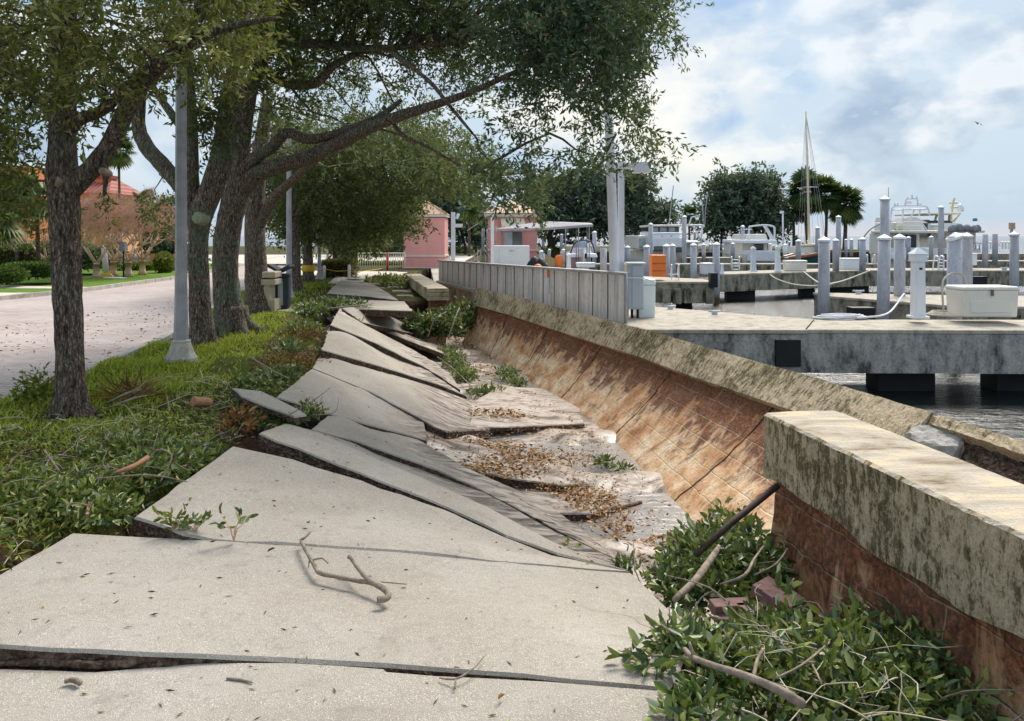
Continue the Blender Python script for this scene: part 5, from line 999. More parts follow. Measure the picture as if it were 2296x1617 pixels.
blob('hedgedull', 'brownish clipped hedge behind the white bollards', P(721, 629, 30), Vector((P(800, 600, 31.5).x, 31.8, P(760, 587, 30).z)), n=2600, leaf=.11)
blob('hedgelime', 'low hedge behind the yellowish railing', P(808, 607, 42), Vector((P(905, 600, 42).x, 42.8, P(850, 590, 42).z)), n=1200, leaf=.16)
# railing
t = thing('railing', P(855, 610, 36), 'pale yellow metal railing left of the small pink building', 'railing'); m = MB(); m2 = MB(); Yr = 36
m.tube([P(803, 568, Yr), P(908, 568, Yr)], .025, 5); m.tube([P(803, 609, Yr), P(908, 609, Yr)], .025, 5); m.build('rail', MT['cream'], t)
for px in np.linspace(803, 908, 21): m2.tube([P(px, 611, Yr), P(px, 568, Yr)], .016, 4)
m2.build('balusters', MT['cream'], t); m = MB(); m.tube([P(869, 612, Yr), P(869, 566, Yr)], .05, 6); o = m.build('gate_post', MT['red'], t); o['label'] = 'red gate post'
b = P(776, 590, 50); m = MB(); m.box(b + Vector((.1, 0, .35)), (1.2, .8, .75)); o = m.build('skip_bin', MT['greenpl']); tag(o, 'dark green metal bin behind the brownish hedge', 'bin'); bevel(o, .05)
for px, Y, hpx, lb in ((709, 52, 50, 'blue and red street sign seen between the oaks'), (503 + 577 / 2 - 289 + 578, 60, 28, 'small square road sign far down the street')):
    px = 709 if Y == 52 else 678; b = P(px, 529 + EYE * F / Y, Y); t = thing('street_sign', b, lb, 'sign'); m = MB(); m.tube([b, b + Vector((0, 0, hpx / F * Y * 1.1))], .04, 6); m.build('pole', MT['galv'], t); m = MB(); m.box(b + Vector((0, -.05, hpx / F * Y)), (.6, .04, .45)); m.build('plate', MT['blue' if Y == 52 else 'boxgrey'], t)
# ------------------------------------------------------------------ pink dock buildings
def pyramid(m, x0, x1, y0, y1, z, zt, ov=.12):
    cx, cy = (x0 + x1) / 2, (y0 + y1) / 2
    m.add([(x0 - ov, y0 - ov, z), (x1 + ov, y0 - ov, z), (x1 + ov, y1 + ov, z), (x0 - ov, y1 + ov, z), (cx, cy, zt), ], [(3, 2, 1, 0), (0, 1, 4), (1, 2, 4), (2, 3, 4), (3, 0, 4)])
def seams(m, x0, x1, y0, z, zt, y1, ov=.12, n=7):
    cx, cy = (x0 + x1) / 2, (y0 + y1) / 2; ap = Vector((cx, cy, zt))
    for i in range(n + 1):
        t = i / n; a = Vector((x0 - ov + (x1 - x0 + 2 * ov) * t, y0 - ov, z + .01)); k = 1 - abs(2 * t - 1); e = Vector((a.x, a.y + (cy - a.y) * k, z + (zt - z) * k + .015)); m.tube([a, e], .018, 4)
    for c in ((x0 - ov, y0 - ov), (x1 + ov, y0 - ov)): m.tube([Vector((*c, z + .02)), ap], .035, 5)
Y1 = 38.4; xa, xb = P(905, 0, Y1).x, P(997, 0, Y1).x; z0, z1 = P(0, 603, Y1).z, P(0, 488, Y1).z; za = P(0, 451, Y1 + 1).z
t = thing('pink_kiosk', (xa, Y1, z0), 'small pink stucco kiosk with a tan pyramid roof', 'building')
m = MB(); m.box(((xa + xb) / 2, Y1 + 1, (z0 + z1) / 2), (xb - xa, 2, z1 - z0)); m.build('wall', MT['pink'], t)
m = MB(); pyramid(m, xa, xb, Y1, Y1 + 2, z1 + .17, za); seams(m, xa, xb, Y1, z1 + .17, za, Y1 + 2); m.build('roof', MT['copper'], t)
m = MB(); m.box(((xa + xb) / 2, Y1 + 1, z1 + .10), (xb - xa + .16, 2.16, .13)); m.build('cornice', MT['trim'], t)
m = MB(); m.box(((xa + xb) / 2, Y1 + 1, P(0, 574, Y1).z), (xb - xa + .08, 2.08, .09)); m.build('band', MT['trim'], t); m = MB(); m.box(((xa + xb) / 2, Y1 + 1, z0 + .03), (xb - xa + .10, 2.1, .10)); m.build('plinth', MT['trim'], t)
Y2 = 45.0; xa, xb = P(1094, 0, Y2).x, P(1204, 0, Y2).x; z0 = -.02; z1 = P(0, 490, Y2).z; za = P(0, 450, Y2 + 1.6).z
t = thing('pink_dock_office', (xa, Y2, 0), 'larger pink dock office with a dark window and cream awnings', 'building')
m = MB(); m.box(((xa + xb) / 2, Y2 + 1.6, (z0 + z1) / 2), (xb - xa, 3.2, z1 - z0)); m.build('wall', MT['pink'], t)
m = MB(); pyramid(m, xa, xb, Y2, Y2 + 3.2, z1 + .32, za, .3); seams(m, xa, xb, Y2, z1 + .32, za, Y2 + 3.2, .3); m.build('roof', MT['copper'], t)
m = MB(); m.box(((xa + xb) / 2, Y2 + 1.6, z1 + .2), (xb - xa + .4, 3.6, .2)); m.build('cornice', MT['trim'], t); m = MB(); m.box(((xa + xb) / 2, Y2 + 1.6, z1 + .04), (xb - xa + .2, 3.4, .12)); m.build('eave_board', MT['copper'], t)
def face_box(px0, py0, px1, py1, Y, d, name, mat, par): 
    a = P(px0, py0, Y); c = P(px1, py1, Y); m = MB(); m.box(((a.x + c.x) / 2, Y, (a.z + c.z) / 2), (abs(c.x - a.x), d, abs(a.z - c.z))); return m.build(name, mat, par)
face_box(1092, 513, 1206, 517, Y2 - .0, .14, 'band', MT['trim'], t); face_box(1092, 559, 1206, 563, Y2, .14, 'band', MT['trim'], t)
wn = face_box(1129, 518, 1172, 552, Y2 - .02, .10, 'window', MT['trim'], t); wn.parent = t
for a_, b_, mt in ((1131, 1149, 'glasslt'), (1151, 1170, 'glass')):
    o = face_box(a_, 520, b_, 550, Y2 - .05, .08, 'pane', MT[mt], None); mw = o.matrix_world.copy(); o.parent = wn; o.matrix_parent_inverse = Matrix.Translation(-t.location) @ Matrix.Identity(4); 
    o.matrix_parent_inverse = (Matrix.Translation(t.location) @ wn.matrix_parent_inverse).inverted()
m = MB(); a = P(1122, 489, Y2); b = P(1174, 489, Y2); c = P(1180, 509, Y2 - .7); d = P(1125, 509, Y2 - .7); up = Vector((0, 0, .04)); m.add([a, b, c, d, a + up, b + up, c + up, d + up], [(0, 1, 2, 3), (7, 6, 5, 4), (0, 4, 5, 1), (1, 5, 6, 2), (2, 6, 7, 3), (3, 7, 4, 0)]); m.build('awning', MT['cream'], t)
m = MB(); a = P(1091, 490, Y2 + .3); b = P(1091, 490, Y2 + 2); c = P(1047, 518, Y2 + 2); d = P(1047, 518, Y2 + .3); m.add([a, b, c, d, a + up, b + up, c + up, d + up], [(0, 1, 2, 3), (7, 6, 5, 4), (0, 4, 5, 1), (1, 5, 6, 2), (2, 6, 7, 3), (3, 7, 4, 0)]); m.build('awning', MT['cream'], t)
for s0, s1, nm in (((1049, 588), (1078, 560), 'stair_rail'), ((1086, 560), (1110, 592), 'stair_rail'), ((999, 562), (1013, 590), 'stair_rail')):
    m = MB(); a = P(*s0, 43.6); b = P(*s1, 43.6)
    for k in (0, .3): m.tube([a + Vector((0, 0, -k)), b + Vector((0, 0, -k))], .03, 5)
    for q in np.linspace(0, 1, 5): pp = a.lerp(b, q); m.tube([pp, Vector((pp.x, pp.y, min(0, pp.z) - .0))], .02, 4)
    m.build(nm, MT['trim'], t)
m = MB()
for px in (1081, 1085, 1092): m.tube([P(px, 590, 43.5), P(px, 512, 43.5)], .03, 5)
m.build('porch_frame', MT['galv'], t)
# ------------------------------------------------------------------ things on the quay
def sheet_fence():
    a = Vector((2.06, 14.1, -.02)); b = Vector((-2.60, 27.2, .0)); t = thing('sheet_metal_fence', a, 'long low fence of grey ribbed metal sheets on the quay edge', 'fence'); d = (b - a); L_ = d.length; d.normalize(); nr = Vector((-d.y, d.x, 0)); 
    if nr.x > 0: nr = -nr
    m = MB(); n = 21
    hz = lambda s: .90 + (.70 - .90) * s
    for i in range(n):
        s0, s1 = i / n, (i + 1) / n; q0 = a + d * L_ * s0; q1 = a + d * L_ * (s1 - .0018); o = nr * (random.uniform(-.006, .006)); m.add([q0 + o, q1 + o, q1 + o + Vector((0, 0, hz(s1))), q0 + o + Vector((0, 0, hz(s0)))] + [q0 + o - nr * .03, q1 + o - nr * .03, q1 + o - nr * .03 + Vector((0, 0, hz(s1))), q0 + o - nr * .03 + Vector((0, 0, hz(s0)))], [(0, 1, 2, 3), (7, 6, 5, 4), (0, 3, 7, 4), (1, 5, 6, 2), (3, 2, 6, 7)])
    m.build('sheets', MT['metal'], t)
    m = MB()
    for i in range(1, n):
        q = a + d * L_ * i / n + nr * .008; h_ = hz(i / n); m.box((q.x, q.y, h_ / 2), (.016, .016, h_ - .02), math.atan2(d.y, d.x))
    m.build('seams', MT['darkseam'], t)
    m = MB(); m.add([], []); p = [a + nr * .06, b + nr * .06, b - nr * .12, a - nr * .12]; up = [Vector((0, 0, h)) for h in (hz(0), hz(1), hz(1), hz(0))]; m.add([p[i] + up[i] for i in range(4)] + [p[i] + up[i] + Vector((0, 0, .05)) for i in range(4)], [(3, 2, 1, 0), (4, 5, 6, 7), (0, 1, 5, 4), (1, 2, 6, 5), (2, 3, 7, 6), (3, 0, 4, 7)]); m.build('top_rail', MT['galv'], t)
    m = MB(); m.tube([a - d * .04, a - d * .04 + Vector((0, 0, .93))], .035, 8); m.build('end_post', MT['galv'], t)
    # small weathered depth sign, red over white
    q = a + d * L_ * .26 + nr * .03; o = MB(); o.box(q + Vector((0, 0, .78)), (.05, .05, .22)); o.build('marker_strip', MT['orange'], t); o = MB(); o.box(q + Vector((0, 0, .48)), (.05, .05, .36)); o.build('marker_strip', MT['white'], t)
    m = MB(); pp = [a + d * L_ * s + nr * (.05 + .02 * random.random()) + Vector((0, 0, .0 + .03 * random.random())) for s in np.linspace(.3, 1, 30)]; m.tube(pp, .025, 5, True, .3); m.build('bottom_cable', MT['white'], t)
sheet_fence()
def boxobj(name, p0, p1, Y, d, mat, label, cat, bev=.02, group=None, lid=None, rz=0):
    a = P(*p0, Y); c = P(*p1, Y); t = thing(name, ((a.x + c.x) / 2, Y + d / 2, min(a.z, c.z)), label, cat, group); h = abs(a.z - c.z); wd = abs(c.x - a.x)
    if lid:
        m = MB(); m.box(((a.x + c.x) / 2, Y + d / 2, min(a.z, c.z) + (h - lid) / 2), (wd * .93, d * .93, h - lid), rz, 1.05); bevel(m.build('body', MT[mat], t), bev); m = MB(); m.box(((a.x + c.x) / 2, Y + d / 2, max(a.z, c.z) - lid / 2), (wd * 1.02, d * 1.02, lid), rz, .97); bevel(m.build('lid', MT[mat], t), bev)
    else: m = MB(); m.box(((a.x + c.x) / 2, Y + d / 2, (a.z + c.z) / 2), (wd, d, h), rz); bevel(m.build('body', MT[mat], t), bev)
    return t, ((a.x + c.x) / 2, Y, min(a.z, c.z)), wd, h
# tall white pole pair
t = thing('double_pole', P(1384, 700, 15.0), 'pair of tall white poles at the near end of the grey fence', 'pole'); m = MB(); m.tube([P(1395, 735, 15), P(1378, 608, 15), P(1368, 330, 15), P(1362, 200, 15)], [.10, .098, .09, .085], 12); m.build('pole', MT['paintpole'], t)
t = thing('dock_lamp', P(1396, 735, 15.1), 'white square armed dock lamp beside the tall leaning pole', 'lamp'); m = MB(); a = P(1397, 735, 15.15); b = P(1388, 362, 15.15); m.box((a.x / 2 + b.x / 2, 15.15, (a.z + b.z) / 2), (.115, .115, a.z * -1 + b.z)); m.build('post', MT['paintpole'], t)
m = MB(); a = P(1394, 366, 15.15); c = P(1420, 378, 15.15); m.box(((a.x + c.x) / 2, 15.15, (a.z + c.z) / 2), (c.x - a.x, .1, a.z - c.z)); m.build('arm', MT['paintpole'], t); m = MB(); a = P(1419, 364, 15.15); c = P(1456, 388, 15.15); m.box(((a.x + c.x) / 2, 15.15, (a.z + c.z) / 2), (c.x - a.x, .24, a.z - c.z)); bevel(m.build('lamp_head', MT['paintpole'], t), .01)
t = thing('dock_lamp', P(1019, 590, 34), 'white dock lamp with a side box right of the small kiosk', 'lamp'); m = MB(); a = P(1016, 600, 34); b = P(1013, 476, 34); m.box((a.x, 34, (a.z + b.z) / 2), (.17, .17, b.z - a.z)); m.build('post', MT['paintpole'], t); m = MB(); a = P(1018, 502, 34); c = P(1037, 510, 34); m.box(((a.x + c.x) / 2, 34, (a.z + c.z) / 2), (c.x - a.x, .2, a.z - c.z)); m.build('lamp_head', MT['paintpole'], t)
m = MB(); m.tube([P(1024, 491, 34), P(1028, 479, 34)], .06, 8); m.build('camera_head', MT['white'], t)
t = thing('white_post', P(1104, 592, 40), 'plain white post in front of the dock office', 'post'); m = MB(); a = P(1104, 597, 37); b = P(1103, 472, 37); m.box((a.x, 37, (a.z + b.z) / 2), (.15, .15, b.z - a.z)); m.build('shaft', MT['paintpole'], t)
# electrical cabinet
t, c, wd, h = boxobj('electric_cabinet', (1409, 592), (1443, 694), 14.9, .25, 'boxgrey', 'tall grey electric cabinet at the end of the metal fence', 'cabinet', .008)
m = MB(); m.box((c[0] + .03, c[1] - .012, c[2] + h / 2), (wd * .72, .02, h * .94)); bevel(m.build('door', MT['boxgrey'], t), .005); m = MB(); m.box((c[0], c[1] + .1, c[2] + h + .015), (wd * 1.25, .34, .03)); m.build('hood', MT['boxmint'], t)
m = MB(); m.tube([(c[0] - .06, c[1] + .1, c[2]), (c[0] - .06, c[1] + .1, 0)], .03, 7); m.tube([(c[0] + .05, c[1] + .1, c[2]), (c[0] + .05, c[1] + .1, 0)], .025, 7); m.build('conduit', MT['black'], t)
boxobj('pump_box', (1428, 626), (1471, 731), 15.1, .5, 'boxmint', 'pale mint dock box behind the grey electric cabinet', 'box', .03, None, .12)
boxobj('brown_post', (1401, 592), (1410, 735), 15.3, .2, 'beige', 'brown concrete post between the poles and the cabinet', 'post', .01)
m = MB(); m.tube(smooth_path([P(1401, 623, 14.85), P(1440, 624, 14.85), P(1471, 633, 14.95)], 3), .012, 6); tag(m.build('rope_loop', MT['ropewhite']), 'thin white rope tied round the grey cabinet', 'rope')
t, c, wd, h = boxobj('barrier_box', (1462, 572), (1494, 621), 27.6, .6, 'orange', 'bright orange slatted box between the grey pilings', 'box', .03)
for z in (.28, .62): m = MB(); m.box((c[0], c[1] - .005, c[2] + h * z), (wd * .99, .02, .02)); m.build('groove', MT['red'], t)
t, c, wd, h = boxobj('utility_cabinet', (1107, 551), (1187, 602), 33, .8, 'white', 'wide white utility cabinet behind the metal fence', 'cabinet', .02)
m = MB(); m.box((c[0] + .08, c[1] - .015, c[2] + h * .48), (wd * .78, .02, h * .8)); bevel(m.build('door', MT['white'], t), .006); m = MB(); m.box((c[0], c[1] - .04, c[2] + h * .78), (.22, .03, .03)); m.build('handle', MT['boxgrey'], t)
def lump(name, cs, mat, label, cat):
    m = MB()
    for px, py, Y, r, sz in cs: c = P(px, py, Y); m.lathe(c - Vector((0, 0, r * sz)), [(r * .8, 0), (r, r * sz * .6), (r * .85, r * sz * 1.3), (r * .45, r * sz * 1.8), (r * .05, r * sz * 2)], 9)
    return tag(m.build(name, MT[mat]), label, cat)
lump('covered_kayaks', [(1198, 600, 30, .30, 1.5), (1212, 600, 30, .30, 1.3), (1190, 602, 30, .22, 1.5), (1224, 606, 30, .2, 1.4)], 'black', 'black covered gear right of the white utility cabinet', 'cover')
lump('kayak', [(1070, 602, 30, .26, 1.2), (1056, 602, 30, .24, 1.1)], 'black', 'black covered gear low behind the metal fence', 'cover')
for px, ty, Y, s_, lb in ((1253, 571, 38.2, .20, 'orange barrel standing right of the black gear'), (1206, 592, 29.0, .16, 'orange float peeping over the metal fence, under the black gear'), (1040, 586, 29.5, .16, 'orange float peeping over the metal fence near its far end')):
    c = P(px, ty, Y); h_ = c.z; m = MB(); m.lathe((c.x, c.y, 0), [(s_ * .8, 0), (s_, .04), (s_, h_ - .14), (s_ * .75, h_ - .04), (s_ * .25, h_)], 12); tag(m.build('float', MT['orange']), lb, 'float')
# fabric canopy
t = thing('fabric_canopy', P(1290, 595, 41), 'grey fabric canopy on thin poles right of the dock office', 'canopy'); Yc = 39
L0, L1, R0, R1, A0, A1 = P(1109, 513, Yc), P(1125, 512, Yc + 3), P(1330, 503, Yc), P(1325, 500, Yc + 3), P(1216, 496, Yc + .9), P(1216, 496, Yc + 2.1)
m = MB(); dn = Vector((0, 0, -.12)); fr = P(1216, 511, Yc)
m.add([L0, R0, R1, L1, A0, A1, fr, L0 + dn, R0 + dn, R1 + dn, L1 + dn, fr + dn], [(0, 6, 4), (6, 1, 4), (1, 2, 5, 4), (2, 3, 5), (3, 0, 4, 5), (0, 7, 11, 6), (6, 11, 8, 1), (1, 8, 9, 2), (2, 9, 10, 3), (3, 10, 7, 0), (7, 10, 9, 8, 11)]); m.build('fabric', MT['canvas'], t)
for px, Y in ((1268, Yc), (1292, Yc + 1), (1297, Yc), (1316, Yc + 2), (1321, Yc), (1112, Yc), (1125, Yc + 2)):
    m = MB(); a = P(px, 508, Y); m.tube([a, Vector((a.x, a.y, -.02 if px > 1300 else 0))], .028, 6); m.build('pole', MT['galv'], t)
# dock boxes
t, c, wd, h = boxobj('dock_box', (2160, 643), (2288, 712), 14.0 + .0, .62, 'offwhite', 'largest white dock box with a latch, at the right edge of the near dock', 'dock box', .03, 'white dock boxes', .07)
for o in t.children: pass
m = MB(); m.box((c[0], c[1] - .02, c[2] + h * .80), (.035, .03, .11)); m.build('latch', MT['rustbrick'], t); m = MB(); m.box((c[0] + .0, c[1] + .015, c[2] + h * .35), (wd * .72, .02, h * .40), 0, 1.03); bevel(m.build('front_panel', MT['offwhite'], t), .008)
for p0, p1, Y, lb in (((1764, 584), (1811, 608), 34.8, 'cream dock box on the middle pier right of the power posts'), ((1889, 579), (1937, 605), 36.5, 'white dock box on the middle pier between two grey pilings'), ((1576, 590), (1603, 616), 30.5, 'small white dock box left of a tall slim piling'), ((2178, 568), (2192, 595), 37, 'white dock box half hidden behind the slant capped piling'), ((1293, 589), (1336, 600), 36, 'low white dock box under the fabric canopy')):
    boxobj('dock_box', p0, p1, Y, .6, 'offwhite' if 'cream' in lb else 'white', lb, 'dock box', .03, 'white dock boxes', .08)
# power posts
def power_post(px, py0, py1, wpx, Y, label, big=False):
    a = P(px, py0, Y); b = P(px, py1, Y); h = a.z - b.z; w_ = wpx * Y / F; t = thing('power_post', b, label, 'power post', 'white power posts on the docks')
    m = MB(); m.box(b + Vector((0, 0, h * .40)), (w_ * .84, w_ * .84, h * .80), 0, .92 if big else .62); bevel(m.build('body', MT['white'], t), .012); m = MB(); m.box(b + Vector((0, 0, .02)), (w_ * 1.25 if big else w_, w_ * 1.2, .05)); bevel(m.build('foot', MT['white'], t), .01)
    q = .95 if big else .66; m = MB(); m.box(b + Vector((0, 0, h * .86)), (w_ * q, w_ * q, h * .12)); m.build('head', MT['white'], t); m = MB(); m.box(b + Vector((0, 0, h * .955)), (w_ * 1.1 * q * 1.04, w_ * 1.1 * q * 1.04, h * .09), 0, .12); m.build('cap', MT['white'], t)
    if big: m = MB(); m.box(b + Vector((0, -w_ * .41, h * .70)), (w_ * .24, .02, h * .03)); m.build('meter_slot', MT['black'], t); m = MB(); m.box(b + Vector((0, -w_ * .405, h * .38)), (w_ * .60, .02, h * .66)); bevel(m.build('panel', MT['white'], t), .004)
power_post(2058, 555, 713, 29, 14.25, 'large white square power post beside the coiled rope', True)
power_post(1689, 552, 609, 14.5, 33.2, 'left of the two white tapered power posts on the middle pier'); power_post(1744, 549, 609, 14.5, 34, 'right of the two white tapered power posts on the middle pier'); power_post(1275, 568, 606, 13, 30, 'short white power post under the fabric canopy')
power_post(1619, 590, 615, 9, 31.5, 'small white power post left of the middle pier ladder')
# pilings
PG = 'grey pilings of the marina'
def piling(px, ty, by, wpx, label, lean=0, cap=True, slant=False, Y=None, white=False, below=0.0):
    Y = Y or .285 * F / wpx; a = P(px + lean, ty, Y); b = P(px, by, Y); b.z = min(b.z, -1.3) if by > 615 or below else min(b.z, .0); r = wpx * Y / F / 2; t = thing('piling', (b.x, b.y, b.z), label, 'piling', PG)
    hc = r * .55 if cap else 0; m = MB(); top = a - Vector((0, 0, hc)); m.tube([b, top], [r, r * .97], 16); m.build('shaft', MT['white' if white else 'pile'], t)
    if cap:
        m = MB(); s = .35 * r if slant else 0
        vs = []; 
        for rr_, z in ((r * 1.12, -.35 * r), (r * 1.14, 0), (.02 * r, hc * 1.15)):
            for k in range(16): an = k / 16 * 6.283; x = math.cos(an) * rr_; vs.append(top + Vector((x, math.sin(an) * rr_, z + (x / r * s))))
        m.add(vs, [(i * 16 + k, i * 16 + (k + 1) % 16, (i + 1) * 16 + (k + 1) % 16, (i + 1) * 16 + k) for i in range(2) for k in range(16)] + [tuple(range(16))[::-1], tuple(range(32, 48))], False); m.build('cap', MT['white'], t)
    return t
for row in [
 (1846, 531, 714, 25, 'thick grey piling behind the near dock, left of the white rope pile', 2), (1978, 526, 712, 27, 'thick leaning grey piling directly left of the large power post', 5), (2017, 525, 657, 24, 'grey piling just left of the large power post, behind it', 0),
 (2168, 522, 655, 23, 'grey piling hidden partly behind the slant capped piling', 0), (2274, 520, 645, 19, 'grey piling near the right edge behind the largest dock box', 0), (1984, 440, 660, 20.5, 'tallest grey piling, rising against the motor yacht', 0),
 (1606, 543, 699, 16, 'grey piling with a stained foot standing in open water', 0), (1494, 547, 690, 15, 'left one of the close pair of pilings by the orange box', 0), (1508, 547, 625, 13, 'right one of the close pair of pilings by the orange box', 0),
 (1407, 551, 592, 12, 'grey piling directly right of the tall white poles', 0), (1423, 554, 592, 6.5, 'thin piling between the poles and the cabin cruiser', 0), (1450, 549, 627, 14, 'grey piling just left of the orange box', 0), (1459, 500, 620, 10, 'tall slim piling in front of the left edge of the cabin cruiser', 0),
 (1534, 483, 618, 10.5, 'tall slim piling in front of the right part of the cabin cruiser', 0), (1555, 545, 627, 14.5, 'grey piling right of the ladder hoops by the orange box', 0), (1558, 519, 548, 6, 'thin tall piling behind the right part of the cabin cruiser', 0),
 (1578, 546, 592, 9, 'grey piling above the small white dock box', 0), (1592, 546, 577, 6.5, 'thin far piling above the small white dock box', 0), (1623, 546, 587, 7.5, 'first far piling right of the stained water piling', 0), (1631, 546, 577, 6, 'second far piling right of the stained water piling', 0),
 (1643, 544, 581, 9, 'third far piling right of the stained water piling', 0), (1665, 505, 590, 8.5, 'tall slim piling at the left side of the small flybridge boat', 0), (1673, 519, 560, 5.5, 'thin piling touching the small flybridge boat', 0), (1677, 546, 600, 7, 'piling left of the left tapered power post', 0),
 (1716, 542, 584, 6.5, 'thin piling in front of the small flybridge boat cockpit', 0), (1770, 541, 575, 5, 'thin far piling above the cream dock box', 0), (1790, 537, 583, 12, 'grey piling in front of the bow of the sailing boat', 0), (1813, 538, 582, 8, 'grey piling right under the sailboat mast', 0),
 (1833, 508, 537, 10, 'high capped piling top right of the sailboat mast', 0), (1874, 535, 599, 14, 'grey piling left of the white dock box on the middle pier', 0), (1880, 483, 597, 11, 'tall piling in front of the round headed palm', 0), (1897, 536, 577, 6.5, 'left thin piling below the round headed palm', 0),
 (1909, 535, 575, 8, 'right thin piling below the round headed palm', 0), (1926, 536, 580, 5, 'thin piling left of the curved outrigger pole', 0), (1934, 532, 597, 14, 'grey piling at the foot of the curved outrigger pole', 0), (2037, 530, 577, 9.5, 'slim piling in front of the dark yacht door', 0),
 (2088, 529, 596, 9.5, 'slim piling right of the dark yacht door', 0), (2110, 461, 598, 12.5, 'tall piling between the two motor yachts', 0), (1218, 534, 562, 6.5, 'thin piling right of the dock office', 0), (1215, 560, 586, 13, 'short wide piling at the corner of the dock office', 0),
 (1231, 558, 587, 8, 'short piling left of the orange fender', 0), (1259, 524, 575, 7, 'tall thin piling under the canopy, left side', 0), (1263, 558, 586, 9, 'short piling behind the short white power post', 0), (1333, 518, 598, 9.5, 'tall slim piling at the right end of the canopy', 0)]:
    px, ty, by, wp, lb, ln_ = row; piling(px, ty, by, wp, lb, ln_)
piling(2140, 522, 706, 31, 'thickest grey piling, its white cap slanting', 0, True, True)
piling(1727, 545, 575, 8.5, 'white painted piling beside the small flybridge boat', white=True); piling(1760, 547, 586, 9, 'white painted piling right of the right tapered power post', white=True)
for px, ty, by, wp, lb in ((2209, 526, 566, 12.5, 'capless grey piling right of the yachts'), (2231, 525, 560, 11.5, 'second capless grey piling right of the yachts'), (1353, 557, 610, 15.5, 'short capless grey piling left of the tall white poles')): piling(px, ty, by, wp, lb, cap=False)
t = thing('channel_marker', P(2268, 560, 60), 'thin post with an orange top at the right edge', 'marker'); m = MB(); m.tube([P(2268, 565, 50), P(2268, 502, 50)], .10, 8); m.build('post', MT['pile'], t); m = MB(); m.box(P(2269, 507, 50) , (.24, .3, .42)); m.build('board', MT['copper'], t)
t = thing('light_pole', P(1755, 560, 60), 'thin white light pole in front of the broad park tree', 'pole'); m = MB(); m.tube([P(1756, 565, 60), P(1755, 474, 60)], .06, 8); m.build('shaft', MT['white'], t); m = MB(); m.box(P(1753, 476, 60), (.26, .2, .2)); m.build('lamp_head', MT['white'], t)
# ropes, cleats, ladders
def rope(label, pts, r, mat='rope', name='rope', k=5): m = MB(); m.tube(smooth_path(pts, k), r, 7); return tag(m.build(name, MT[mat]), label, 'rope')
rope('pale rope sagging from the middle pier to the piling', [P(1799, 610, 33) if 0 else P(1799 - 0, 609, 33.8), P(1835, 628, 30), P(1846 - 60, 640, 28) if 0 else P(1870 - 0, 640, 24) if 0 else P(1800 + 20, 621, 31)][:1] + [P(1730 + 75, 612, 33), P(1760 + 60, 624, 29), P(1846, 641, 22)], .03)
rope('pale rope sagging across the face of the middle pier', [P(1797 - 0, 609, 33.7)] if 0 else [P(1722 - 0 + 0, 612, 34), P(1740, 625, 31.5), P(1775, 637, 28), P(1812, 641.5, 24), P(1836, 641, 21)], .028)
rope('pale rope rising from the thick piling to the pier edge', [P(1856, 638, 20.5), P(1890, 630, 26), P(1920, 619, 31), P(1950, 607, 35.2)], .028)
rope('heavy white rope running from the finger dock cleat down to the rope pile', [P(2027, 659, 19.2), P(2020, 668, 18.3), P(2010, 683, 17), P(1995, 700, 15.7), P(1975, 708, 14.9), P(1950, 711, 14.7), P(1920, 713, 14.6)], .02, 'ropewhite')
def coil(name, label, c, rx, ry, n, r, mat, rs):
    m = MB(); pts = []
    for i in range(n * 16):
        a = i / 16 * 6.283; q = 1 - .35 * (i / (n * 16)); pts.append(Vector(c) + Vector((math.cos(a) * rx * q * (1 + rs * math.sin(a * 2.3 + i * .11)), math.sin(a) * ry * q * (1 + rs * math.cos(a * 1.7 + i * .07)), .02 + .012 * (i / 16) + rs * .02 * math.sin(i))))
    m.tube(pts, r, 6); return tag(m.build(name, MT[mat]), label, 'rope')
coil('coiled_rope', 'round coil of tan rope right of the large power post', G(2119, 709, 0), .33, .36, 6, .017, 'rope', .02); coil('rope_pile', 'loose pile of white rope on the near dock', G(1886, 716, 0), .46, .20, 6, .018, 'ropewhite', .22)
m = MB(); pts = [P(2125, 640 + 30, 14.9), P(2122, 620, 14.9), P(2135, 606, 14.9)]; m.tube(smooth_path([P(2116, 706, 15.2), P(2113, 640, 15.2), P(2122, 620, 15.3), P(2140, 612, 15.5), P(2160, 618, 15.5), P(2168, 640, 15.4)], 5), .02, 7); tag(m.build('hose', MT['rope']), 'hose looping behind the thickest piling', 'hose')
m = MB(); m.lathe(P(2141, 655, 15.85) - Vector((0, 0, .05)), [(.165, 0), (.175, .02), (.165, .045)], 16); tag(m.build('rope_ring', MT['cream']), 'cream rope tied round the thickest piling', 'rope')
for px, py, z, s, lb in ((1373 + 105, 0, 0, 0, ''),): pass
for (px, py, lb) in ((1664 - 30 + 0, 0, ''),): pass
def cleat(px, py, label, s=1.0, z=0.0):
    b = G(px, py, z); t = MB(); t.box(b + Vector((0, 0, .03 * s)), (.10 * s, .07 * s, .06 * s)); t.tube([b + Vector((-.12 * s, 0, .075 * s)), b + Vector((0, 0, .065 * s)), b + Vector((.12 * s, 0, .075 * s))], .018 * s, 6); tag(t.build('cleat', MT['boxgrey']), label, 'cleat', 'dock cleats')
cleat(1503, 694, 'cleat at the edge of the near quay, beside the pair of pilings'); cleat(1602, 706, 'cleat on the near dock in front of the stained water piling'); cleat(1925, 660, 'cleat on the pointed finger dock', 1.3); cleat(1797, 607, 'cleat on the middle pier where the ropes start', 1.6); cleat(2252, 606, 'cleat on the middle pier near the right edge', 1.6); cleat(1508, 622, 'cleat among the pilings by the orange box', 1.5)
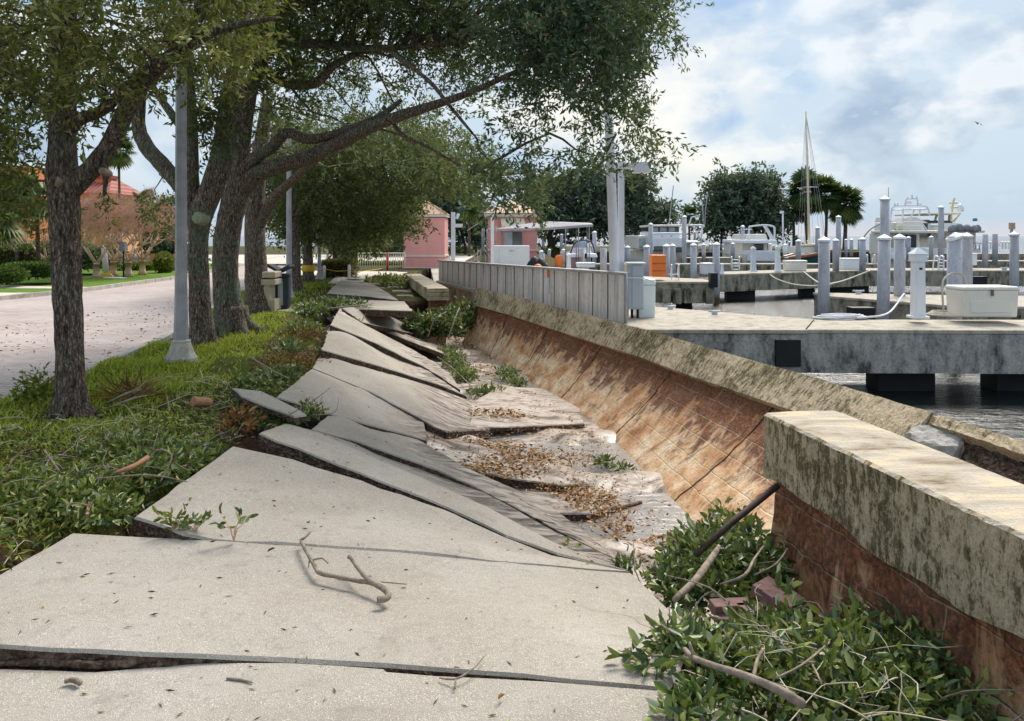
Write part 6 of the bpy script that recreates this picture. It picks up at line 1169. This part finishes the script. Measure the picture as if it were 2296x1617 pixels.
def hoops(label, x0, x1, ty, by, Y, n=2, rungs=0, mat='white'):
    t = thing('dock_ladder', P((x0 + x1) / 2, by, Y), label, 'ladder', 'dock ladders'); m = MB(); r = .022 * Y / 25
    for i in range(n):
        a = x0 + (x1 - x0) * i / max(1, n - 1); p = P(a, by, Y); q = P(a, ty, Y); w_ = abs(P(x1, 0, Y).x - P(x0, 0, Y).x) * .35
        m.tube(smooth_path([p, Vector((q.x, q.y, q.z - w_)), q, Vector((q.x + w_, q.y + .5, q.z - w_ * .3)), Vector((q.x + w_ * 1.4, q.y + .8, p.z + .1))], 4), r, 6)
    m.build('rail', MT[mat], t)
    if rungs:
        m = MB()
        for k in range(rungs): y = ty + (by - ty) * (k + .8) / rungs; m.tube([P(x0, y, Y), P(x1, y, Y)], r * .8, 5)
        m.build('rungs', MT[mat], t)
hoops('ladder hoops between the orange box and pilings', 1506, 1522, 595, 627, 27.5); hoops('ladder with rungs hanging over the middle pier end', 1641, 1658, 577, 606, 36, 2, 4); hoops('ladder with rungs between the tall piling and the slant capped one', 2104, 2116, 577, 640, 36, 2, 9)
hoops('wide ladder hoops by the right edge, left pair', 2221, 2236, 543, 558, 52); hoops('ladder hoops nearest the right edge', 2248, 2262, 543, 558, 52, 3); hoops('silver ladder left of the rusty red pole', 1945, 1962, 572, 592, 43.9)
m = MB(); m.box(P(1880, 703, 17.0) if 0 else Vector((G(1873, 690, -.3).x, 18.9, -.30)), (.55, .35, .30)); tag(m.build('rubber_fender', MT['black']), 'black rubber fender behind the thick piling by the finger dock', 'fender')
m = MB(); m.box(Vector((P(2192, 0, 35).x, 35.2, -.45)), (.9, .4, .4)); tag(m.build('rubber_fender', MT['black']), 'black rubber fender on the pier right of the slant capped piling', 'fender'); m = MB(); m.box(P(1599, 628, 26.7), (.25, .3, .5)); tag(m.build('rubber_fender', MT['black']), 'black rubber fender at the corner of the short finger dock', 'fender')
# ------------------------------------------------------------------ boats
def loft_hull(m, cx, y0, L_, W, z0, z1, bow=1, n=10):
    """hull with its stern at y0 and bow away (bow=1) or bow towards the camera (bow=-1)"""
    rows = []
    for i in range(n + 1):
        t = i / n; y = y0 + L_ * t; k = (1 - t ** 2.6) if bow > 0 else (1 - (1 - t) ** 2.6); w_ = max(.02, W / 2 * k); zt = z1 + .35 * (t ** 2 if bow > 0 else (1 - t) ** 2); row = []
        for a, b in ((-1, 1), (-.97, .6), (-.86, .15), (-.5, -.0), (0, -.15), (.5, 0), (.86, .15), (.97, .6), (1, 1)): row.append((cx + a * w_, y, z0 + (zt - z0) * b))
        rows.append(row)
    m.grid(rows, False); r0 = rows[0]; rn = rows[-1]; b = len(m.v) - len(rows) * 9; m.f.append(tuple(b + i for i in range(9))); m.sm.append(False); m.f.append(tuple(b + n * 9 + i for i in range(9))[::-1]); m.sm.append(False)
    m.add([p for r in rows for p in (r[0], r[-1])], [(2 * i, 2 * i + 1, 2 * i + 3, 2 * i + 2) for i in range(n)])
def yacht(x0, x1, Y, L_, label, spec, bow=1, wl=-1.15, mat='offwhite', name='motor_yacht', cat='boat', hull='offwhite', deckpy=560):
    a, b = P(x0, 0, Y), P(x1, 0, Y); cx = (a.x + b.x) / 2; W = b.x - a.x; t = thing(name, (cx, Y, wl), label, cat, 'boats moored in the marina')
    m = MB(); loft_hull(m, cx, Y, L_, W, wl + .05, P(0, deckpy, Y).z, bow); m.build('hull', MT[hull], t)
    for nm, px0, py0, px1, py1, dy, d, mt, tp in spec:
        p = P(px0, py0, Y); q = P(px1, py1, Y); m = MB(); m.box(((p.x + q.x) / 2, Y + dy + d / 2, (p.z + q.z) / 2), (abs(q.x - p.x), d, abs(p.z - q.z)), 0, tp); o = m.build(nm, MT[mt], t); bevel(o, min(.06, abs(p.z - q.z) * .3), 2)
    return t
def rails(t, Y, segs, r=.025, name='rail', mat='white', dys=(0,)):
    for dy in dys:
        for s in segs: m = MB(); m.tube(smooth_path([P(a, b, Y + dy) for a, b in s], 3) if len(s) > 2 else [P(a, b, Y + dy) for a, b in s], r, 6); m.build(name, MT[mat], t)
def dome(t, px, py, Y, rpx, name='radar_dome', mat='white', h=1.0):
    c = P(px, py, Y); r = rpx * Y / F; m = MB(); m.lathe(c, [(r * .85, 0), (r, r * .4 * h), (r * .95, r * .9 * h), (r * .6, r * 1.4 * h), (r * .05, r * 1.6 * h)], 12); m.build(name, MT[mat], t)
# left of the two large yachts, stern to the camera
t = yacht(1994, 2092, 55, 6, 'large cream motor yacht with a dark aft door and radar arch', [
    ('cabin', 1996, 522, 2088, 572, 1.5, 1.8, 'offwhite', .98), ('aft_bulkhead', 2030, 527, 2078, 562, 1.35, .2, 'navy', 1), ('window', 2041, 529, 2051, 541, 1.2, .1, 'glasslt', 1), ('window', 2053, 529, 2062, 541, 1.2, .1, 'glasslt', 1), ('cockpit_side', 1993, 556, 2092, 574, -.2, 1.6, 'white', 1),
    ('steps', 1998, 545, 2008, 560, .6, .8, 'greycover', 1), ('flybridge_deck', 1990, 517, 2096, 523, -.6, 3.2, 'offwhite', 1), ('flybridge', 1994, 498, 2078, 518, .2, 2.2, 'offwhite', .93), ('seat_locker', 2010, 502, 2026, 515, -.1, .4, 'cream', 1), ('sun_cover', 2050, 486, 2100, 500, 1.0, 3, 'canvas', .45), ('helm_console', 2012, 484, 2036, 497, 2.5, 1, 'offwhite', .8), ('platform', 1994, 574, 2092, 582, -.8, 1, 'white', 1)], deckpy=566)
rails(t, 56, [[(1997, 500), (1999, 472), (2002, 465), (2010, 462), (2050, 461), (2072, 462), (2080, 466), (2085, 484)], [(2001, 471), (2040, 470), (2078, 469)], [(2040, 492), (2050, 471)], [(2061, 484), (2063, 470)], [(2024, 490), (2025, 468)], [(2030, 461), (2031, 450), (2034, 447), (2056, 446), (2057, 460)], [(2045, 446), (2045, 436)], [(2035, 447), (2035, 442)], [(2055, 446), (2055, 440)], [(2007, 462), (2006, 456)], [(2012, 462), (2013, 456)]], .06, 'radar_arch', 'white', (0, 1.2))
rails(t, 54.6, [[(2012, 516), (2012, 506), (2072, 509), (2072, 516)], [(2036, 516), (2036, 508)], [(2004, 500), (2060, 498), (2070, 503), (2078, 516)]], .035, 'aft_rail'); dome(t, 2037, 458, 56.5, 6.5); dome(t, 2062, 459, 56.5, 4)
rails(t, 55, [[(1937, 531), (1950, 516), (1965, 506), (1985, 499), (2000, 496)]], .05, 'outrigger', 'galv'); rails(t, 56, [[(1992, 500), (1992, 420)]], .025, 'antenna', 'galv')
# right large yacht
t = yacht(2096, 2198, 60, 8, 'large white yacht with a grey covered dinghy on its upper deck', [
    ('cabin', 2110, 520, 2180, 575, 2, 4, 'offwhite', .97), ('aft_deck_roof', 2102, 516, 2200, 522, -.5, 5, 'offwhite', 1), ('windscreen', 2094, 492, 2104, 532, 1, 3, 'glass', .9), ('side_panel', 2186, 520, 2192, 560, .2, .5, 'trim', 1), ('cockpit', 2116, 556, 2200, 578, 0, 2, 'white', 1), ('hard_top', 2090, 476, 2174, 480, 1, 5, 'cream', .98), ('top_support', 2163, 479, 2170, 500, 2, .4, 'cream', .8), ('flybridge', 2096, 500, 2165, 517, .5, 5, 'offwhite', .95), ('dark_cover', 2098, 494, 2154, 501, .8, 3, 'navy', .8), ('bow_fender_box', 2090, 503, 2100, 509, -.5, 1, 'boxmint', 1)], deckpy=570)
lump('dinghy_cover', [(2136, 512, 59, .35, .9), (2150, 510, 59, .40, .8), (2168, 511, 59, .36, .8), (2184, 513, 59, .36, .8), (2192, 511, 59, .26, 1)], 'greycover', 'grey tarpaulin over the dinghy', 'cover')
_o = bpy.data.objects['dinghy_cover']; _o.parent = t; _o.matrix_parent_inverse = Matrix.Translation(t.location).inverted(); del _o['category']
dome(t, 2153, 475, 62, 7.5, h=1.5); rails(t, 62, [[(2134, 476), (2137, 455), (2140, 444)], [(2128, 456), (2146, 455)], [(2130, 466), (2148, 465)], [(2096, 500), (2100, 484), (2110, 478)], [(2138, 498), (2150, 481)]], .09, 'mast', 'cream'); dome(t, 2186, 496, 59, 5, 'fender_ball', 'blue', 1.0)
rails(t, 59.6, [[(2180, 560), (2180, 546), (2202, 546)], [(2188, 548), (2188, 560)], [(2196, 548), (2196, 560)]], .04, 'aft_rail', 'galv')
# cabin cruiser, bow on, left
t = yacht(1440, 1574, 52, 9, 'white cabin cruiser with a glazed flybridge behind the orange box', [
    ('cabin', 1440, 528, 1480, 560, 2, 6, 'offwhite', 1), ('cabin_front', 1463, 533, 1535, 562, 0, 6, 'white', .97), ('deckhouse', 1520, 540, 1574, 575, 1, 6, 'offwhite', 1), ('flybridge', 1464, 520, 1530, 535, .5, 5, 'white', .98), ('window_band', 1464, 508, 1529, 521, .8, 4, 'glass', 1.0), ('window', 1467, 509, 1480, 520, .7, .1, 'glasslt', 1), ('window', 1484, 509, 1500, 520, .7, .1, 'glasslt', 1), ('window', 1504, 509, 1518, 520, .7, .1, 'glasslt', 1), ('hard_top', 1462, 504, 1534, 508, .2, 5, 'offwhite', 1.0), ('window', 1466, 552, 1488, 563, -.05, .2, 'glass', 1), ('window', 1512, 554, 1530, 566, -.05, .2, 'glass', 1), ('window', 1562, 548, 1571, 565, .9, .2, 'glass', 1), ('upper_deck', 1530, 541, 1574, 546, 0, 6, 'white', 1), ('side_window', 1443, 534, 1458, 556, 1.9, .1, 'glasslt', 1)], -1, deckpy=566)
rails(t, 51.6, [[(1465, 530), (1465, 524), (1530, 524), (1530, 530)], [(1485, 524), (1485, 531)], [(1505, 524), (1505, 531)], [(1534, 506), (1574, 505), (1578, 510)], [(1575, 507), (1571, 545)], [(1545, 506), (1546, 500), (1552, 487), (1560, 487)], [(1553, 506), (1573, 540)]], .05, 'rail'); rails(t, 53, [[(1580, 510), (1582, 470), (1587, 430)], [(1579, 510), (1574, 450)], [(1500, 505), (1510, 416)]], .035, 'antenna', 'galv')
# small flybridge boat
t = yacht(1668, 1742, 56, 10, 'small white flybridge boat left of the thin light pole', [
    ('cabin', 1672, 543, 1732, 575, 1, 5, 'offwhite', .98), ('doorway', 1700, 548, 1722, 562, .9, .15, 'glass', 1), ('flybridge', 1678, 525, 1728, 542, .5, 4, 'offwhite', .9), ('bridge_deck', 1667, 538, 1742, 546, -.2, 6, 'white', .97), ('cockpit', 1674, 562, 1736, 586, -.4, 1.5, 'white', .98), ('seats', 1685, 513, 1716, 526, 2.5, .6, 'navy', .8)], deckpy=570)
rails(t, 56.5, [[(1679, 534), (1680, 511), (1684, 508), (1712, 505), (1734, 508), (1737, 518), (1736, 540)], [(1712, 505), (1722, 522), (1734, 545)], [(1716, 506), (1726, 522), (1738, 543)]], .07, 'arch', 'white', (0, .9))
# small express boat under the canopy
t = yacht(1272, 1344, 46, 7, 'small white sports boat with a framed windscreen behind the canopy poles', [('cabin', 1288, 553, 1332, 572, 1, 3, 'white', .8), ('windscreen', 1290, 541, 1324, 556, 1.2, 1.6, 'glasslt', .72), ('foredeck', 1276, 569, 1342, 578, .3, 4, 'white', .92), ('porthole', 1311, 568, 1316, 580, -.05, .1, 'black', 1)], -1, deckpy=570, hull='white')
rails(t, 47, [[(1278, 575), (1283, 556), (1292, 543), (1310, 539), (1326, 543), (1332, 560), (1334, 575)]], .05, 'targa_arch', 'navy', (0, 1.5))
# sailing boat
t = thing('sailing_boat', P(1815, 590, 50), 'sailing boat with a varnished teal hull and a tall bare mast', 'boat', 'boats moored in the marina'); hx0, hx1 = P(1762, 0, 50).x, P(1856, 0, 50).x
m = MB(); rows = []
for i in range(13):
    s = i / 12; x = hx0 + (hx1 - hx0) * s; k = math.sin(math.pi * min(1, .10 + s * .80)) ** .6; zt = P(0, 579 - 18 * s, 50).z; rows.append([(x, 50 - 1.3 * k, zt), (x, 50 - 1.1 * k, zt - .5), (x, 50, -1.35), (x, 50 + 1.1 * k, zt - .5), (x, 50 + 1.3 * k, zt), (x, 50 - 1.3 * k, zt)])
m.grid(rows, False); m.build('hull', MT['teal'], t); m = MB()
for sgn in (-1, 1): m.tube([Vector((r[0][0], 50 + sgn * abs(r[0][1] - 50) * 1.02, r[0][2])) for r in rows], .13, 6)
m.build('varnished_rail', MT['hull'], t); m = MB(); c = P(1800, 560, 50); m.box(c, (1.8, 1.2, .45), 0, .85); m.build('coachroof', MT['offwhite'], t)
m = MB(); m.tube([P(1815, 580, 50), P(1811, 400, 50), P(1807, 250, 50)], [.085, .07, .045], 10); m.build('mast', MT['cream'], t); m = MB(); m.tube([P(1800, 420, 50), P(1834, 420, 50)], .03, 5); m.tube([P(1801, 431, 50), P(1820, 431, 50)], .02, 5); m.build('spreader', MT['galv'], t)
m = MB()
for e in ((1787, 570, 49), (1795, 565, 50), (1803, 575, 50.8), (1850, 560, 50), (1842, 570, 49), (1826, 575, 50.8)): m.tube([P(1807, 254, 50), P(*e)], .009, 4)
m.tube([P(1807, 254, 50), P(1838, 440, 50), P(1852, 555, 50)], .014, 5); m.build('rigging', MT['galv'], t)
m = MB(); m.tube([P(1790, 552, 49.5), P(1850, 548, 49.5)], .10, 6); m.build('boom', MT['cream'], t)
# gull
b = P(2192, 277, 34); t = MB()
t.add([b + Vector(q) for q in [(-.24, 0, .0), (-.10, 0, .09), (.0, .0, .03), (.16, 0, -.02), (.22, 0, -.13), (.13, .08, .02), (0, .10, .04), (-.10, .08, .10)]], [(0, 1, 7), (1, 2, 6, 7), (2, 3, 5, 6), (3, 4, 5)]); t.lathe(b + Vector((0, 0, 0)), [(.012, -.045), (.04, -.01), (.045, .02), (.01, .06)], 8); tag(t.build('gull', MT['gull']), 'lone gull gliding in the sky on the right', 'bird')
# park fence on the far shore
t = thing('park_railing', P(1615, 565, 90), 'thin far railing on the shore below the broad park tree', 'railing'); m = MB()
for px in np.linspace(1604, 1660, 9): m.tube([P(px, 560, 90), P(px, 548, 90)], .04, 4)
m.tube([P(1604, 548, 90), P(1660, 548, 90)], .04, 4); m.tube([P(1604, 554, 90), P(1660, 554, 90)], .03, 4); m.build('rail', MT['boxgrey'], t)
blob('hedge', 'low dark shrub on the far shore under the wide park tree', P(1222, 575, 76), Vector((P(1262, 0, 76).x, 78, P(0, 558, 76).z)), n=900, leaf=.3, kindshape='round', name='shrub', cat='shrub')
blob('hedge', 'dark shrub at the shore between the two pink buildings', P(1010, 580, 70), Vector((P(1060, 0, 70).x, 72, P(0, 560, 70).z)), n=700, leaf=.3, kindshape='round', name='shrub', cat='shrub')
# ------------------------------------------------------------------ houses and gardens across the road
def hip(m, x0, x1, y0, y1, z, zt, ov=.4):
    i = min(x1 - x0, y1 - y0) / 2; x0 -= ov; x1 += ov; y0 -= ov; y1 += ov; cy = (y0 + y1) / 2; cx = (x0 + x1) / 2; r = max(0, (x1 - x0) / 2 - i)
    m.add([(x0, y0, z), (x1, y0, z), (x1, y1, z), (x0, y1, z), (cx - r - .01, cy, zt), (cx + r + .01, cy, zt)], [(3, 2, 1, 0), (0, 1, 5, 4), (1, 2, 5), (2, 3, 4, 5), (3, 0, 4)])
def house(label, px0, px1, eave, apex, Y, dep, mat, wins=(), base=.0, name='house'):
    a, b = P(px0, 0, Y).x, P(px1, 0, Y).x; ze = P(0, eave, Y).z; t = thing(name, (a, Y, 0), label, 'house'); m = MB(); m.box(((a + b) / 2, Y + dep / 2, (ze + base) / 2), (b - a, dep, ze - base)); m.build('wall', MT[mat], t)
    if apex: m = MB(); hip(m, a, b, Y, Y + dep, ze, P(0, apex, Y + dep / 2).z); m.build('roof', MT['redtile'], t)
    for w0, h0, w1, h1 in wins: o = face_box(w0, h0, w1, h1, Y - .02, .12, 'window', MT['trim'], t); face_box(w0 + 2, h0 + 2, w1 - 2, h1 - 2, Y - .06, .1, 'window_pane', MT['glasslt'], t)
    return t
house('tall orange stucco house behind the palms at the left edge', -260, 62, 372, None, 42, 4, 'ochre', [(44, 420, 56, 460), (-20, 420, 4, 465), (20, 530, 40, 560)])
house('round ended orange house with a red tiled hip roof behind the bare trees', 150, 238, 433, 396, 52, 5, 'ochre2', [(190, 445, 202, 470)])
house('lower orange wing with red tiles in front of the tiled roof house', 80, 268, 492, 462, 46, 4, 'ochre2')
house('small red tiled roof corner above the garden wall', 300, 350, 556, 534, 50, 4, 'ochre2')
t = thing('orange_chimney', P(235, 400, 54), 'square orange chimney tower above the red tiled roof', 'chimney'); face_box(226, 400, 250, 430, 54, 1.2, 'shaft', MT['ochre'], t); face_box(222, 394, 254, 401, 54, 1.5, 'cap', MT['redtile'], t)
# garden wall: orange piers with pale panels
Yw = 38; xs_ = [246, 266, 291, 317, 345, 370, 396]
t = thing('garden_wall', P(320, 610, Yw), 'garden wall of orange piers and pale balustrade panels', 'wall')
for px in xs_: face_box(px - 4, 569, px + 4, 612, Yw, .4, 'pier', MT['ochre'], t)
for a, b in zip(xs_[:-1], xs_[1:]): face_box(a + 4, 577, b - 4, 612, Yw + .1, .15, 'panel', MT['trim'], t); face_box(a + 4, 573, b - 4, 577.5, Yw + .1, .25, 'coping', MT['white'], t)
blob('hedge', 'tall dark clipped hedge before the orange house', P(-150, 612, 32), Vector((P(112, 0, 32).x, 34, P(0, 556, 32).z)), n=5200, leaf=.16)
blob('hedgepale', 'pale leafed hedge with a frosted top, right of the tall dark hedge', P(112, 606, 31), Vector((P(214, 0, 31).x, 33, P(0, 560, 31).z)), n=2200, leaf=.15)
blob('hedgepale', 'thin pale band of hedge along the top of the dark hedge', P(-150, 562, 33.5), Vector((P(165, 0, 33.5).x, 35, P(0, 546, 33.5).z)), n=2200, leaf=.16)
blob('hedge', 'low rounded dark hedge at the lawn edge', P(8, 624, 25), Vector((P(112, 0, 25).x, 26.5, P(0, 594, 25).z)), n=3200, leaf=.11)
blob('hedge', 'low dark bush by the left edge, beside the driveway', P(-60, 636, 23.5), Vector((P(30, 0, 23.5).x, 24.6, P(0, 598, 23.5).z)), n=2200, leaf=.10, kindshape='round', name='shrub', cat='shrub')
blob('hedgelime', 'bright round shrub in front of the garden wall', P(337, 613, 33), Vector((P(375, 0, 33).x, 34, P(0, 568, 33).z)), n=1600, leaf=.12, kindshape='round', name='shrub', cat='shrub')
blob('hedgelime', 'low lime hedge left of the bright round shrub', P(243, 613, 35.5), Vector((P(340, 0, 35.5).x, 36.5, P(0, 594, 35.5).z)), n=1700, leaf=.13)
blob('hedgelime', 'low lime hedge right of the bright round shrub', P(372, 610, 35.5), Vector((P(420, 0, 35.5).x, 36.5, P(0, 592, 35.5).z)), n=800, leaf=.13)
blob('hedge', 'dark shrub crown above the garden wall panels', P(330, 575, 39), Vector((P(395, 0, 39).x, 41, P(0, 545, 39).z)), n=1500, leaf=.16, kindshape='round', name='shrub', cat='shrub')
# leafless trees
def bare_tree(px, py, Y, label, top, spread, seed):
    rs = random.Random(seed); b = P(px, py, Y); t = thing('bare_tree', b, label, 'tree', 'leafless trees on the lawn'); m = MB(); tw = []
    fy = b.z + 30 / F * Y * 1.0
    m.lathe(b, [(.20, 0), (.13, .15), (.11, .6), (.12, fy - b.z)], 8)
    def rec(p, d, l, r, k):
        e = p + d * l
        if k < 2: m.tube([p, p.lerp(e, .5) + Vector((rs.gauss(0, .03), rs.gauss(0, .03), 0)), e], [r, r * .8, r * .6], 6)
        else: tw.append((p, e, r))
        if k >= 6: return
        for _ in range(3 if k < 4 else 4 if k < 5 else 3):
            nd = (d + Vector((rs.gauss(0, .42), rs.gauss(0, .42), rs.gauss(.06, .25)))).normalized(); rec(e, nd, l * rs.uniform(.62, .85), r * .62, k + 1)
    for i in range(4):
        a = i / 4 * 6.283 + rs.uniform(-.4, .4); rec(Vector((b.x, b.y, fy)), Vector((math.cos(a) * spread, math.sin(a) * spread, 1)).normalized(), top, .055, 0)
    m.build('trunk', MT['twig'], t)
    A = np.array([tuple(p) for p, e, r in tw]); E = np.array([tuple(e) for p, e, r in tw]); Rr = np.array([max(.006, r) for *_, r in tw]); D = E - A; n = len(A); S = unit(np.cross(D, rng.normal(size=(n, 3)))) * Rr[:, None]; S2 = unit(np.cross(D, S)) * Rr[:, None]
    V = np.stack([A + S, A - S, E, A + S2, A - S2, E], 1).reshape(-1, 3); i = np.arange(n)[:, None] * 6; np_mesh('twigs', V, np.concatenate([i + np.array([[0, 1, 2]]), i + np.array([[3, 4, 5]])]), rng.random(2 * n), MT['twig'], t)
bare_tree(216, 623, 29.4, 'leftmost leafless tree right of the nearest oak trunk', .86, .8, 1); bare_tree(254, 619, 30.4, 'leafless tree beside the white pipe', .86, .75, 2); bare_tree(288, 620, 30.2, 'leafless tree behind the thin black lantern post', .88, .8, 3); bare_tree(319, 616, 31.5, 'slimmer leafless tree nearest the round shrub', .76, .75, 4); bare_tree(110, 620, 31, 'leafless tree left of the nearest oak trunk', .86, .9, 5)
m = MB(); m.tube([P(238, 612, 30.8), P(233, 556, 30.8)], .11, 10); tag(m.build('white_pipe', MT['paintpole']), 'white leaning pipe between the leafless trees', 'pipe')
m = MB(); m.box(G(233, 617, .08), (.7, .3, .14), .4, .6); tag(m.build('kayak_hull', MT['yellow']), 'yellow plastic tub overturned on the lawn', 'tub'); m = MB(); m.box(G(258, 623, .02), (.9, .3, .03), -.4); tag(m.build('board', MT['white']), 'white board lying on the lawn near the kerb', 'board')
t = thing('lantern_post', P(277, 622, 30), 'thin black lantern post among the leafless trees', 'lamp post'); m = MB(); m.tube([P(277, 623, 29.5), P(277, 560, 29.5)], .03, 6); m.build('pole', MT['black'], t); m = MB(); m.box(P(276, 552, 29.5), (.26, .26, .34), 0, .7); m.build('lantern', MT['greycover'], t)
